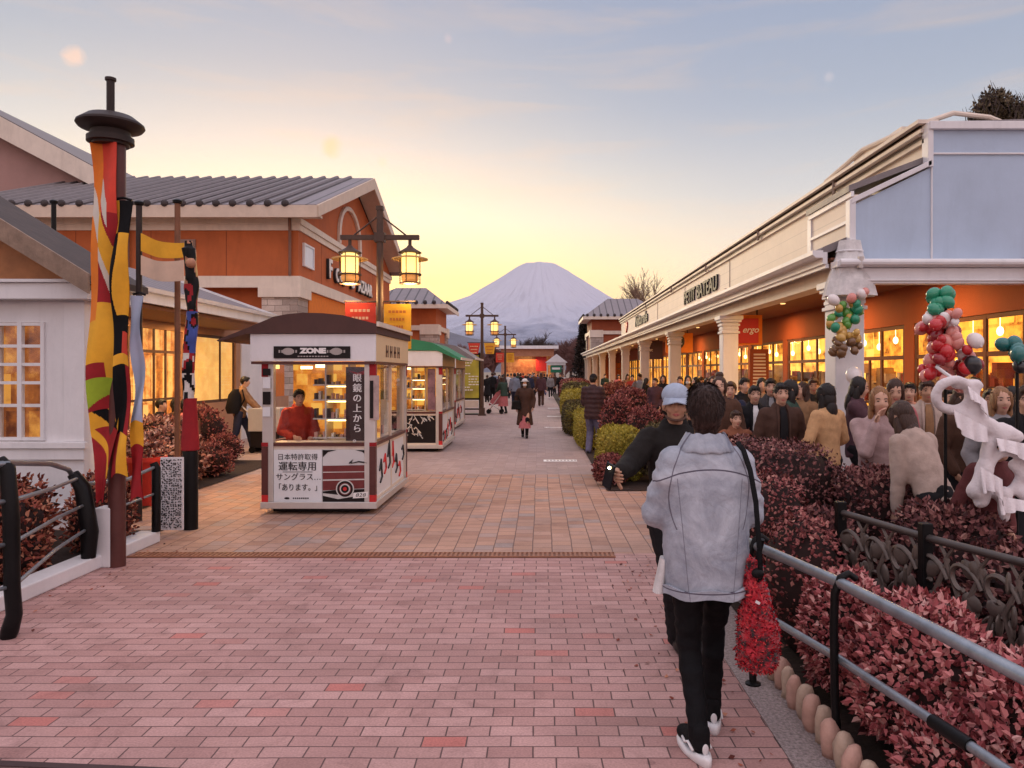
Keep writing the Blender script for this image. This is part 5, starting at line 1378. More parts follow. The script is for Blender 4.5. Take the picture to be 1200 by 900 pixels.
shrub('clipped_hedge', 'dark plum hedge below the white cloth figure', 'hedge', (2.80, 4.1, .40), (.36, .55, .46), 3300, .05, LF_plum, 2.8, G2, 24, .82, .12)
# left planter
G3 = 'rust-leaved plants behind the left railing'
shrub('planter_shrub', 'rusty red shrub behind the tallest bowed post', 'shrub', (-4.62, 5.7, .36), (.40, .62, .44), 2800, .055, LF_rust, 2.6, G3, 31)
shrub('planter_shrub', 'rusty red shrub between the bowed posts before the kiosk window', 'shrub', (-4.72, 6.6, .34), (.42, .5, .42), 2400, .055, LF_rust, 2.6, G3, 32)
shrub('planter_shrub', 'small rusty shrub between the mast and the speckled panel', 'shrub', (-4.42, 7.75, .36), (.26, .42, .42), 2000, .045, LF_rust, 2.4, G3, 33)
shrub('planter_shrub', 'dark rusty shrub against the white kiosk wall', 'shrub', (-5.6, 7.7, .34), (.7, .5, .44), 2600, .06, LF_rust, 2.4, G3, 34)
# restaurant terrace planting
G4 = 'terrace planting by the restaurant'
for k, (px, Y, rx, rz, sz, lab) in enumerate([
    (178, 11.0, .42, .45, .07, 'mixed pinkish plants behind the speckled panel'), (203, 12.2, .5, .52, .07, 'mixed plants below the lit restaurant windows'),
    (186, 13.8, .6, .55, .08, 'pale terrace plants in front of the seated diners'), (243, 13.2, .42, .32, .05, 'low dark shrub beside the totem by the paving'),
    (240, 15.6, .45, .6, .06, 'dark brown bush against the low restaurant wall'), (262, 15.2, .35, .32, .05, 'small dark shrub by the feet of the walking vendor')]):
    shrub('terrace_plant', lab, 'plant', (gx(px, Y), Y, rz * .85), (rx, rx, rz), 1500, sz, LF_mix if k < 3 else LF_maroon, 2.2, G4, 40 + k)
pt = thing('flower_pot', 'red plastic flower pot among the terrace plants', 'flower pot', (gx(172, 10.4), 10.4, 0))
mb = MB(); mb.lathe((gx(172, 10.4), 10.4, 0), [(.16, 0), (.24, .58), (.26, .6), (.26, .66), (.22, .66), (.20, .6)], 20); mb.build('pot', M('red_plastic', (.50, .04, .03), .4, .1), pt, smooth=40)
mb = MB(); blob_leaves(mb, (gx(172, 10.4), 10.4, .78), (.25, .25, .2), 500, .06, random.Random(3)); mb.build('foliage', LF_mix, pt)
# clipped hedges along the path
G5 = 'clipped yellow-green hedges along the path'
def hedge(label, x0, x1, y0, y1, zt, seed, mat=LF_olive, n=5200, sz=.05, cm=None):
    c = ((x0 + x1) / 2, (y0 + y1) / 2, zt * .49)
    return shrub('path_hedge', label, 'hedge', c, ((x1 - x0) / 2, (y1 - y0) / 2, zt * .51), n, sz, mat, 4.5, G5, seed, .9, .06, cm or corem2, cs=.93)
hedge('yellow-green box hedge beside the outstretched hand', 1.0, 1.72, 12.4, 13.9, .86, 51)
hedge('tall narrow yellow-green hedge beside the man in jeans', .90, 1.5, 17.4, 21.0, .84, 52)
hedge('dark clipped mound on the path side of the tall narrow hedge', .70, 1.45, 21.4, 24.0, .95, 53, LF_dull, 3500, .06)
hedge('broad yellow-green hedge farther up the path', .88, 2.0, 28.5, 33.5, 1.08, 54, LF_olive, 5000, .075)
hedge('dull green hedge behind the broad yellow one', 1.1, 2.6, 35, 39, 1.25, 55, LF_dull, 3600, .09)
hedge('long brownish hedge at the far arcade end', 1.3, 3.1, 44, 52, 1.35, 56, LF_maroon, 3600, .11)
G6 = 'round dark shrubs along the arcade'
for k, (px, Y, rx, zt, sz, mat, lab) in enumerate([
    (725, 15.2, .38, 1.36, .05, LF_maroon, 'tall round dark red shrub beside the man in jeans'),
    (757, 13.6, .40, 1.20, .045, LF_maroon, 'round maroon shrub behind the outstretched arm'),
    (772, 12.5, .36, .98, .045, LF_dull, 'round dull green shrub by the shoulder of the capped man'),
    (738, 19.0, .5, 1.45, .06, LF_maroon, 'round reddish shrub deeper by the arcade columns'),
    (722, 24.0, .6, 1.5, .07, LF_rust, 'rust-brown shrub below the far columns'),
    (716, 12.2, .28, .50, .04, LF_maroon, 'low dark shrub at the foot of the yellow-green box hedge'),
    (860, 9.4, .5, 1.12, .045, LF_plum, 'round plum shrub hidden behind the dark-haired head')]):
    shrub('round_shrub', lab, 'shrub', (gx(px, Y), Y, zt * .5), (rx, rx, zt * .5), 2600, sz, mat, 2.2, G6, 60 + k, .78, .14)
# ------------------------------------------------------------------ trees
def bare_tree(label, x, y, h, seed, mat, spread=.5, dens=5, depth=5, twig=None, trunk=.16, name='bare_tree'):
    rnd = random.Random(seed)
    t = thing(name, label, 'tree', (x, y, 0), 'bare winter trees')
    tr, cr = MB(), MB()
    def grow(p, d, L, r, lv):
        q = p + d * L
        m = p + d * L * .5 + Vector((rnd.uniform(-1, 1), rnd.uniform(-1, 1), 0)) * L * .06
        (tr if lv < 1 else cr).tube([p, m, q], [r, r * .85, r * .68], 6 if lv < 2 else (4 if lv < 4 else 3), caps=False)
        if lv >= depth: return
        for _ in range(dens if lv > 0 else dens + 1):
            a = Vector((rnd.uniform(-1, 1), rnd.uniform(-1, 1), rnd.uniform(-.15, .75)))
            nd = (d + a * spread * (1.5 if lv == 0 else 1.15)).normalized(); nd.z = max(nd.z, -.05)
            s = rnd.uniform(.35, 1.0)
            grow(p + (q - p) * s if lv else p + (q - p) * rnd.uniform(.55, 1), nd, L * rnd.uniform(.58, .82) * (1 if lv else .85), r * (.62 - .06 * (1 - s)), lv + 1)
    grow(Vector((x, y, 0)), Vector((rnd.uniform(-.05, .05), 0, 1)).normalized(), h * .36, trunk, 0)
    tr.build('trunk', barkm, t, smooth=180); cr.build('crown', mat, t)
    return t
bare_tree('broad bare tree over the arcade roof beside the tower', gx(740, 80), 80, 13.2, 1, twigtan, .6, 4, 5, trunk=.2)
bare_tree('tallest bare tree over the arcade roof', gx(766, 82), 82, 14.6, 2, twigtan, .55, 4, 5, trunk=.2)
bare_tree('thin bare tree just clearing the arcade roof beside the tall pair', gx(792, 84), 84, 13.6, 8, twigtan, .55, 3, 5, trunk=.15)
for k, (px, Y, h, lab) in enumerate([(668, 96, 7.8, 'broad reddish bare tree beside the conifer at the street end'), (650, 104, 6.4, 'lower reddish bare tree between the white tent and the broad one'), (681, 90, 6.2, 'reddish bare tree touching the far tower'),
                                 (660, 84, 5.6, 'small reddish bare tree behind the white tent')]):
    bare_tree(lab, gx(px, Y), Y, h, 20 + k, twigred, .8, 5, 5, trunk=.22)
for k, (px, Y, h, lab) in enumerate([(627, 115, 9.2, 'dark bare tree rising behind the glowing end shop'), (643, 120, 8.8, 'dark bare tree between the end shop and the white tent'), (600, 100, 5.8, 'dark bare tree under the small distant lamp'), (578, 92, 5.2, 'brown bare tree between the two distant lamps'), (556, 84, 5.0, 'brown bare tree behind the lamp with tapering banners'), (536, 86, 5.4, 'brown bare tree behind the directory board')]):
    bare_tree(lab, gx(px, Y), Y, h, 30 + k, twigdark if k < 3 else twigred, .75, 5, 5, trunk=.2)
def brush_tree(label, px, Y, ztop, rx, rz, seed):
    x = gx(px, Y); t = thing('brushy_tree', label, 'tree', (x, Y, 0), 'brushy trees over the blue end wall'); rnd = random.Random(seed)
    mb = MB(); mb.tube([(x, Y, 0), (x + .1, Y, ztop - rz), (x, Y, ztop - .3)], [.25, .16, .04], 8); mb.build('trunk', barkm, t, smooth=180)
    mb = MB(); blob_leaves(mb, (x, Y, ztop - rz), (rx, rx, rz), 5200, .16, rnd, 2.0, .35, .35, seed)
    mb.build('crown', M_leaf('winter_brush_leaves_%d' % seed, [(0, (.05, .035, .022)), (.6, (.12, .09, .05)), (1, (.20, .15, .09))]), t)
    mb = MB()
    for k in range(150):
        a = rnd.uniform(0, 2 * PI); r = rnd.uniform(0, .95) ** .6; p = Vector((x + rx * r * math.cos(a), Y + rx * r * math.sin(a), ztop - rz + rz * math.sqrt(max(0, 1 - r * r)) * rnd.uniform(.7, .95)))
        q = p + Vector((rnd.uniform(-.25, .25), 0, rnd.uniform(.2, .7))); mb.tube([p, (p + q) / 2 + Vector((.04, 0, 0)), q], [.022, .016, .007], 4)
    mb.build('twigs', twigdark, t)
brush_tree('dense brown domed tree showing over the blue end wall', 1166, 30, 12.6, 1.05, 1.5, 41)
brush_tree('lower brown tree beside the dense dome over the blue end wall', 1203, 29, 11.9, .8, 1.3, 42)
# a scatter of fallen leaves along the bed and the left kerb
mb = MB(); rnd = random.Random(77)
for k in range(150):
    if k % 3: p = Vector((1.12 - abs(rnd.gauss(0, .25)), rnd.uniform(3.0, 7.4), .006))
    else: p = Vector((-3.95 + abs(rnd.gauss(0, .25)), rnd.uniform(4.5, 8), .006))
    leaf(mb, p, Vector((rnd.uniform(-.3, .3), rnd.uniform(-.3, .3), 1)), .035, rnd)
    for q in mb.v[-4:]: q.z = min(max(q.z, .004), .016)
o = mb.build('fallen_leaves', LF_rust); tag(o, 'small rusty leaves scattered on the brick paving edges', 'fallen leaves', kind='stuff')
ct = thing('conifer_tree', 'dark conifer standing against the far tower', 'tree', (gx(684, 74), 74, 0))
mb = MB(); X = gx(684, 74); mb.tube([(X, 74, 0), (X, 74, 7)], [.2, .04], 8); mb.build('trunk', barkm, ct)
mb = MB(); rnd = random.Random(8)
for k in range(2600):
    v = rnd.random() ** .8; z = .8 + v * 6.2; r = (1 - v) * 1.5 * (.55 + .45 * abs(math.sin(z * 5))) + .05; a = rnd.uniform(0, 2 * PI); q = r * rnd.uniform(.5, 1)
    p = Vector((X + q * math.cos(a), 74 + q * math.sin(a), z - q * .25)); leaf(mb, p, Vector((math.cos(a), math.sin(a), .1)), .34, rnd, .4)
mb.build('crown', LF_con, ct)
# ------------------------------------------------------------------ people
skinA = M('skin_light', (.58, .34, .24), .5, .08, 20)
skinB = M('skin_tan', (.46, .25, .16), .5, .08, 20)
hairD = M_hair('hair_dark', (.013, .009, .008))
hairB = M_hair('hair_brown', (.05, .02, .011))
hairF = M_hair('hair_fair', (.27, .13, .055))
def CL(name, c, rough=.85): return M('cloth_' + name, tuple(x * .9 for x in c), rough, .25, 9, .18, 60, spec=.15)
c_black, c_char, c_brown, c_plum = CL('black', (.016, .015, .017)), CL('charcoal', (.055, .05, .052)), CL('brown', (.075, .04, .03)), CL('plum', (.09, .045, .055))
c_grey, c_denim, c_beige, c_cream = CL('grey', (.25, .24, .25)), CL('denim', (.10, .12, .22)), CL('beige', (.34, .23, .15)), CL('cream', (.50, .38, .32))
c_rose, c_green, c_navy, c_apricot = CL('rose', (.50, .16, .17)), CL('dark_green', (.04, .07, .055)), CL('navy', (.03, .035, .07)), CL('apricot', (.58, .34, .17))
c_red, c_tan, c_bluegrey, c_white, c_umber = CL('red', (.45, .05, .03)), CL('tan', (.30, .165, .085)), CL('blue_grey', (.20, .24, .32)), CL('white', (.7, .68, .67)), CL('umber', (.09, .045, .03))
sh_dark, sh_white = M('shoe_dark', (.02, .018, .018), .45, .2, 9), M('shoe_white', (.72, .70, .70), .5, .08, 9)
lipm, eyem, browm = M('lips', (.42, .13, .11), .5, 0), M('eye_dark', (.012, .01, .01), .25, 0), M('brow', (.03, .018, .015), .7, 0)

def ik(a, t, l1, l2, hint):
    a, t = Vector(a), Vector(t); d = t - a; L = min(max(d.length, .05), (l1 + l2) * .995)
    d.normalize(); t2 = a + d * L
    k = (l1 * l1 - l2 * l2 + L * L) / (2 * L); hgt = math.sqrt(max(l1 * l1 - k * k, 0))
    h = Vector(hint); h = h - d * h.dot(d)
    if h.length < 1e-4: h = Vector((0, 1, 0))
    return a + d * k + h.normalized() * hgt, t2

def hand_geo(mb, wrist, d, pn, right, curl=.5, s=1.0):
    """palm, four unequal fingers bent at the knuckles and a thumb off the side of the palm"""
    d = d.normalized(); pn = (pn - d * pn.dot(d)).normalized(); side = d.cross(pn) * (1 if right else -1)
    c = wrist + d * .05 * s
    m = Matrix((side, d, pn)).transposed()
    mb.ell(c, (.040 * s, .052 * s, .018 * s), m.to_euler(), 10, 6)
    for k, (o, L) in enumerate(((-.028, .066), (-.010, .076), (.009, .071), (.027, .056))):
        p = wrist + d * .088 * s + side * o * s; dd = d.copy()
        for seg in range(3):
            a = curl * (.55 + .25 * seg); dd = (dd * math.cos(a) + pn * math.sin(a)).normalized(); pn2 = pn
            q = p + dd * L * s * (.45, .32, .26)[seg]; mb.cap(p, q, (.0095 - .001 * seg) * s, (.0088 - .001 * seg) * s, 7); p = q
    p = wrist + d * .03 * s - side * .034 * s; dd = (d * .6 - side * .75 + pn * .35 * curl).normalized()
    for seg in range(2):
        q = p + dd * .036 * s; mb.cap(p, q, .0115 * s, .010 * s, 7); p = q; dd = (dd + d * .5 + pn * curl * .6).normalized()

def strands(mb, hc, n, rnd, L=.03):
    vs = list(mb.v)
    for _ in range(n):
        q = rnd.choice(vs); d = (q - hc); d.normalize(); dn = Vector((rnd.uniform(-.22, .22), -.45 + rnd.uniform(-.2, .2), -1.0)); dn = dn - d * dn.dot(d)
        if dn.length < .05: dn = Vector((rnd.uniform(-1, 1), -1, 0))
        dn = (dn.normalized() + d * rnd.uniform(.03, .2)).normalized(); sd = dn.cross(d).normalized() * .0016; l = L * rnd.uniform(.5, 1.3)
        q = q - d * .002
        mb.add([q - sd, q + sd, q + dn * l * .6 + sd * .7 + d * .002, q + dn * l, q + dn * l * .6 - sd * .7 + d * .002], [(0, 1, 2, 3, 4)])

def person(label, x, y, rz, h=1.70, hip=.90, feet=((-.09, 0, 0), (.09, 0, 0)), hands=((-.24, .06, .84), (.24, .06, .84)), lean=0.0, yaw=0.0, pitch=0.0,
           top=('jacket', None), bottom=('trousers', None), hair=('short', None), skin=None, shoes=None, vox=.024, face=False, wide=1.0, mask=False, hat=None,
           group='people strolling on the promenade', curl=.5, lw=1.0, inner=None, elbow=((-.6, -.8, -.3), (.6, -.8, -.3)), z=0.0, spread=1.0):
    skin = skin or skinA; shoes = shoes or sh_dark; hm = hair[1] or hairD
    t = thing('person', label, 'person', (0, 0, 0), group)
    U = lambda p: Vector((p[0], p[1] * math.cos(lean) + (p[2] - hip) * math.sin(lean), hip + (p[2] - hip) * math.cos(lean) - p[1] * math.sin(lean)))
    Z = lambda v: v + hip - .90          # torso heights are written for a 0.90 hip
    sw = .165 * wide
    body = MB()
    def tors(mb, secs):
        k0 = len(mb.v); mb.loft([((0, cy, Z(zz)), rx * wide, ry) for zz, cy, rx, ry in secs], 16)
        for i in range(k0, len(mb.v)): mb.v[i] = U(mb.v[i])
    tors(body, [(.82, 0, .12, .09), (.90, 0, .15, .10), (1.0, 0, .138, .09), (1.10, 0, .125, .085), (1.24, .005, .148, .10), (1.36, 0, .16, .095), (1.43, -.01, .12, .075), (1.46, -.012, .06, .06)])
    body.cap(U((0, -.012, Z(1.40))), U((0, .005, Z(1.54))), .058, .052)
    hc = U((0, .018, Z(1.605)))
    hr_ = Euler((-pitch - lean * .6, 0, yaw)).to_matrix()
    HP = lambda p: hc + hr_ @ Vector(p)
    def hell(mb, c, r, mi=0, nu=16, nv=12): mb.ell(HP(c), r, hr_.to_euler(), nu, nv, mi)
    hell(body, (0, -.004, .02), (.075, .093, .098)); hell(body, (0, .022, -.045), (.056, .066, .070)); hell(body, (0, .058, -.082), (.030, .028, .026))
    hell(body, (0, .098, -.018), (.013, .016, .024)); hell(body, (0, .086, .012), (.010, .012, .03))
    for s in (-1, 1):
        hell(body, (s * .078, -.008, -.008), (.011, .022, .034)); hell(body, (s * .036, .064, -.025), (.026, .026, .026))
    hipj = [Vector((s * .085, 0, hip)) for s in (-1, 1)]
    knees, ankles = [], []
    for s, f in zip((0, 1), feet):
        an = Vector((f[0], f[1], .085 + f[2])); kn, an = ik(hipj[s], an, .44, .42, (0.02 * (1 if s else -1), 1, .15)); knees.append(kn); ankles.append(an)
        q_ = .86 if bottom[0] == 'tights' else 1.0
        body.cap(hipj[s], kn, .082 * q_, .055 * q_); body.cap(kn, an, .055 * q_, .038 * q_); body.cap(kn + (an - kn) * .3 + Vector((0, -.012, 0)), kn + (an - kn) * .55, .05 * q_, .042 * q_)
    sho = [U((s * sw, -.008, Z(1.395))) for s in (-1, 1)]
    elb, wri = [], []
    for s in (0, 1):
        hd = hands[s]; tgt = U((hd[0], hd[1], Z(hd[2]))) if len(hd) == 3 else Vector(hd[:3])
        e, w_ = ik(sho[s], tgt, .29, .26, elbow[s]); elb.append(e); wri.append(w_)
        body.cap(sho[s], e, .050, .040); body.cap(e, w_, .040, .027)
    b_ = remesh(body, vox, 2)
    for s in (0, 1):
        d = (wri[s] - elb[s]).normalized(); inn = Vector((-1 if s else 1, 0, 0)) * .7 + Vector((0, .3, 0))
        hand_geo(b_, wri[s], d, inn, s == 1, curl)
    bo = b_.build('body', skin, t, smooth=180)
    # trousers, tights or skirt
    bm_ = bottom[1] or c_black; lo = MB()
    slim = bottom[0] == 'tights'
    if bottom[0] in ('trousers', 'tights'):
        g = .004 if slim else .020
        lo.ell((0, 0, hip + .01), (.165 * wide, .12, .15))
        for s in (0, 1):
            lo.cap(hipj[s], knees[s], (.092 + g) * lw, (.060 + g) * lw); lo.cap(knees[s], ankles[s] + Vector((0, 0, -.015 if not slim else .03)), (.060 + g) * lw, .044 + g * 1.5)
            if slim: lo.cap(knees[s] + (ankles[s] - knees[s]) * .3 + Vector((0, -.018, 0)), knees[s] + (ankles[s] - knees[s]) * .55, .056, .048)
        wr = lambda p, n: p + n * .008 * mnoise.noise(Vector((p.x * 14, p.y * 14, p.z * 26)))
        remesh(lo, vox, 2, wr).build('trousers' if not slim else 'tights', bm_, t, smooth=180)
    else:
        zl = bottom[2] if len(bottom) > 2 else .48; k_ = .72 if top[0] == 'coat' else 1.0
        cy = (knees[0].y + knees[1].y) * .35
        lo.loft([((0, cy + (.05 if k_ < 1 else 0), zl), .25 * k_, .20 * k_), ((0, cy * .7, zl + .2), .22 * k_, .17 * k_), ((0, 0, hip), .17, .125), ((0, 0, hip + .13), .14, .10)], 20)
        lo.build('skirt', bm_, t, smooth=60)
        lg = MB()
        for s in (0, 1): lg.cap(knees[s] + Vector((0, 0, .06)), ankles[s], .062, .045)
        lg.build('boot', c_black, t, smooth=60)
    # upper garment
    if top[0]:
        tm = top[1] or c_black; up = MB(); kind = top[0]
        g = {'jacket': .030, 'puffer': .050, 'coat': .032, 'sweater': .018}[kind]
        zb = {'jacket': .80, 'puffer': .76, 'coat': .38, 'sweater': .86}[kind]
        secs = [(zb, 0, (.155 if kind != 'coat' else .22) + g, (.105 if kind != 'coat' else .17) + g)]
        if kind == 'coat': secs += [(.66, 0, .185 + g, .135 + g)]
        secs += [(.92, 0, .152 + g, .105 + g), (1.08, 0, .135 + g, .095 + g), (1.24, .005, .155 + g, .108 + g), (1.37, 0, .162 + g, .10 + g * .8), (1.44, -.01, .11 + g * .5, .075 + g * .5), (1.485, -.008, .072 + g * .3, .07 + g * .3)]
        if kind in ('coat',) and lean > .05: pass
        tors(up, secs)
        for s in (0, 1):
            up.cap(sho[s] + Vector((0, 0, -.012)), elb[s], .055 + g, .046 + g * .8); up.cap(elb[s], elb[s] + (wri[s] - elb[s]) * .94, .046 + g * .8, .034 + g * .6)
        if kind in ('jacket', 'puffer', 'coat'): up.cap(U((-.04, -.03, Z(1.47))), U((.04, -.03, Z(1.47))), .055, .055)
        if kind == 'puffer': wr = lambda p, n: p + n * (.006 * math.sin(p.z * 62) + .008 * mnoise.noise(p * 16))
        else: wr = lambda p, n: p + n * (.004 * mnoise.noise(Vector((p.x * 12, p.y * 12, p.z * 17))) + .016 * max(0, .26 - abs(mnoise.noise(Vector((p.x * 9 + p.z * 7, p.y * 9, p.z * 10 - p.x * 6))))))
        remesh(up, vox, 2, wr).build({'sweater': 'sweater', 'coat': 'coat'}.get(kind, 'jacket'), tm, t, smooth=180)
    if inner:
        mb = MB()
        for z_, w_, d_ in ((1.46, .035, .075), (1.38, .042, .12), (1.25, .045, .148), (1.10, .05, .140), (.95, .055, .150)):
            pass
        rs = []
        for z_, w_, d_ in ((1.47, .030, .068), (1.40, .040, .118), (1.28, .045, .150), (1.12, .05, .140), (.96, .055, .150)):
            rs.append([U((-w_, d_ - .03, Z(z_))), U((-w_ * .9, d_ + .002, Z(z_))), U((0, d_ + .012, Z(z_))), U((w_ * .9, d_ + .002, Z(z_))), U((w_, d_ - .03, Z(z_)))])
        mb.rings(rs); mb.build('shirt_front', inner, t, smooth=60)
        for s in (-1, 1):
            mb = MB(); mb.tube([U((s * .045, .05, Z(1.49))), U((s * .062, .112, Z(1.42))), U((s * .062, .150, Z(1.29))), U((s * .060, .150, Z(1.12))), U((s * .062, .155, Z(.96)))], [.014, .016, .012, .009, .009], 7); mb.build('lapel', top[1], t, smooth=60)
    # shoes
    for s in (0, 1):
        a = ankles[s]; so = MB(); so.ell((a.x, a.y + .055, a.z - .04), (.047, .135, .05), None, 12, 8); so.ell((a.x, a.y - .01, a.z - .01), (.045, .055, .055), None, 12, 8)
        zmin = a.z - .085
        so.v = [Vector((p.x, p.y, max(p.z, zmin))) for p in so.v]
        so.build('shoe', shoes, t, smooth=50)
    # hair
    if hair[0]:
        hb = MB(); hell(hb, (0, -.018, .030), (.084, .096, .104), 0, 18, 12)
        if hair[0] == 'short': hell(hb, (0, .045, .085), (.062, .05, .034), 0, 12, 8)
        if hair[0] in ('long', 'bun'):
            for s in (-1, 1): hell(hb, (s * .066, .022, .0), (.024, .045, .085))
        if hair[0] == 'long':
            hell(hb, (0, -.055, -.06), (.082, .06, .13)); hell(hb, (0, -.078, -.17), (.078, .05, .13))
            for s in (-1, 1): hell(hb, (s * .07, -.01, -.11), (.026, .042, .13))
        if hair[0] == 'bun': hell(hb, (0, -.05, .135), (.05, .05, .045))
        hb.v = [p + (p - hc).normalized() * (.007 * mnoise.noise(Vector((p.x * 60, p.y * 60, p.z * 18))) + .004 * mnoise.noise(p * 140)) for p in hb.v]
        if vox <= .018: strands(hb, hc, 900, random.Random(int(abs(x) * 100)))
        hb.build('hair', hm, t, smooth=180)
    if face:
        for s in (-1, 1):
            mb = MB(); hell(mb, (s * .031, .083, .010), (.0115, .006, .0048), 0, 10, 6); mb.build('eye', eyem, t, smooth=180)
            mb = MB(); mb.tube([HP((s * .016, .090, .030)), HP((s * .032, .089, .035)), HP((s * .050, .076, .028))], [.0035, .0042, .0025], 6); mb.build('eyebrow', browm, t)
        if not mask:
            mb = MB(); mb.tube([HP((-.024, .078, -.058)), HP((-.008, .087, -.055)), HP((.008, .087, -.055)), HP((.024, .078, -.058))], [.002, .0055, .0055, .002], 6); mb.tube([HP((-.018, .080, -.062)), HP((0, .087, -.065)), HP((.018, .080, -.062))], [.002, .006, .002], 6); mb.build('mouth', lipm, t)
    if mask:
        mb = MB(); hell(mb, (0, .052, -.048), (.062, .055, .048)); mb.build('face_mask', M('mask_white', (.72, .72, .74), .7, .05), t, smooth=180)
    if hat == 'beanie':
        mb = MB(); hell(mb, (0, -.012, .055), (.088, .103, .098)); mb.build('hat', c_black, t, smooth=180)
    if hat == 'brim':
        mb = MB(); hell(mb, (0, -.008, .075), (.084, .098, .07)); hell(mb, (0, 0, .06), (.13, .145, .012)); mb.build('hat', c_white, t, smooth=60)
    place(t, (x, y, z), rz, h / 1.72)
    t['_h'] = 0; del t['_h']
    return t, dict(wri=wri, elb=elb, hc=hc, HP=HP, hr=hr_, hell=hell, sho=sho, ankles=ankles, U=U, Z=Z)
strollA = ((-.06, .10, .0), (.06, -.08, .02)); walkA = ((-.08, .22, .0), (.08, -.20, .04)); walkB = ((-.08, -.20, .05), (.08, .22, .0))
down = ((-.25, .05, .86), (.25, .05, .86)); swing = ((-.25, .20, .88), (.25, -.10, .86)); swing2 = ((-.25, -.10, .86), (.25, .20, .88))
phone = ((-.07, .27, 1.16), (.07, .27, 1.16)); pushp = ((-.17, .42, 1.02), (.17, .42, 1.02)); pocket = ((-.20, .10, .90), (.20, .10, .90))
BACK, FRONT, TOL, TOR = 0.0, PI, PI / 2, -PI / 2

# --- the man in the pale denim jacket, walking away
def fgman():
    den, nt, b = nodes('washed_denim')
    tc = mk(nt, 'ShaderNodeTexCoord'); nz = mk(nt, 'ShaderNodeTexNoise', i_Scale=4.5, i_Detail=9.0, i_Roughness=.7, i_Distortion=.5); nt.links.new(tc.outputs['Object'], nz.inputs['Vector'])
    rp = ramp(nt, [(.28, (.12, .135, .19)), (.42, (.28, .305, .36)), (.58, (.40, .43, .49)), (.74, (.56, .60, .66))]); nt.links.new(nz.outputs['Fac'], rp.inputs['Fac'])
    sp = mk(nt, 'ShaderNodeSeparateXYZ'); nt.links.new(tc.outputs['Object'], sp.inputs[0])
    def mth(op, a, b_=None, c=None):
        n = mk(nt, 'ShaderNodeMath', operation=op)
        for i, v in enumerate((a, b_, c)):
            if v is None: continue
            if isinstance(v, (int, float)): n.inputs[i].default_value = v
            else: nt.links.new(v, n.inputs[i])
        return n.outputs[0]
    X, Z_ = sp.outputs['X'], sp.outputs['Z']
    x2 = mth('MULTIPLY', X, X)
    yl = mth('LESS_THAN', mth('ABSOLUTE', mth('SUBTRACT', Z_, mth('MULTIPLY_ADD', x2, -1.1, 1.345))), .0035)
    hl = mth('LESS_THAN', mth('ABSOLUTE', mth('SUBTRACT', Z_, .775)), .003)
    ax = mth('ABSOLUTE', X)
    sl_ = mth('LESS_THAN', mth('ABSOLUTE', mth('SUBTRACT', ax, mth('MULTIPLY_ADD', Z_, .09, .035))), .0018)
    sl_ = mth('MULTIPLY', sl_, mth('LESS_THAN', Z_, 1.30))
    ah = mth('LESS_THAN', mth('ABSOLUTE', mth('SUBTRACT', ax, mth('MULTIPLY_ADD', mth('POWER', mth('ABSOLUTE', mth('SUBTRACT', Z_, 1.22)), 2.0), -1.3, .188))), .003)
    ah = mth('MULTIPLY', ah, mth('GREATER_THAN', Z_, 1.06))
    seam = mth('MINIMUM', mth('ADD', mth('ADD', mth('ADD', yl, hl), mth('MULTIPLY', sl_, .6)), mth('MULTIPLY', ah, .8)), 1.0)
    wear = mth('MULTIPLY', mth('SUBTRACT', 1.0, mth('MINIMUM', mth('MULTIPLY', mth('ABSOLUTE', mth('SUBTRACT', Z_, mth('MULTIPLY_ADD', x2, -1.1, 1.338))), 22.0), 1.0)), .35)
    mx = mk(nt, 'ShaderNodeMixRGB'); mx.inputs['Color2'].default_value = (.10, .09, .12, 1); wm = mk(nt, 'ShaderNodeMixRGB'); wm.inputs['Color2'].default_value = (.62, .63, .68, 1); nt.links.new(wear, wm.inputs['Fac']); nt.links.new(rp.outputs[0], wm.inputs['Color1']); nt.links.new(seam, mx.inputs['Fac']); nt.links.new(wm.outputs[0], mx.inputs['Color1'])
    nt.links.new(mx.outputs[0], b.inputs['Base Color']); b.inputs['Roughness'].default_value = .8; b.inputs['Specular IOR Level'].default_value = .25
    n2 = mk(nt, 'ShaderNodeTexNoise', i_Scale=220.0, i_Detail=3.0); nt.links.new(tc.outputs['Object'], n2.inputs['Vector'])
    n3 = mk(nt, 'ShaderNodeTexNoise', i_Scale=9.0, i_Detail=4.0, i_Distortion=1.5); nt.links.new(tc.outputs['Object'], n3.inputs['Vector'])
    hsum = mth('ADD', mth('MULTIPLY', n2.outputs['Fac'], .12), mth('SUBTRACT', mth('MULTIPLY', n3.outputs['Fac'], 1.6), mth('MULTIPLY', seam, .5)))
    bp = mk(nt, 'ShaderNodeBump', i_Strength=.5, i_Distance=.012); nt.links.new(hsum, bp.inputs['Height']); nt.links.new(bp.outputs[0], b.inputs['Normal'])
    t, J = person('man in a pale washed denim jacket and black skinny trousers walking away from the camera', 0, 0, 0, 1.72, feet=((-.055, -.12, .0), (.075, .20, .0)),
                  hands=((-.09, .30, 1.16), (.10, .30, 1.13)), elbow=((-.42, -.3, -1), (.42, -.3, -1)), top=(None, None), bottom=('tights', CL('black_denim', (.007, .0068, .008), .75)),
                  hair=(None, None), skin=skinB, vox=.013, group='two men in the foreground', pitch=-.12, lw=.94, wide=.86)
    U = J['U']; el = J['elb']; wr = J['wri']; so = J['sho']
    up = MB()
    up.loft([((.0, .0, .752), .190, .150), ((0, 0, .80), .196, .155), ((0, 0, .95), .204, .155), ((0, 0, 1.10), .208, .150), ((0, 0, 1.24), .206, .145), ((0, -.005, 1.34), .192, .130), ((0, -.012, 1.40), .165, .110), ((0, -.012, 1.445), .115, .092), ((0, -.008, 1.48), .080, .08)], 24)
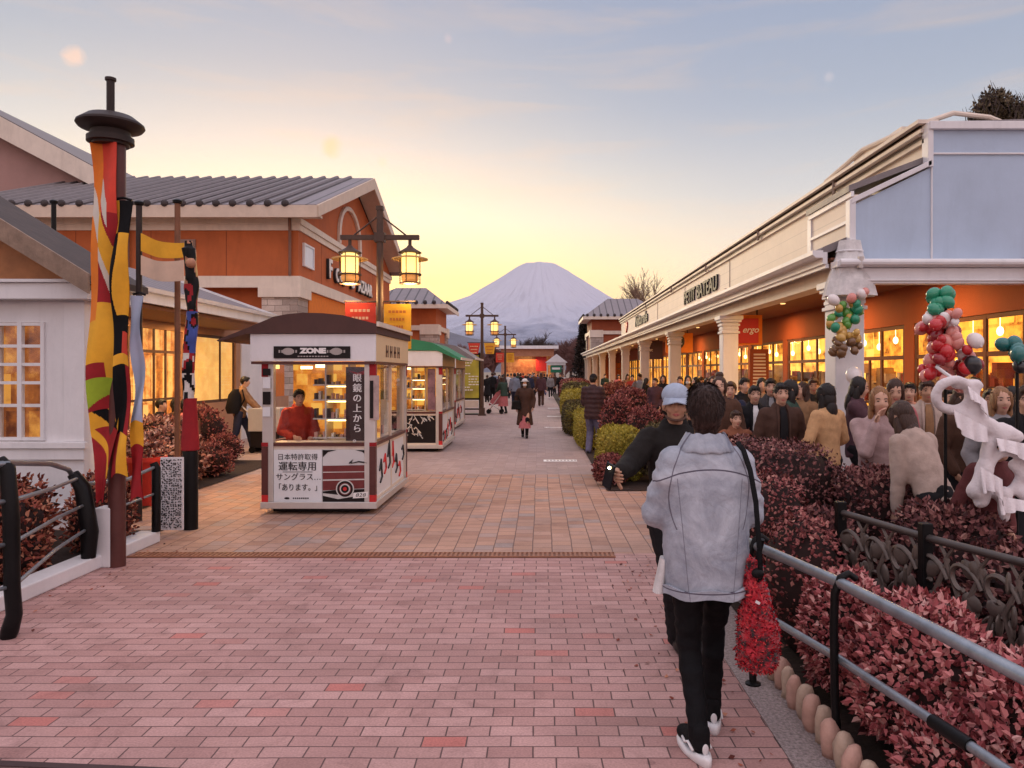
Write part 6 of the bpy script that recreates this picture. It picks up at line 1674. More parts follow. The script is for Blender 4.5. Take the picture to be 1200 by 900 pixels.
    for s in (0, 1):
        sg = 1 if s else -1
        up.cap(so[s] + Vector((sg * .008, 0, -.028)), el[s] + Vector((sg * .018, -.01, 0)), .082, .084, 14); up.cap(el[s] + Vector((sg * .0, -.01, 0)), wr[s] - (wr[s] - el[s]) * .12, .080, .060, 14)
        up.cap(so[s] + Vector((sg * .03, -.02, -.10)), el[s] + Vector((sg * -.02, -.03, .05)), .072, .08, 12)
    def wrk(p, n):
        a = mnoise.noise(Vector((p.x * 7, p.y * 7, p.z * 9)))
        f = abs(mnoise.noise(Vector((p.x * 9 + p.z * 6, p.y * 8, p.z * 5 - p.x * 5))))
        arm = max(0, min(1, (abs(p.x) - .20) / .06))
        fold = math.sin(p.z * 70 + p.x * 26 + 4 * a) * .005 * arm
        low = max(0, min(1, (1.05 - p.z) / .2)) * .010 * math.sin(p.x * 30 + p.z * 8 + 2 * a)
        cr = abs(mnoise.noise(Vector((p.x * 16 - p.z * 9, p.y * 12, p.z * 11 + p.x * 8)))) ** .7
        return p + n * (.003 * a + .005 * (.25 - f) + .013 * max(0, .30 - cr) * (.35 + arm + max(0, min(1, (1.15 - p.z) / .25)) * .6) + fold + low * .35)
    remesh(up, .012, 3, wrk).build('jacket', den, t, smooth=180)
    # hem band, folded collar, cuffs
    mb = MB(); n = 40
    rs = []
    for z, e in ((.742, .0), (.742, .012), (.785, .014), (.785, .0)):
        rs.append([Vector(((.196 + e) * math.cos(2 * PI * k / n), (.155 + e) * math.sin(2 * PI * k / n) , z + .008 * math.sin(k * .9))) for k in range(n)])
    mb.rings(rs + [rs[0]], 0, False); mb.build('hem_band', den, t, smooth=60)
    mb = MB(); rs = []
    for k in range(25):
        a = R(-200) + R(220) * k / 24
        c, s = math.cos(a), math.sin(a)
        sec = [(.074, 1.468), (.076, 1.506), (.083, 1.509), (.112, 1.452), (.126, 1.428), (.122, 1.421), (.104, 1.445), (.082, 1.472)]
        rs.append([Vector((r * c * 1.12, r * s * .98 - .004, z + .004 * math.sin(k * 1.7))) for r, z in sec])
    mb.rings(rs, 0, True); mb.build('collar', den, t, smooth=70)
    # hair: close at the nape, fuller above
    hb = MB(); hell = J['hell']
    hell(hb, (0, -.020, .034), (.085, .098, .104), 0, 26, 18); hell(hb, (0, -.040, -.02), (.074, .066, .085), 0, 20, 12); hell(hb, (0, -.045, -.075), (.058, .045, .05), 0, 16, 10); hell(hb, (0, .03, .10), (.066, .06, .042), 0, 16, 10)
    hq = remesh(hb, .009, 3)
    hq.v = [p + (p - J['hc']).normalized() * (.005 * mnoise.noise(Vector((p.x * 70, p.y * 70, p.z * 22))) + .0035 * mnoise.noise(p * 160)) for p in hq.v]
    strands(hq, J['hc'], 5000, random.Random(3), .026)
    hq.build('hair', hairB if False else M_hair('hair_near', (.050, .024, .018)), t, smooth=180)
    # light shirt tail showing at the left of the hem
    mb = MB(); mb.loft([((-.222, .03, .735), .028, .05), ((-.212, .03, .80), .024, .05), ((-.195, .03, .9), .018, .045)], 12); mb.build('shirt_tail', c_white, t, smooth=60)
    # sneakers: white chunky sole, black upper with white side patch
    for ch in [c for c in t.children if c.name.startswith('shoe')]: bpy.data.objects.remove(ch)
    for s in (0, 1):
        a = J['ankles'][s]; x, y = a.x, a.y; zz = a.z - .085
        yw = R(14) if s == 0 else R(-3)
        rot = Matrix.Rotation(yw, 3, 'Z')
        def T(mb): mb.v = [rot @ (p - Vector((x, y, 0))) + Vector((x, y, 0)) for p in mb.v]
        up = MB(); up.cap((x, y - .02, zz + .075), (x, y + .12, zz + .06), .045, .038, 12); up.cap((x, y - .015, zz + .09), (x, y - .02, zz + .135), .044, .042, 12); up.ell((x, y + .15, zz + .055), (.042, .06, .035))
        r = remesh(up, .010, 2); T(r); u = r.build('sneaker', blackcloth, t, smooth=180)
        mb = MB(); rs = []
        for z, e in ((.0, -.005), (.005, .0), (.022, .002), (.032, -.002), (.036, -.010)):
            ring = []
            for k in range(28):
                q = 2 * PI * k / 28; w = .053 + e; L = .158 + e
                cx = math.cos(q) * w * (1.0 - .18 * max(0, -math.sin(q))); cyy = .052 + math.sin(q) * L
                ring.append(Vector((x + cx, y + cyy, zz + z + (.010 if (z > .02 and math.sin(q) < -.5) else 0) + .004 * math.sin(q * 9) * (z > .02))))
            rs.append(ring)
        mb.rings(rs); T(mb); mb.build('sole', sh_white, u, smooth=50)
        mb = MB(); mb.ell((x, y - .066, zz + .07), (.016, .006, .026)); T(mb); mb.build('heel_tab', sh_white, u, smooth=180); mb = MB(); mb.tube([(x - .046, y - .03, zz + .055), (x - .047, y + .02, zz + .075), (x - .044, y + .06, zz + .055), (x - .039, y + .10, zz + .062)], .007, 6); mb.tube([(x + .046, y - .03, zz + .055), (x + .047, y + .02, zz + .075), (x + .044, y + .06, zz + .055), (x + .039, y + .10, zz + .062)], .007, 6); T(mb); mb.build('side_stripe', sh_white, u, smooth=180)
        mb = MB(); 
        for k in range(4): mb.tube([(x - .022, y + .045 + k * .024, zz + .112 - k * .012), (x + .022, y + .045 + k * .024, zz + .112 - k * .012)], .004, 5)
        T(mb); mb.build('lace', sh_white, u)
    # shoulder strap
    mb = MB(); pts = [(.09, .13, 1.36), (.135, .07, 1.44), (.15, .0, 1.462), (.165, -.06, 1.43), (.18, -.125, 1.34), (.195, -.165, 1.2), (.21, -.165, 1.0), (.222, -.15, .85), (.225, -.08, .78)]
    # flat band
    rs = []
    for k, p in enumerate(pts):
        p = Vector(p); rs.append([p + Vector((-.010, 0, -.003)), p + Vector((.010, .004, .003)), p + Vector((.012, -.006, .006)), p + Vector((-.008, -.010, 0))])
    mb.rings(rs); mb.build('bag_strap', blackcloth, t, smooth=60)
    place(t, (.80, 3.70, 0), 0, 1.0)
    return t
fgman()
# --- red bag at his side
bag = thing('shoulder_bag', 'shaggy red and black bag hanging at the side of the denim-jacketed man', 'bag', (1.035, 3.62, .36))
mb = MB(); mb.loft([((1.03, 3.62, .40), .075, .055), ((1.03, 3.62, .44), .098, .075), ((1.03, 3.62, .58), .094, .078), ((1.02, 3.62, .74), .066, .058), ((1.01, 3.62, .86), .042, .042), ((1.005, 3.62, .92), .03, .03)], 18)
r = remesh(mb, .012, 2, lambda p, n: p + n * (.014 * mnoise.noise(p * 22) + .010 * mnoise.noise(p * 55)))
bmat, nt, b = nodes('shaggy_red')
tc = mk(nt, 'ShaderNodeTexCoord'); nz = mk(nt, 'ShaderNodeTexNoise', i_Scale=13.0, i_Detail=3.0, i_Roughness=.6); nt.links.new(tc.outputs['Object'], nz.inputs['Vector'])
rp = ramp(nt, [(.42, (.015, .008, .01)), (.50, (.30, .008, .02)), (.62, (.60, .02, .04)), (.8, (.75, .10, .10))]); nt.links.new(nz.outputs['Fac'], rp.inputs['Fac']); nt.links.new(rp.outputs[0], b.inputs['Base Color'])
b.inputs['Roughness'].default_value = .75; b.inputs['Sheen Weight'].default_value = .4
n2 = mk(nt, 'ShaderNodeTexNoise', i_Scale=120.0, i_Detail=3.0); nt.links.new(tc.outputs['Object'], n2.inputs['Vector']); bp = mk(nt, 'ShaderNodeBump', i_Strength=.8, i_Distance=.01); nt.links.new(n2.outputs['Fac'], bp.inputs['Height']); nt.links.new(bp.outputs[0], b.inputs['Normal'])
r.build('pouch', bmat, bag, smooth=180)
mb = MB(); rnd = random.Random(6)
for _ in range(3000):
    q = rnd.choice(r.v); d = (q - Vector((1.03, 3.62, .62))); d.z *= .3; d.normalize()
    leaf(mb, q, d, .017, rnd, .5)
mb.build('shag', M_leaf('red_shag', [(0, (.02, .006, .01)), (.25, (.22, .005, .015)), (.7, (.55, .02, .035)), (1, (.75, .10, .10))]), bag)
mb = MB(); mb.tube([(1.02, 3.62, .88), (1.035, 3.6, .97), (1.04, 3.58, 1.02)], .012, 8); mb.ell((1.01, 3.55, .87), (.03, .02, .025)); mb.build('clasp', blackpaint, bag, smooth=60)
mb = MB(); mb.rbox((1.0, 3.515, .745), (.02, .008, .012), (0, .5, 0)); mb.build('tag', sh_white, bag)

# --- the man in the cap holding out a phone light
t, J = person('man in a pale blue cap holding out a phone with its light on', 0, 0, 0, 1.70, feet=((-.15, .0, 0), (-.03, -.05, 0)), hands=((-.2, .12, .92), (.41, .42, 1.22)), elbow=((-1, -.5, -.4), (.5, -.3, -1)),
              top=('jacket', CL('near_black', (.018, .015, .014))), bottom=('trousers', c_black), hair=('cap', hairD), skin=skinB, vox=.012, face=True, group='two men in the foreground', yaw=-.12, pitch=-.02, curl=.95)
hell = J['hell']; HP = J['HP']
mb = MB(); hell(mb, (0, -.012, .065), (.090, .106, .082), 0, 24, 14); mb.v = [Vector(p) for p in mb.v]
capm = M('cap_denim', (.36, .42, .52), .8, .15, 30, .2, 150); c = mb.build('cap', capm, t, smooth=180)
mb = MB(); rs = []
for k in range(13):
    a = R(20) + R(140) * k / 12; cc, ss = math.cos(a), math.sin(a)
    rs.append([HP((.080 * cc, .060 * ss + .02, .052)), HP((.092 * cc, .150 * ss + .005, .028 - .022 * abs(cc))), HP((.092 * cc, .150 * ss + .005, .021 - .022 * abs(cc))), HP((.080 * cc, .060 * ss + .02, .044))])
mb.rings(rs); mb.build('visor', capm, c, smooth=50)
mb = MB(); mb.tube([HP((.062 * math.cos(a), .045 + .047 * math.sin(a), -.066 - .028 * math.sin(a))) for a in [PI * k / 10 for k in range(11)]], .008, 6); mb.build('beard', M('stubble', (.10, .055, .04), .8), t, smooth=180)
place(t, (.875, 4.95, 0), PI, 1.70 / 1.72)
wv = Vector((.875, 4.95, 0)) + Matrix.Rotation(PI, 3, 'Z') @ (J['wri'][1] * 1.70 / 1.72)
dv = Matrix.Rotation(PI, 3, 'Z') @ (J['wri'][1] - J['elb'][1]).normalized()
pc = wv + dv * .10 + Vector((-.035, -.01, .0))
ph = thing('smartphone', 'dark phone with a bright flash light in the capped man\'s hand', 'phone', tuple(pc))
mb = MB(); mb.rbox(pc, (.012, .074, .15), (R(18), 0, R(35))); mb.build('case', M('phone_black', (.015, .015, .018), .2, .05), ph, bevel=.004)
mb = MB(); fl = pc + Euler((R(18), 0, R(35))).to_matrix() @ Vector((-.009, .0, .052)); mb.ell(fl, (.008, .008, .008)); mb.build('flash', M_emit('flash_glow', (1.0, .80, .42), 40), ph)

# --- mid-distance walkers
person('woman in a long dark brown coat and white hat walking towards the camera', gx(615, 21), 21, FRONT, 1.60, feet=strollA, hands=((-.24, .06, .9), (.24, .0, .88)), top=('coat', c_brown), bottom=('skirt', c_rose, .30), hair=('long', hairD), mask=True, hat='brim', vox=.022, face=True)
hb = thing('handbag', 'black handbag on the arm of the woman in the brown coat', 'bag', (gx(605, 20.9), 20.9, .8))
x = gx(605.5, 20.9)
mb = MB(); mb.prism([(x - .15, .78), (x + .13, .78), (x + .10, 1.02), (x - .12, 1.02)], 'y', 20.84, 20.95); mb.build('pouch', blackpaint, hb, bevel=.02)
mb = MB(); mb.tube([(x - .08, 20.9, 1.01), (x - .04, 20.9, 1.16), (x + .04, 20.9, 1.16), (x + .08, 20.9, 1.01)], .012, 6); mb.build('handle', blackpaint, hb)
person('man in padded jacket and jeans looking at his phone by the hedge', gx(695, 16.9), 16.9, R(-18), 1.73, feet=((-.11, .03, 0), (.12, .0, 0)), hands=phone, top=('puffer', CL('dark_plum_padding', (.055, .030, .034), .6)), bottom=('trousers', CL('blue_jeans', (.14, .14, .24))), hair=('short', hairD), shoes=sh_dark, hat='beanie', pitch=.35, vox=.02)
person('woman in a dark green top and rose skirt bending over a pushchair', gx(591, 33), 33, R(35), 1.60, feet=strollA, hands=pushp, lean=.22, top=('jacket', c_green), bottom=('skirt', c_rose, .36), hair=('long', hairB))
st = thing('pushchair', 'rose covered pushchair in front of the woman in green', 'pushchair', (gx(580, 33.4), 33.4, 0))
x = gx(581, 33.3)
mb = MB(); mb.prism([(x - .32, .35), (x + .25, .45), (x + .36, .95), (x + .1, 1.02), (x - .2, .6)], 'y', 33.1, 33.6); mb.build('cover', c_rose, st, bevel=.05)
mb = MB(); mb.tube([(x + .3, 33.1, .95), (x - .3, 33.1, .12)], .02, 6); mb.tube([(x - .3, 33.1, .5), (x + .25, 33.1, .12)], .02, 6); mb.tube([(x + .3, 33.6, .95), (x - .3, 33.6, .12)], .02, 6); mb.tube([(x + .33, 33.1, .98), (x + .45, 33.1, 1.05), (x + .45, 33.6, 1.05), (x + .33, 33.6, .98)], .016, 6); mb.build('frame', alu, st)
for q in (33.1, 33.6):
    for xx in (x - .3, x + .25):
        mb = MB(); mb.tube([(xx, q - .02, .1), (xx, q + .02, .1)], .1, 12); mb.build('wheel', blackpaint, st)
person('person in a blue-grey denim jacket walking away beyond the rose skirt', gx(603, 39), 39, BACK, 1.74, feet=walkA, hands=down, top=('jacket', c_bluegrey), bottom=('trousers', c_navy), hair=('short', hairD), vox=.03)
person('person in a plum jacket and brown wide trousers walking away in mid path', gx(634, 40.5), 40.5, BACK, 1.75, feet=walkA, hands=swing, top=('jacket', c_plum), bottom=('trousers', c_brown), hair=('long', hairB), vox=.03)
person('girl in a light grey jacket and black tights farther up the path', gx(645, 52), 52, FRONT, 1.62, feet=walkB, hands=down, top=('jacket', c_grey), bottom=('tights', c_black), hair=('long', hairD), shoes=sh_white, vox=.03)
person('person in black with white shoes beside the girl in grey', gx(656.5, 50), 50, R(160), 1.70, feet=walkA, hands=swing2, top=('jacket', c_black), bottom=('tights', c_black), hair=('short', hairD), shoes=sh_white, vox=.03)
rnd = random.Random(12)
far = [(571, 46, c_black, c_char, 'black coat beside the lamp post by the directory board', 'coat'), (577, 47, c_black, c_black, 'black jacket in the dark huddle by the lamp post', 'jacket'), (585, 48, c_plum, c_black, 'plum jacket in the dark huddle by the lamp post', 'jacket'),
       (589, 44, c_char, c_navy, 'charcoal padded jacket ahead of the dark huddle', 'puffer'), (595, 52, c_white, c_black, 'white top behind the woman in green', 'jacket'), (610, 46, c_black, c_black, 'black jacket behind the white-hatted woman', 'jacket'),
       (616, 43, c_char, c_black, 'charcoal coat just above the white hat', 'coat'), (621, 47, c_navy, c_black, 'navy jacket between the white hat and the plum jacket', 'jacket'), (626, 55, c_umber, c_black, 'umber coat beside the walker in plum', 'coat'),
       (599, 58, c_beige, c_char, 'beige coat deep in the crowd', 'coat'), (607, 62, c_green, c_black, 'green jacket deep in the crowd', 'jacket'), (613, 66, c_red, c_black, 'red jacket far up the street', 'jacket'), (619, 70, c_black, c_grey, 'black jacket and grey trousers far up the street', 'jacket'),
       (630, 66, c_denim, c_black, 'blue jacket far up the street', 'jacket'), (638, 60, c_black, c_denim, 'black jacket and blue jeans far up the street', 'jacket'), (641, 72, c_cream, c_black, 'cream coat before the end shop', 'coat'), (650, 64, c_brown, c_black, 'brown jacket below the green sign', 'jacket'), (660, 60, c_white, c_char, 'white jacket at the far end of the hedges', 'jacket'),
       (580, 60, c_bluegrey, c_black, 'blue-grey jacket far behind the dark huddle', 'jacket'), (590, 66, c_tan, c_black, 'tan coat far behind the dark huddle', 'coat'), (624, 76, c_grey, c_black, 'grey jacket in the last row of the crowd', 'jacket'), (604, 76, c_black, c_beige, 'black jacket and beige trousers in the last row of the crowd', 'jacket')]
for px, Y, a, b_, lab, kind in far:
    person('person in a ' + lab, gx(px, Y), Y, rnd.choice([BACK, BACK, FRONT, R(20), R(200)]), rnd.uniform(1.58, 1.76), feet=rnd.choice([walkA, walkB, ((-.09, 0, 0), (.09, 0, 0))]), hands=rnd.choice([down, swing, phone, pocket]), top=(kind, a), bottom=('trousers', b_), hair=(rnd.choice(['short', 'long', 'short']), rnd.choice([hairD, hairB])), vox=.036, group='distant crowd on the promenade')
# --- people waiting under the arcade
G = 'people waiting along the arcade'
q = [(768, 21.5, c_plum, 'jacket', 'short', 'plum-brown jacket between the second and third columns', R(150), False), (777, 22.5, c_black, 'coat', 'long', 'long black coat by the third column', R(170), False), (797, 19.5, c_char, 'jacket', 'short', 'charcoal suit beside the third column', R(160), False),
     (806, 18.8, c_beige, 'coat', 'long', 'beige coat and white mask before the shop door', R(175), True), (816, 18.0, c_black, 'puffer', 'long', 'black padded jacket turned to the woman in beige', R(110), False), (829, 17.8, c_navy, 'jacket', 'short', 'navy jacket and white mask beside the second column', R(180), True), (836, 15.5, c_umber, 'jacket', 'long', 'umber jacket looking down beside the second column', R(150), False),
     (741, 30, c_red, 'jacket', 'short', 'red jacket by the fourth column', R(170), False), (735, 33, c_tan, 'coat', 'long', 'tan coat beyond the fourth column', R(200), False), (725, 38, c_rose, 'jacket', 'long', 'rose jacket among the far columns', R(180), False), (709, 46, c_green, 'jacket', 'short', 'dark green jacket among the far columns', R(180), True)]
for px, Y, m, kind, hs_, lab, rz_, mk_ in q:
    person('person in a ' + lab, gx(px, Y), Y, rz_, rnd.uniform(1.62, 1.75), hands=rnd.choice([phone, pocket, down]), top=(kind, m), bottom=('trousers', c_black), hair=(hs_, rnd.choice([hairD, hairB])), vox=.026 if Y < 25 else .034, mask=mk_, face=Y < 25, group=G)
person('woman with her hair in a bun close behind the denim-jacketed man', gx(843, 9.2), 9.2, R(165), 1.74, hands=pocket, top=('jacket', c_umber), bottom=('trousers', c_black), hair=('bun', hairB), vox=.02, face=True, group=G)
# --- the group behind the plum hedges
G = 'people gathered behind the plum hedges'
def gp(lab, px, Y, rz, h, top, hair, **k):
    k.setdefault('hands', pocket)
    person(lab, gx(px, Y), Y, rz, h, top=top, bottom=('trousers', k.pop('bot', c_black)), hair=hair, group=G, vox=k.pop('vox', .018), **k)
gp('young man in an open brown jacket facing the camera behind the hedge', 915, 8.3, R(178), 1.67, ('jacket', CL('cocoa', (.075, .04, .03))), ('short', hairD), face=True, wide=1.0, inner=c_black)
gp('woman with long dark hair in an apricot top seen from behind', 969, 8.0, R(30), 1.67, ('sweater', c_apricot), ('long', hairD), hands=((-.2, .22, 1.0), (.2, .22, 1.0)))
gp('fair-haired woman in a pale mauve cardigan resting her chin on her hand', 1028, 6.6, R(168), 1.67, ('sweater', CL('pale_mauve', (.44, .31, .30))), ('long', hairF), hands=((-.16, .2, 1.0), (.06, .16, 1.43)), face=True, lean=.12, wide=1.05)
gp('man in a tan head cover and cream scarf behind the fair-haired woman', 1086, 8.4, R(165), 1.70, ('jacket', c_cream), ('short', hairB), face=True, skin=skinB, inner=c_tan)
gp('woman with long brown hair bent forward in a cream top', 1098, 5.6, R(25), 1.64, ('sweater', c_cream), ('long', M_hair('hair_umber', (.06, .03, .02))), lean=.45, hands=((-.2, .25, .85), (.2, .3, .9)))
gp('man in an open black jacket over white next to the young man in brown', 884, 9.6, R(175), 1.62, ('jacket', c_black), ('short', hairD), face=True, inner=c_white)
gp('person in a charcoal jacket standing behind the young man in brown', 903, 10.6, R(170), 1.70, ('jacket', c_char), ('short', hairD), face=True, inner=c_grey)
gp('woman in a tan jacket between the young man in brown and the apricot top', 941, 10.2, R(120), 1.66, ('jacket', c_tan), ('long', hairB))
gp('person in a dark coat at the shop window behind the child', 872, 12.0, R(190), 1.70, ('coat', c_black), ('short', hairD))
gp('child in a rust jacket behind the denim jacket shoulder', 862, 8.6, R(185), 1.36, ('jacket', CL('rust', (.24, .09, .05))), ('short', hairB), face=True)
gp('person in a salmon top at the shop window behind the tan head cover', 1066, 9.4, R(150), 1.66, ('sweater', CL('salmon', (.58, .28, .2))), ('short', hairD), face=True)
gp('fair-haired person in a speckled grey coat behind the white figure', 1172, 6.7, R(170), 1.66, ('jacket', CL('speckled', (.32, .30, .31))), ('long', hairF), face=True)
gp('person in an open black coat by the teal balloon tuft', 1203, 6.2, R(160), 1.68, ('jacket', c_black), ('short', hairB), face=True, inner=c_grey)
gp('person in a maroon jacket leaning on the fence below the white figure', 1150, 5.2, R(200), 1.42, ('jacket', CL('maroon', (.13, .04, .04))), ('short', hairD), lean=.2)
extra = [(856, 10.8, c_navy, 'jacket', 'short', 'navy jacket behind the child in rust', c_grey), (893, 12.4, c_beige, 'coat', 'long', 'beige coat by the bright shop window', None), (926, 9.3, c_green, 'jacket', 'long', 'dark green jacket close behind the young man in brown', None), (953, 11.6, c_black, 'puffer', 'short', 'black padded jacket between the tan jacket and the apricot top', None),
         (1005, 9.0, c_plum, 'jacket', 'long', 'plum jacket just past the near column', None), (1048, 8.0, c_rose, 'sweater', 'long', 'rose sweater over the shoulder of the fair-haired woman', None), (1056, 10.4, c_black, 'jacket', 'short', 'black jacket deep by the shop front', c_white), (1112, 8.8, c_navy, 'jacket', 'short', 'navy jacket under the red balloon column', c_white),
         (1128, 7.2, c_umber, 'jacket', 'long', 'umber jacket half hidden by the white figure', None), (1140, 9.6, c_grey, 'jacket', 'short', 'grey jacket by the shop front beyond the white figure', c_black), (1185, 7.9, c_black, 'jacket', 'long', 'black jacket with long hair under the teal tuft', None), (1160, 8.6, c_tan, 'coat', 'short', 'tan coat behind the speckled grey coat', c_black), (845, 13.5, c_black, 'coat', 'long', 'long black coat at the shop door', None), (822, 21.0, c_tan, 'jacket', 'short', 'tan jacket at the far shop door', None), (757, 26, c_black, 'jacket', 'long', 'black jacket at the fourth column', None), (750, 29, c_grey, 'coat', 'short', 'grey coat near the fourth column', None)]
rnd = random.Random(31)
for px, Y, m, kind, hs_, lab, inn in extra:
    gp('person in a ' + lab, px, Y, rnd.choice([R(180), R(160), R(200), R(120), R(240), R(40)]), rnd.uniform(1.58, 1.74), (kind, m), (hs_, rnd.choice([hairD, hairB, hairD])), face=Y < 12, inner=inn, skin=rnd.choice([skinA, skinB]), vox=.02 if Y < 12 else .03, hands=rnd.choice([phone, pocket, down, ((-.2, .2, 1.0), (.06, .2, 1.4))]), yaw=rnd.uniform(-.5, .5), pitch=rnd.uniform(0, .35))
# --- left side
person('vendor in a tan shirt striding behind a grey cart', gx(281, 17.2), 17.2, R(-75), 1.70, feet=((-.09, .28, 0), (.09, -.30, .03)), hands=pushp, lean=.14, top=('jacket', c_tan), bottom=('trousers', c_navy), hair=('short', hairD), vox=.022, group='people on the left of the promenade')
ba = thing('backpack', 'dark backpack worn by the walking vendor', 'backpack', (gx(275, 17.1), 17.1, 1.0))
mb = MB(); X = gx(274.5, 17.1); mb.loft([((X, 17.05, .88), .13, .13), ((X, 17.05, 1.0), .17, .16), ((X + .05, 17.05, 1.3), .15, .15), ((X + .08, 17.05, 1.42), .08, .1)], 16); mb.build('pack', c_black, ba, smooth=60)
mb = MB(); mb.tube([(X + .1, 17.2, 1.38), (X + .22, 17.0, 1.40), (X + .27, 17.0, 1.2), (X + .15, 17.0, .98)], .02, 6); mb.build('strap', blackpaint, ba)
ht = thing('hand_cart', 'grey box cart pushed by the vendor beside the booth', 'cart', (gx(313, 17.3), 17.3, 0))
X = gx(313, 17.3)
mb = MB(); mb.box(X - .32, X + .4, 17.0, 17.6, .48, 1.0); mb.build('box', M('cart_grey', (.42, .40, .39), .5, .1), ht, bevel=.02)
mb = MB(); mb.box(X - .28, X + .36, 17.04, 17.56, .12, .475); mb.build('shelf', signblack, ht)
mb = MB(); mb.tube([(X - .32, 17.05, .9), (X - .48, 17.05, 1.05), (X - .48, 17.55, 1.05), (X - .32, 17.55, .9)], .018, 8); mb.build('handle', alu, ht)
for q_ in (17.06, 17.54):
    for xx in (X - .25, X + .33):
        mb = MB(); mb.tube([(xx, q_ - .02, .07), (xx, q_ + .02, .07)], .07, 12); mb.build('wheel', blackpaint, ht)
sit = dict(hip=.50, feet=((-.1, .42, 0), (.1, .42, 0)), hands=((-.16, .32, 1.08), (.16, .32, 1.08)), vox=.024, group='diners seated on the restaurant terrace')
def chair(x, y, rz, lab):
    c = thing('terrace_chair', lab, 'chair', (0, 0, 0), 'terrace chairs')
    mb = MB(); mb.box(-.2, .2, -.2, .2, .40, .44); mb.build('seat', brownwood, c)
    mb = MB(); mb.box(-.2, .2, -.23, -.20, .5, .85); mb.build('backrest', brownwood, c)
    for a in (-.17, .17):
        for b__ in (-.21, .17):
            mb = MB(); mb.box(a - .018, a + .018, b__ - .018, b__ + .018, 0, .40 if b__ > 0 else .85); mb.build('leg', darkmetal, c)
    place(c, (x, y, 0), rz)
for px, Y, rz_, m, hs_, lab in ((188, 14.6, R(-80), c_black, 'short', 'diner in black seated under the lit windows'), (206, 15.2, R(90), c_umber, 'long', 'long-haired diner in umber at the terrace'), (217, 14.9, R(100), c_rose, 'long', 'diner in a rose top beside the totem')):
    X = gx(px, Y); chair(X, Y, rz_, 'brown terrace chair under the ' + lab.replace(' seated', '').split(' at ')[0].split(' beside ')[0].split(' left')[0])
    person(lab, X, Y, rz_, 1.66, top=('sweater', m), bottom=('trousers', c_navy), hair=(hs_, hairD), **sit)
person('booth attendant in a red apron leaning over the glasses display', -3.27, 10.40, R(-150), 1.56, hands=((-.14, .26, 1.05), (.14, .28, 1.08)), lean=.1, top=('jacket', c_red), bottom=('trousers', c_black), hair=('short', hairD), face=True, vox=.018, group='people on the left of the promenade')

# ------------------------------------------------------------------ balloons and the white figure
def latex(n, c): return M('balloon_' + n, c, .28, .06, 3, coat=.3)
bal = [latex('red', (.50, .02, .025)), latex('pink', (.66, .26, .22)), latex('white', (.74, .68, .66)), latex('green', (.02, .26, .14)), latex('deep_red', (.26, .012, .018)), latex('gold', (.55, .33, .08)), latex('leaf', (.10, .30, .05)), latex('brown', (.16, .08, .035)), latex('teal', (.02, .15, .14)), latex('black', (.012, .012, .014))]
def balloon(mb, c, r, rnd, mi):
    a = (rnd.uniform(-.9, .9), rnd.uniform(-.9, .9), rnd.uniform(0, 6)); mb.ell(c, (r, r, r * 1.18), a, 14, 10, mi)
    d = Euler(a).to_matrix() @ Vector((0, 0, -1)); mb.cap(Vector(c) + d * r * 1.16, Vector(c) + d * r * 1.28, r * .09, r * .14, 6, mi)
def cluster(label, plist, name='balloon_column', pole=None):
    t = thing(name, label, 'balloons', plist[0][0], 'balloon decorations'); rnd = random.Random(len(plist)); 
    for c, r, mi in plist:
        mb = MB(); balloon(mb, c, r, rnd, 0); mb.build('balloon', bal[mi], t, smooth=180)
    if pole:
        mb = MB(); mb.tube(pole, .011, 8); mb.lathe(pole[0], [(.2, 0), (.2, .02), (.03, .05)], 16); mb.build('stand', blackpaint, t, smooth=40)
    return t
Yb = 5.15; rnd = random.Random(21); pl = []
for k in range(70):
    v = k / 69; py = 440 - v * 72; px = 1106 + 8 * math.sin(v * 5) + rnd.uniform(-24, 24) * (1.1 - .6 * v)
    pl.append(((gx(px, Yb), Yb + rnd.uniform(-.12, .12), gz(py, Yb)), rnd.uniform(.026, .046), rnd.choice([0, 0, 1, 1, 4, 2, 0])))
for k in range(9): pl.append(((gx(1103 + rnd.uniform(-12, 12), Yb), Yb + rnd.uniform(-.05, .05), gz(352 + rnd.uniform(-12, 12), Yb)), .042, 3))
for c in ((1131, 400, .05, 2), (1128, 428, .055, 9), (1115, 452, .045, 1), (1100, 447, .05, 1)): pl.append(((gx(c[0], Yb), Yb - .12, gz(c[1], Yb)), c[2], c[3]))
cluster('tall column of red and pink balloons with a green tuft on top', pl, pole=[(gx(1108, Yb), Yb, 0), (gx(1108, Yb), Yb, 2.3)])
Yb = 9.7; pl = []
for k in range(44):
    v = k / 43; py = 415 - v * 60; px = 990 + 4 * math.sin(v * 8) + rnd.uniform(-15, 15)
    pl.append(((gx(px, Yb), Yb + rnd.uniform(-.08, .05), gz(py, Yb)), rnd.uniform(.04, .062), 7 if v < .3 else (5 if v < .5 else rnd.choice([6, 6, 3, 5]))))
for c in ((1008, 345, .06, 2), (1012, 342, .05, 1), (975, 352, .07, 2), (996, 350, .06, 1)): pl.append(((gx(c[0], Yb), Yb - .05, gz(c[1], Yb)), c[2], c[3]))
pl.append(((gx(1001, 9.75), 9.76, gz(440, 9.75)), .10, 2))
cluster('green, gold and brown balloons tied under the white column drape', pl, 'balloon_garland')
cw = thing('column_drape', 'white cloth cone gathered round a column top above balloons', 'drape', (4.07, 10.2, 2.6))
mb = MB(); rs = []
for z, r_ in ((2.78, .33), (2.95, .29), (3.1, .24), (3.3, .17), (3.5, .13)):
    rs.append([Vector((4.02 + r_ * (1 + .08 * math.sin(k * 2.1)) * math.cos(2 * PI * k / 24), 9.95 + r_ * .8 * (1 + .08 * math.sin(k * 2.1)) * math.sin(2 * PI * k / 24), z)) for k in range(24)])
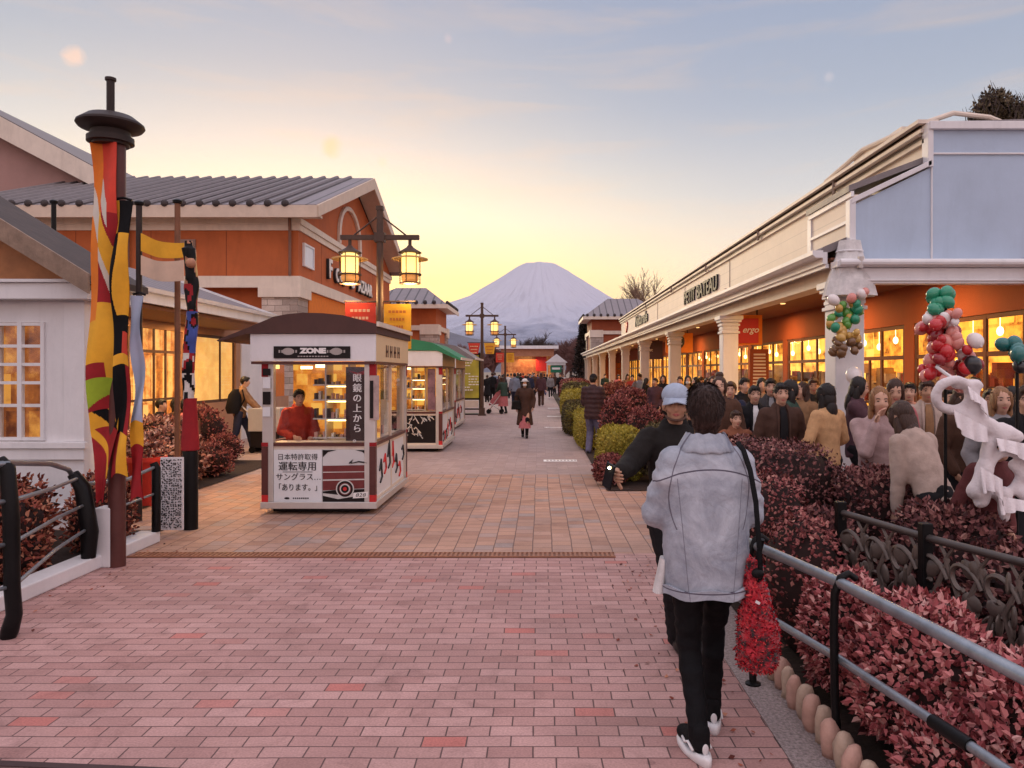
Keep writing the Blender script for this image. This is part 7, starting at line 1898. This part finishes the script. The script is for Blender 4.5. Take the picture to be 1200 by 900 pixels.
mb.rings(rs); mb.build('cloth', c_white, cw, smooth=60)
mb = MB(); mb.tube([(4.02 + .165 * math.cos(a), 9.95 + .135 * math.sin(a), 3.36) for a in [2 * PI * k / 16 for k in range(17)]], .012, 6); mb.build('cord', white, cw)
pl = []
for k in range(7): pl.append(((gx(1192 + rnd.uniform(-10, 14), 5.4), 5.4 + rnd.uniform(-.08, .08), gz(410 + rnd.uniform(-9, 9), 5.4)), .05, 8))
for k in range(3): pl.append(((gx(1194 + rnd.uniform(-6, 6), 5.4), 5.4 + rnd.uniform(-.05, .05), gz(428 + rnd.uniform(-5, 5), 5.4)), .045, 9))
cluster('small teal and black balloon tuft on a thin white pole', pl, pole=[(gx(1192, 5.4), 5.4, 0), (gx(1192, 5.4), 5.4, 1.9)])
# white cloth figure: a lumpy body with two looped openings and hanging legs
wf = thing('cloth_figure', 'lumpy white cloth figure with looped openings hanging below the red balloons', 'decoration', (gx(1150, 4.9), 4.9, .9))
Yw = 4.9; mb = MB(); Pw = lambda px, py, o=0: Vector((gx(px, Yw), Yw + o, gz(py, Yw)))
def loop(cx, cy, rx, ry, r, tilt=0.0):
    pts = []
    for k in range(19):
        a = 2 * PI * k / 18; u, v = rx * math.cos(a), ry * math.sin(a); pts.append(Pw(cx + u * math.cos(tilt) - v * math.sin(tilt), cy + u * math.sin(tilt) + v * math.cos(tilt), .03 * math.sin(a)))
    mb.tube(pts, r, 10)
loop(1117, 463, 19, 18, .030, .3); loop(1176, 556, 20, 27, .030, .3)
for a, b_, r0, r1 in (((1122, 448), (1142, 452), .040, .045), ((1138, 455), (1143, 482), .045, .05), ((1128, 484), (1148, 500), .038, .055), ((1146, 492), (1172, 510), .055, .06), ((1172, 505), (1192, 512), .055, .042), ((1160, 515), (1156, 545), .045, .042), ((1155, 545), (1146, 575), .05, .066), ((1148, 570), (1150, 588), .066, .045), ((1176, 580), (1178, 606), .05, .03), ((1190, 545), (1205, 560), .04, .05), ((1196, 575), (1210, 585), .045, .045)):
    mb.cap(Pw(*a), Pw(*b_), r0, r1, 12)
remesh(mb, .011, 3, lambda p, n: p + n * (.008 * mnoise.noise(p * 12) + .014 * (.3 - abs(mnoise.noise(p * 9 + Vector((0, 0, p.x * 6))))))).build('body', M('white_plush', (.72, .66, .67), .9, .08, 8, .3, 60, sheen=.3), wf, smooth=180)
def ruffle(name, a, b_, drop, amp, n=26, off=0.0):
    mb = MB(); rows = []
    for i in range(n + 1):
        u = i / n; top_ = Pw(a[0] + (b_[0] - a[0]) * u, a[1] + (b_[1] - a[1]) * u, off); dr = drop * (.85 + .2 * math.sin(u * 4 + a[0]))
        sec = [top_ + Vector((.006 * math.sin(u * 15) * q, -amp * .6 * q * math.sin(u * 17 + q * .8) - .03 * q, -dr * .8 * q)) for q in (0, .33, .66, 1.0)]
        rows.append(sec + [p + Vector((0, .008, 0)) for p in reversed(sec)])
    mb.rings(rows); mb.build(name, MATS['white_plush'], wf, smooth=70)
ruffle('ruffle', (1112, 480), (1150, 500), .16, .03, off=-.06); ruffle('ruffle', (1140, 545), (1166, 560), .22, .035, off=-.08); ruffle('ruffle', (1160, 512), (1200, 520), .14, .03, off=-.07); ruffle('ruffle', (1164, 580), (1196, 585), .13, .03, off=-.05); ruffle('ruffle', (1128, 452), (1150, 470), .13, .025, off=-.06)
mb = MB(); mb.tube([Pw(1130, 450, .05), Pw(1112, 430, .15), (gx(1108, 5.15), 5.15, 1.9)], .012, 6); mb.build('cord', white, wf)
# ------------------------------------------------------------------ sky, sun, camera
SUN_AZ, SUN_EL = R(-17), R(3.0)          # the glow sits left of the mountain
w = bpy.data.worlds.new('World'); sc.world = w; w.use_nodes = True
nt = w.node_tree; nt.nodes.clear()
out = mk(nt, 'ShaderNodeOutputWorld')
sky = mk(nt, 'ShaderNodeTexSky'); sky.sky_type = 'NISHITA'; sky.sun_disc = False; sky.sun_elevation = SUN_EL; sky.sun_rotation = SUN_AZ
sky.air_density = 1.2; sky.dust_density = 2.0
bg1 = mk(nt, 'ShaderNodeBackground'); bg1.inputs['Strength'].default_value = .06
nt.links.new(sky.outputs[0], bg1.inputs['Color'])
tc = mk(nt, 'ShaderNodeTexCoord')
sp = mk(nt, 'ShaderNodeSeparateXYZ'); nt.links.new(tc.outputs['Generated'], sp.inputs[0])
def lin(c):
    return tuple(((v / 255) / 12.92 if v / 255 <= .04045 else ((v / 255 + .055) / 1.055) ** 2.4) for v in c)
# elevation (sine) -> colour; toward the sunset, and away from it
west = ramp(nt, [(0, lin((255, 206, 20))), (.06, lin((255, 222, 50))), (.12, lin((254, 232, 126))), (.19, lin((240, 230, 198))), (.27, lin((206, 208, 206))), (.36, lin((172, 183, 197))), (.46, lin((148, 164, 190))), (1, lin((166, 153, 155)))])
side = ramp(nt, [(0, lin((240, 180, 120))), (.07, lin((252, 212, 150))), (.14, lin((238, 216, 184))), (.22, lin((202, 200, 198))), (.32, lin((166, 177, 196))), (.44, lin((146, 161, 190))), (1, lin((166, 153, 155)))])
east = ramp(nt, [(0, lin((170, 150, 165))), (.10, lin((215, 182, 180))), (.25, lin((212, 190, 190))), (.5, lin((182, 176, 190))), (1, lin((166, 153, 155)))])
for r_ in (west, side, east): nt.links.new(sp.outputs['Z'], r_.inputs['Fac'])
dt = mk(nt, 'ShaderNodeVectorMath', operation='DOT_PRODUCT'); az = R(-24)
dt.inputs[1].default_value = (math.sin(az), math.cos(az), 0)
nt.links.new(tc.outputs['Generated'], dt.inputs[0])
m1 = mk(nt, 'ShaderNodeMapRange', interpolation_type='SMOOTHSTEP'); m1.inputs['From Min'].default_value = .74; m1.inputs['From Max'].default_value = .97
nt.links.new(dt.outputs['Value'], m1.inputs['Value'])
m2 = mk(nt, 'ShaderNodeMapRange', interpolation_type='SMOOTHSTEP'); m2.inputs['From Min'].default_value = -.7; m2.inputs['From Max'].default_value = .6
nt.links.new(dt.outputs['Value'], m2.inputs['Value'])
x1 = mk(nt, 'ShaderNodeMixRGB'); nt.links.new(m2.outputs[0], x1.inputs['Fac']); nt.links.new(east.outputs[0], x1.inputs['Color1']); nt.links.new(side.outputs[0], x1.inputs['Color2'])
x2 = mk(nt, 'ShaderNodeMixRGB'); nt.links.new(m1.outputs[0], x2.inputs['Fac']); nt.links.new(x1.outputs[0], x2.inputs['Color1']); nt.links.new(west.outputs[0], x2.inputs['Color2'])
# thin streaked cloud, lighter and warmer near the horizon
mp = mk(nt, 'ShaderNodeMapping'); mp.inputs['Scale'].default_value = (2.2, 2.2, 16); nt.links.new(tc.outputs['Generated'], mp.inputs[0])
nz = mk(nt, 'ShaderNodeTexNoise', i_Scale=1.6, i_Detail=8.0, i_Roughness=.6, i_Distortion=.4); nt.links.new(mp.outputs[0], nz.inputs['Vector'])
cr = ramp(nt, [(.50, (0, 0, 0)), (.75, (.30, .30, .30))]); nt.links.new(nz.outputs['Fac'], cr.inputs['Fac'])
x3 = mk(nt, 'ShaderNodeMixRGB'); nt.links.new(cr.outputs[0], x3.inputs['Fac']); nt.links.new(x2.outputs[0], x3.inputs['Color1']); x3.inputs['Color2'].default_value = c4(lin((250, 208, 168)))
last = x3.outputs[0]
# a few small sunlit wisps
n2 = mk(nt, 'ShaderNodeTexNoise', i_Scale=38.0, i_Detail=6.0, i_Roughness=.6, i_Distortion=1.0); nt.links.new(tc.outputs['Generated'], n2.inputs['Vector'])
for px, py, rad, st, col in ((86, 66, .017, .8, (255, 214, 190)), (389, 172, .019, .95, (255, 200, 160)), (448, 190, .009, .4, (255, 214, 180)), (525, 45, .009, .35, (235, 205, 205)), (972, 90, .009, .35, (230, 215, 215))):
    d = Vector(((px - VX) / FPX, 1, (VY - py) / FPX)).normalized()
    ds = mk(nt, 'ShaderNodeVectorMath', operation='DISTANCE'); ds.inputs[1].default_value = d; nt.links.new(tc.outputs['Generated'], ds.inputs[0])
    mr = mk(nt, 'ShaderNodeMapRange', interpolation_type='SMOOTHSTEP'); mr.inputs['From Min'].default_value = rad * 1.3; mr.inputs['From Max'].default_value = 0; nt.links.new(ds.outputs['Value'], mr.inputs['Value'])
    t2 = mk(nt, 'ShaderNodeMath', operation='MULTIPLY'); nt.links.new(mr.outputs[0], t2.inputs[0]); nt.links.new(n2.outputs['Fac'], t2.inputs[1])
    mr2 = mk(nt, 'ShaderNodeMapRange'); mr2.inputs['From Min'].default_value = .18; mr2.inputs['From Max'].default_value = .5; mr2.inputs['To Max'].default_value = st; nt.links.new(t2.outputs[0], mr2.inputs['Value'])
    xm = mk(nt, 'ShaderNodeMixRGB'); nt.links.new(mr2.outputs[0], xm.inputs['Fac']); nt.links.new(last, xm.inputs['Color1']); xm.inputs['Color2'].default_value = c4(lin(col)); last = xm.outputs[0]
# the dome overhead and behind is brighter than the strip the lens sees
zr = mk(nt, 'ShaderNodeMapRange', interpolation_type='SMOOTHSTEP'); zr.inputs['From Min'].default_value = .44; zr.inputs['From Max'].default_value = .85; zr.inputs['To Min'].default_value = .86; zr.inputs['To Max'].default_value = 2.9
nt.links.new(sp.outputs['Z'], zr.inputs['Value'])
er = mk(nt, 'ShaderNodeMapRange', interpolation_type='SMOOTHSTEP'); er.inputs['From Min'].default_value = .3; er.inputs['From Max'].default_value = -.5; er.inputs['To Min'].default_value = 0; er.inputs['To Max'].default_value = .75
nt.links.new(dt.outputs['Value'], er.inputs['Value'])
sa = mk(nt, 'ShaderNodeMath', operation='ADD'); nt.links.new(zr.outputs[0], sa.inputs[0]); nt.links.new(er.outputs[0], sa.inputs[1])
# the low strip of sky shines through the whole depth of the evening haze
lo_ = mk(nt, 'ShaderNodeMapRange', interpolation_type='SMOOTHSTEP'); lo_.inputs['From Min'].default_value = .36; lo_.inputs['From Max'].default_value = .02; lo_.inputs['To Min'].default_value = .06; lo_.inputs['To Max'].default_value = .55
nt.links.new(sp.outputs['Z'], lo_.inputs['Value'])
sb = mk(nt, 'ShaderNodeMath', operation='ADD'); nt.links.new(sa.outputs[0], sb.inputs[0]); nt.links.new(lo_.outputs[0], sb.inputs[1]); sa = sb
bg2 = mk(nt, 'ShaderNodeBackground'); nt.links.new(sa.outputs[0], bg2.inputs['Strength'])
nt.links.new(last, bg2.inputs['Color'])
ads = mk(nt, 'ShaderNodeAddShader'); nt.links.new(bg1.outputs[0], ads.inputs[0]); nt.links.new(bg2.outputs[0], ads.inputs[1]); nt.links.new(ads.outputs[0], out.inputs[0])

sl = bpy.data.lights.new('sun', 'SUN'); sl.energy = 2.0; sl.angle = R(14); sl.color = (1.0, .78, .50)
so = bpy.data.objects.new('sun', sl); link(so)
sdir = Vector((math.sin(SUN_AZ) * math.cos(R(9)), math.cos(SUN_AZ) * math.cos(R(9)), math.sin(R(9))))
so.rotation_euler = sdir.to_track_quat('Z', 'Y').to_euler(); so.location = (0, 0, 40)

# lamps for booths, restaurant, lanterns and end shop; porch row is made up
def lamp(name, loc, e, col, size=.3, kind='AREA', rot=(0, 0, 0)):
    l = bpy.data.lights.new(name, kind); l.energy = e; l.color = col
    if kind == 'AREA': l.size = size
    else: l.shadow_soft_size = size
    o = bpy.data.objects.new(name, l); link(o); o.location = loc; o.rotation_euler = rot
    return o
WARM = (1.0, .60, .25)
lamp('booth_lamp', (-2.8, 10.1, 2.2), 34, WARM, .8); lamp('booth_lamp', (-3.75, 10.6, 2.1), 45, WARM, .3)
lamp('booth_lamp', (-2.9, 17.7, 2.2), 16, WARM, .8)
for y in (11.6, 15, 19, 24, 30, 37, 46): lamp('added_porch_lamp', (5.3, y, 3.22), 75, (1.0, .55, .20), .5)  # added to warm the arcade, no lamps seen under this roof
for y in (12.2, 14.6, 17.0): lamp('terrace_lamp', (-7.2, y, 2.84), 60, WARM, .5)
lamp('lantern_lamp', (-3.28, 13.3, 3.2), 70, WARM, .16, 'POINT'); lamp('lantern_lamp', (-2.24, 13.3, 3.2), 70, WARM, .16, 'POINT')
lamp('end_shop_lamp', (-1.3, 84.8, 3.2), 160, WARM, 2)

cam = bpy.data.cameras.new('camera'); cam.lens = 27.0; cam.sensor_width = 36.0; cam.sensor_fit = 'HORIZONTAL'
cam.shift_x = -(VX - 600) / 1200; cam.shift_y = (VY - 450) / 1200
cam.clip_start = .05; cam.clip_end = 90000
co = bpy.data.objects.new('camera', cam); link(co); co.location = (0, 0, CAMH); co.rotation_euler = (R(90), 0, 0)
sc.camera = co
vs_ = sc.view_settings
vs_.view_transform = 'Standard'; vs_.look = 'None'; vs_.exposure = 0.0; vs_.gamma = 1.0; vs_.use_curve_mapping = False
sc.render.engine = 'CYCLES'
cy = sc.cycles
cy.use_denoising = True; cy.max_bounces = 6; cy.diffuse_bounces = 3; cy.glossy_bounces = 2; cy.transparent_max_bounces = 12; cy.transmission_bounces = 2
cy.sample_clamp_indirect = 4.0; cy.caustics_reflective = False; cy.caustics_refractive = False

# blue evening air: an even haze that only the far mountain is deep enough to show
hz = bpy.data.materials.new('evening_air'); hz.use_nodes = True
nt = hz.node_tree; nt.nodes.clear()
o_ = mk(nt, 'ShaderNodeOutputMaterial'); pv = mk(nt, 'ShaderNodeVolumePrincipled')
pv.inputs['Color'].default_value = (.66, .72, .95, 1); pv.inputs['Density'].default_value = 1.9e-5; pv.inputs['Anisotropy'].default_value = 0.0
nt.links.new(pv.outputs[0], o_.inputs['Volume'])
mb = MB(); mb.box(-33000, 33000, -2500, 35000, -70, 3300)
tag(mb.build('haze', hz), kind='stuff')
cy.volume_bounces = 1
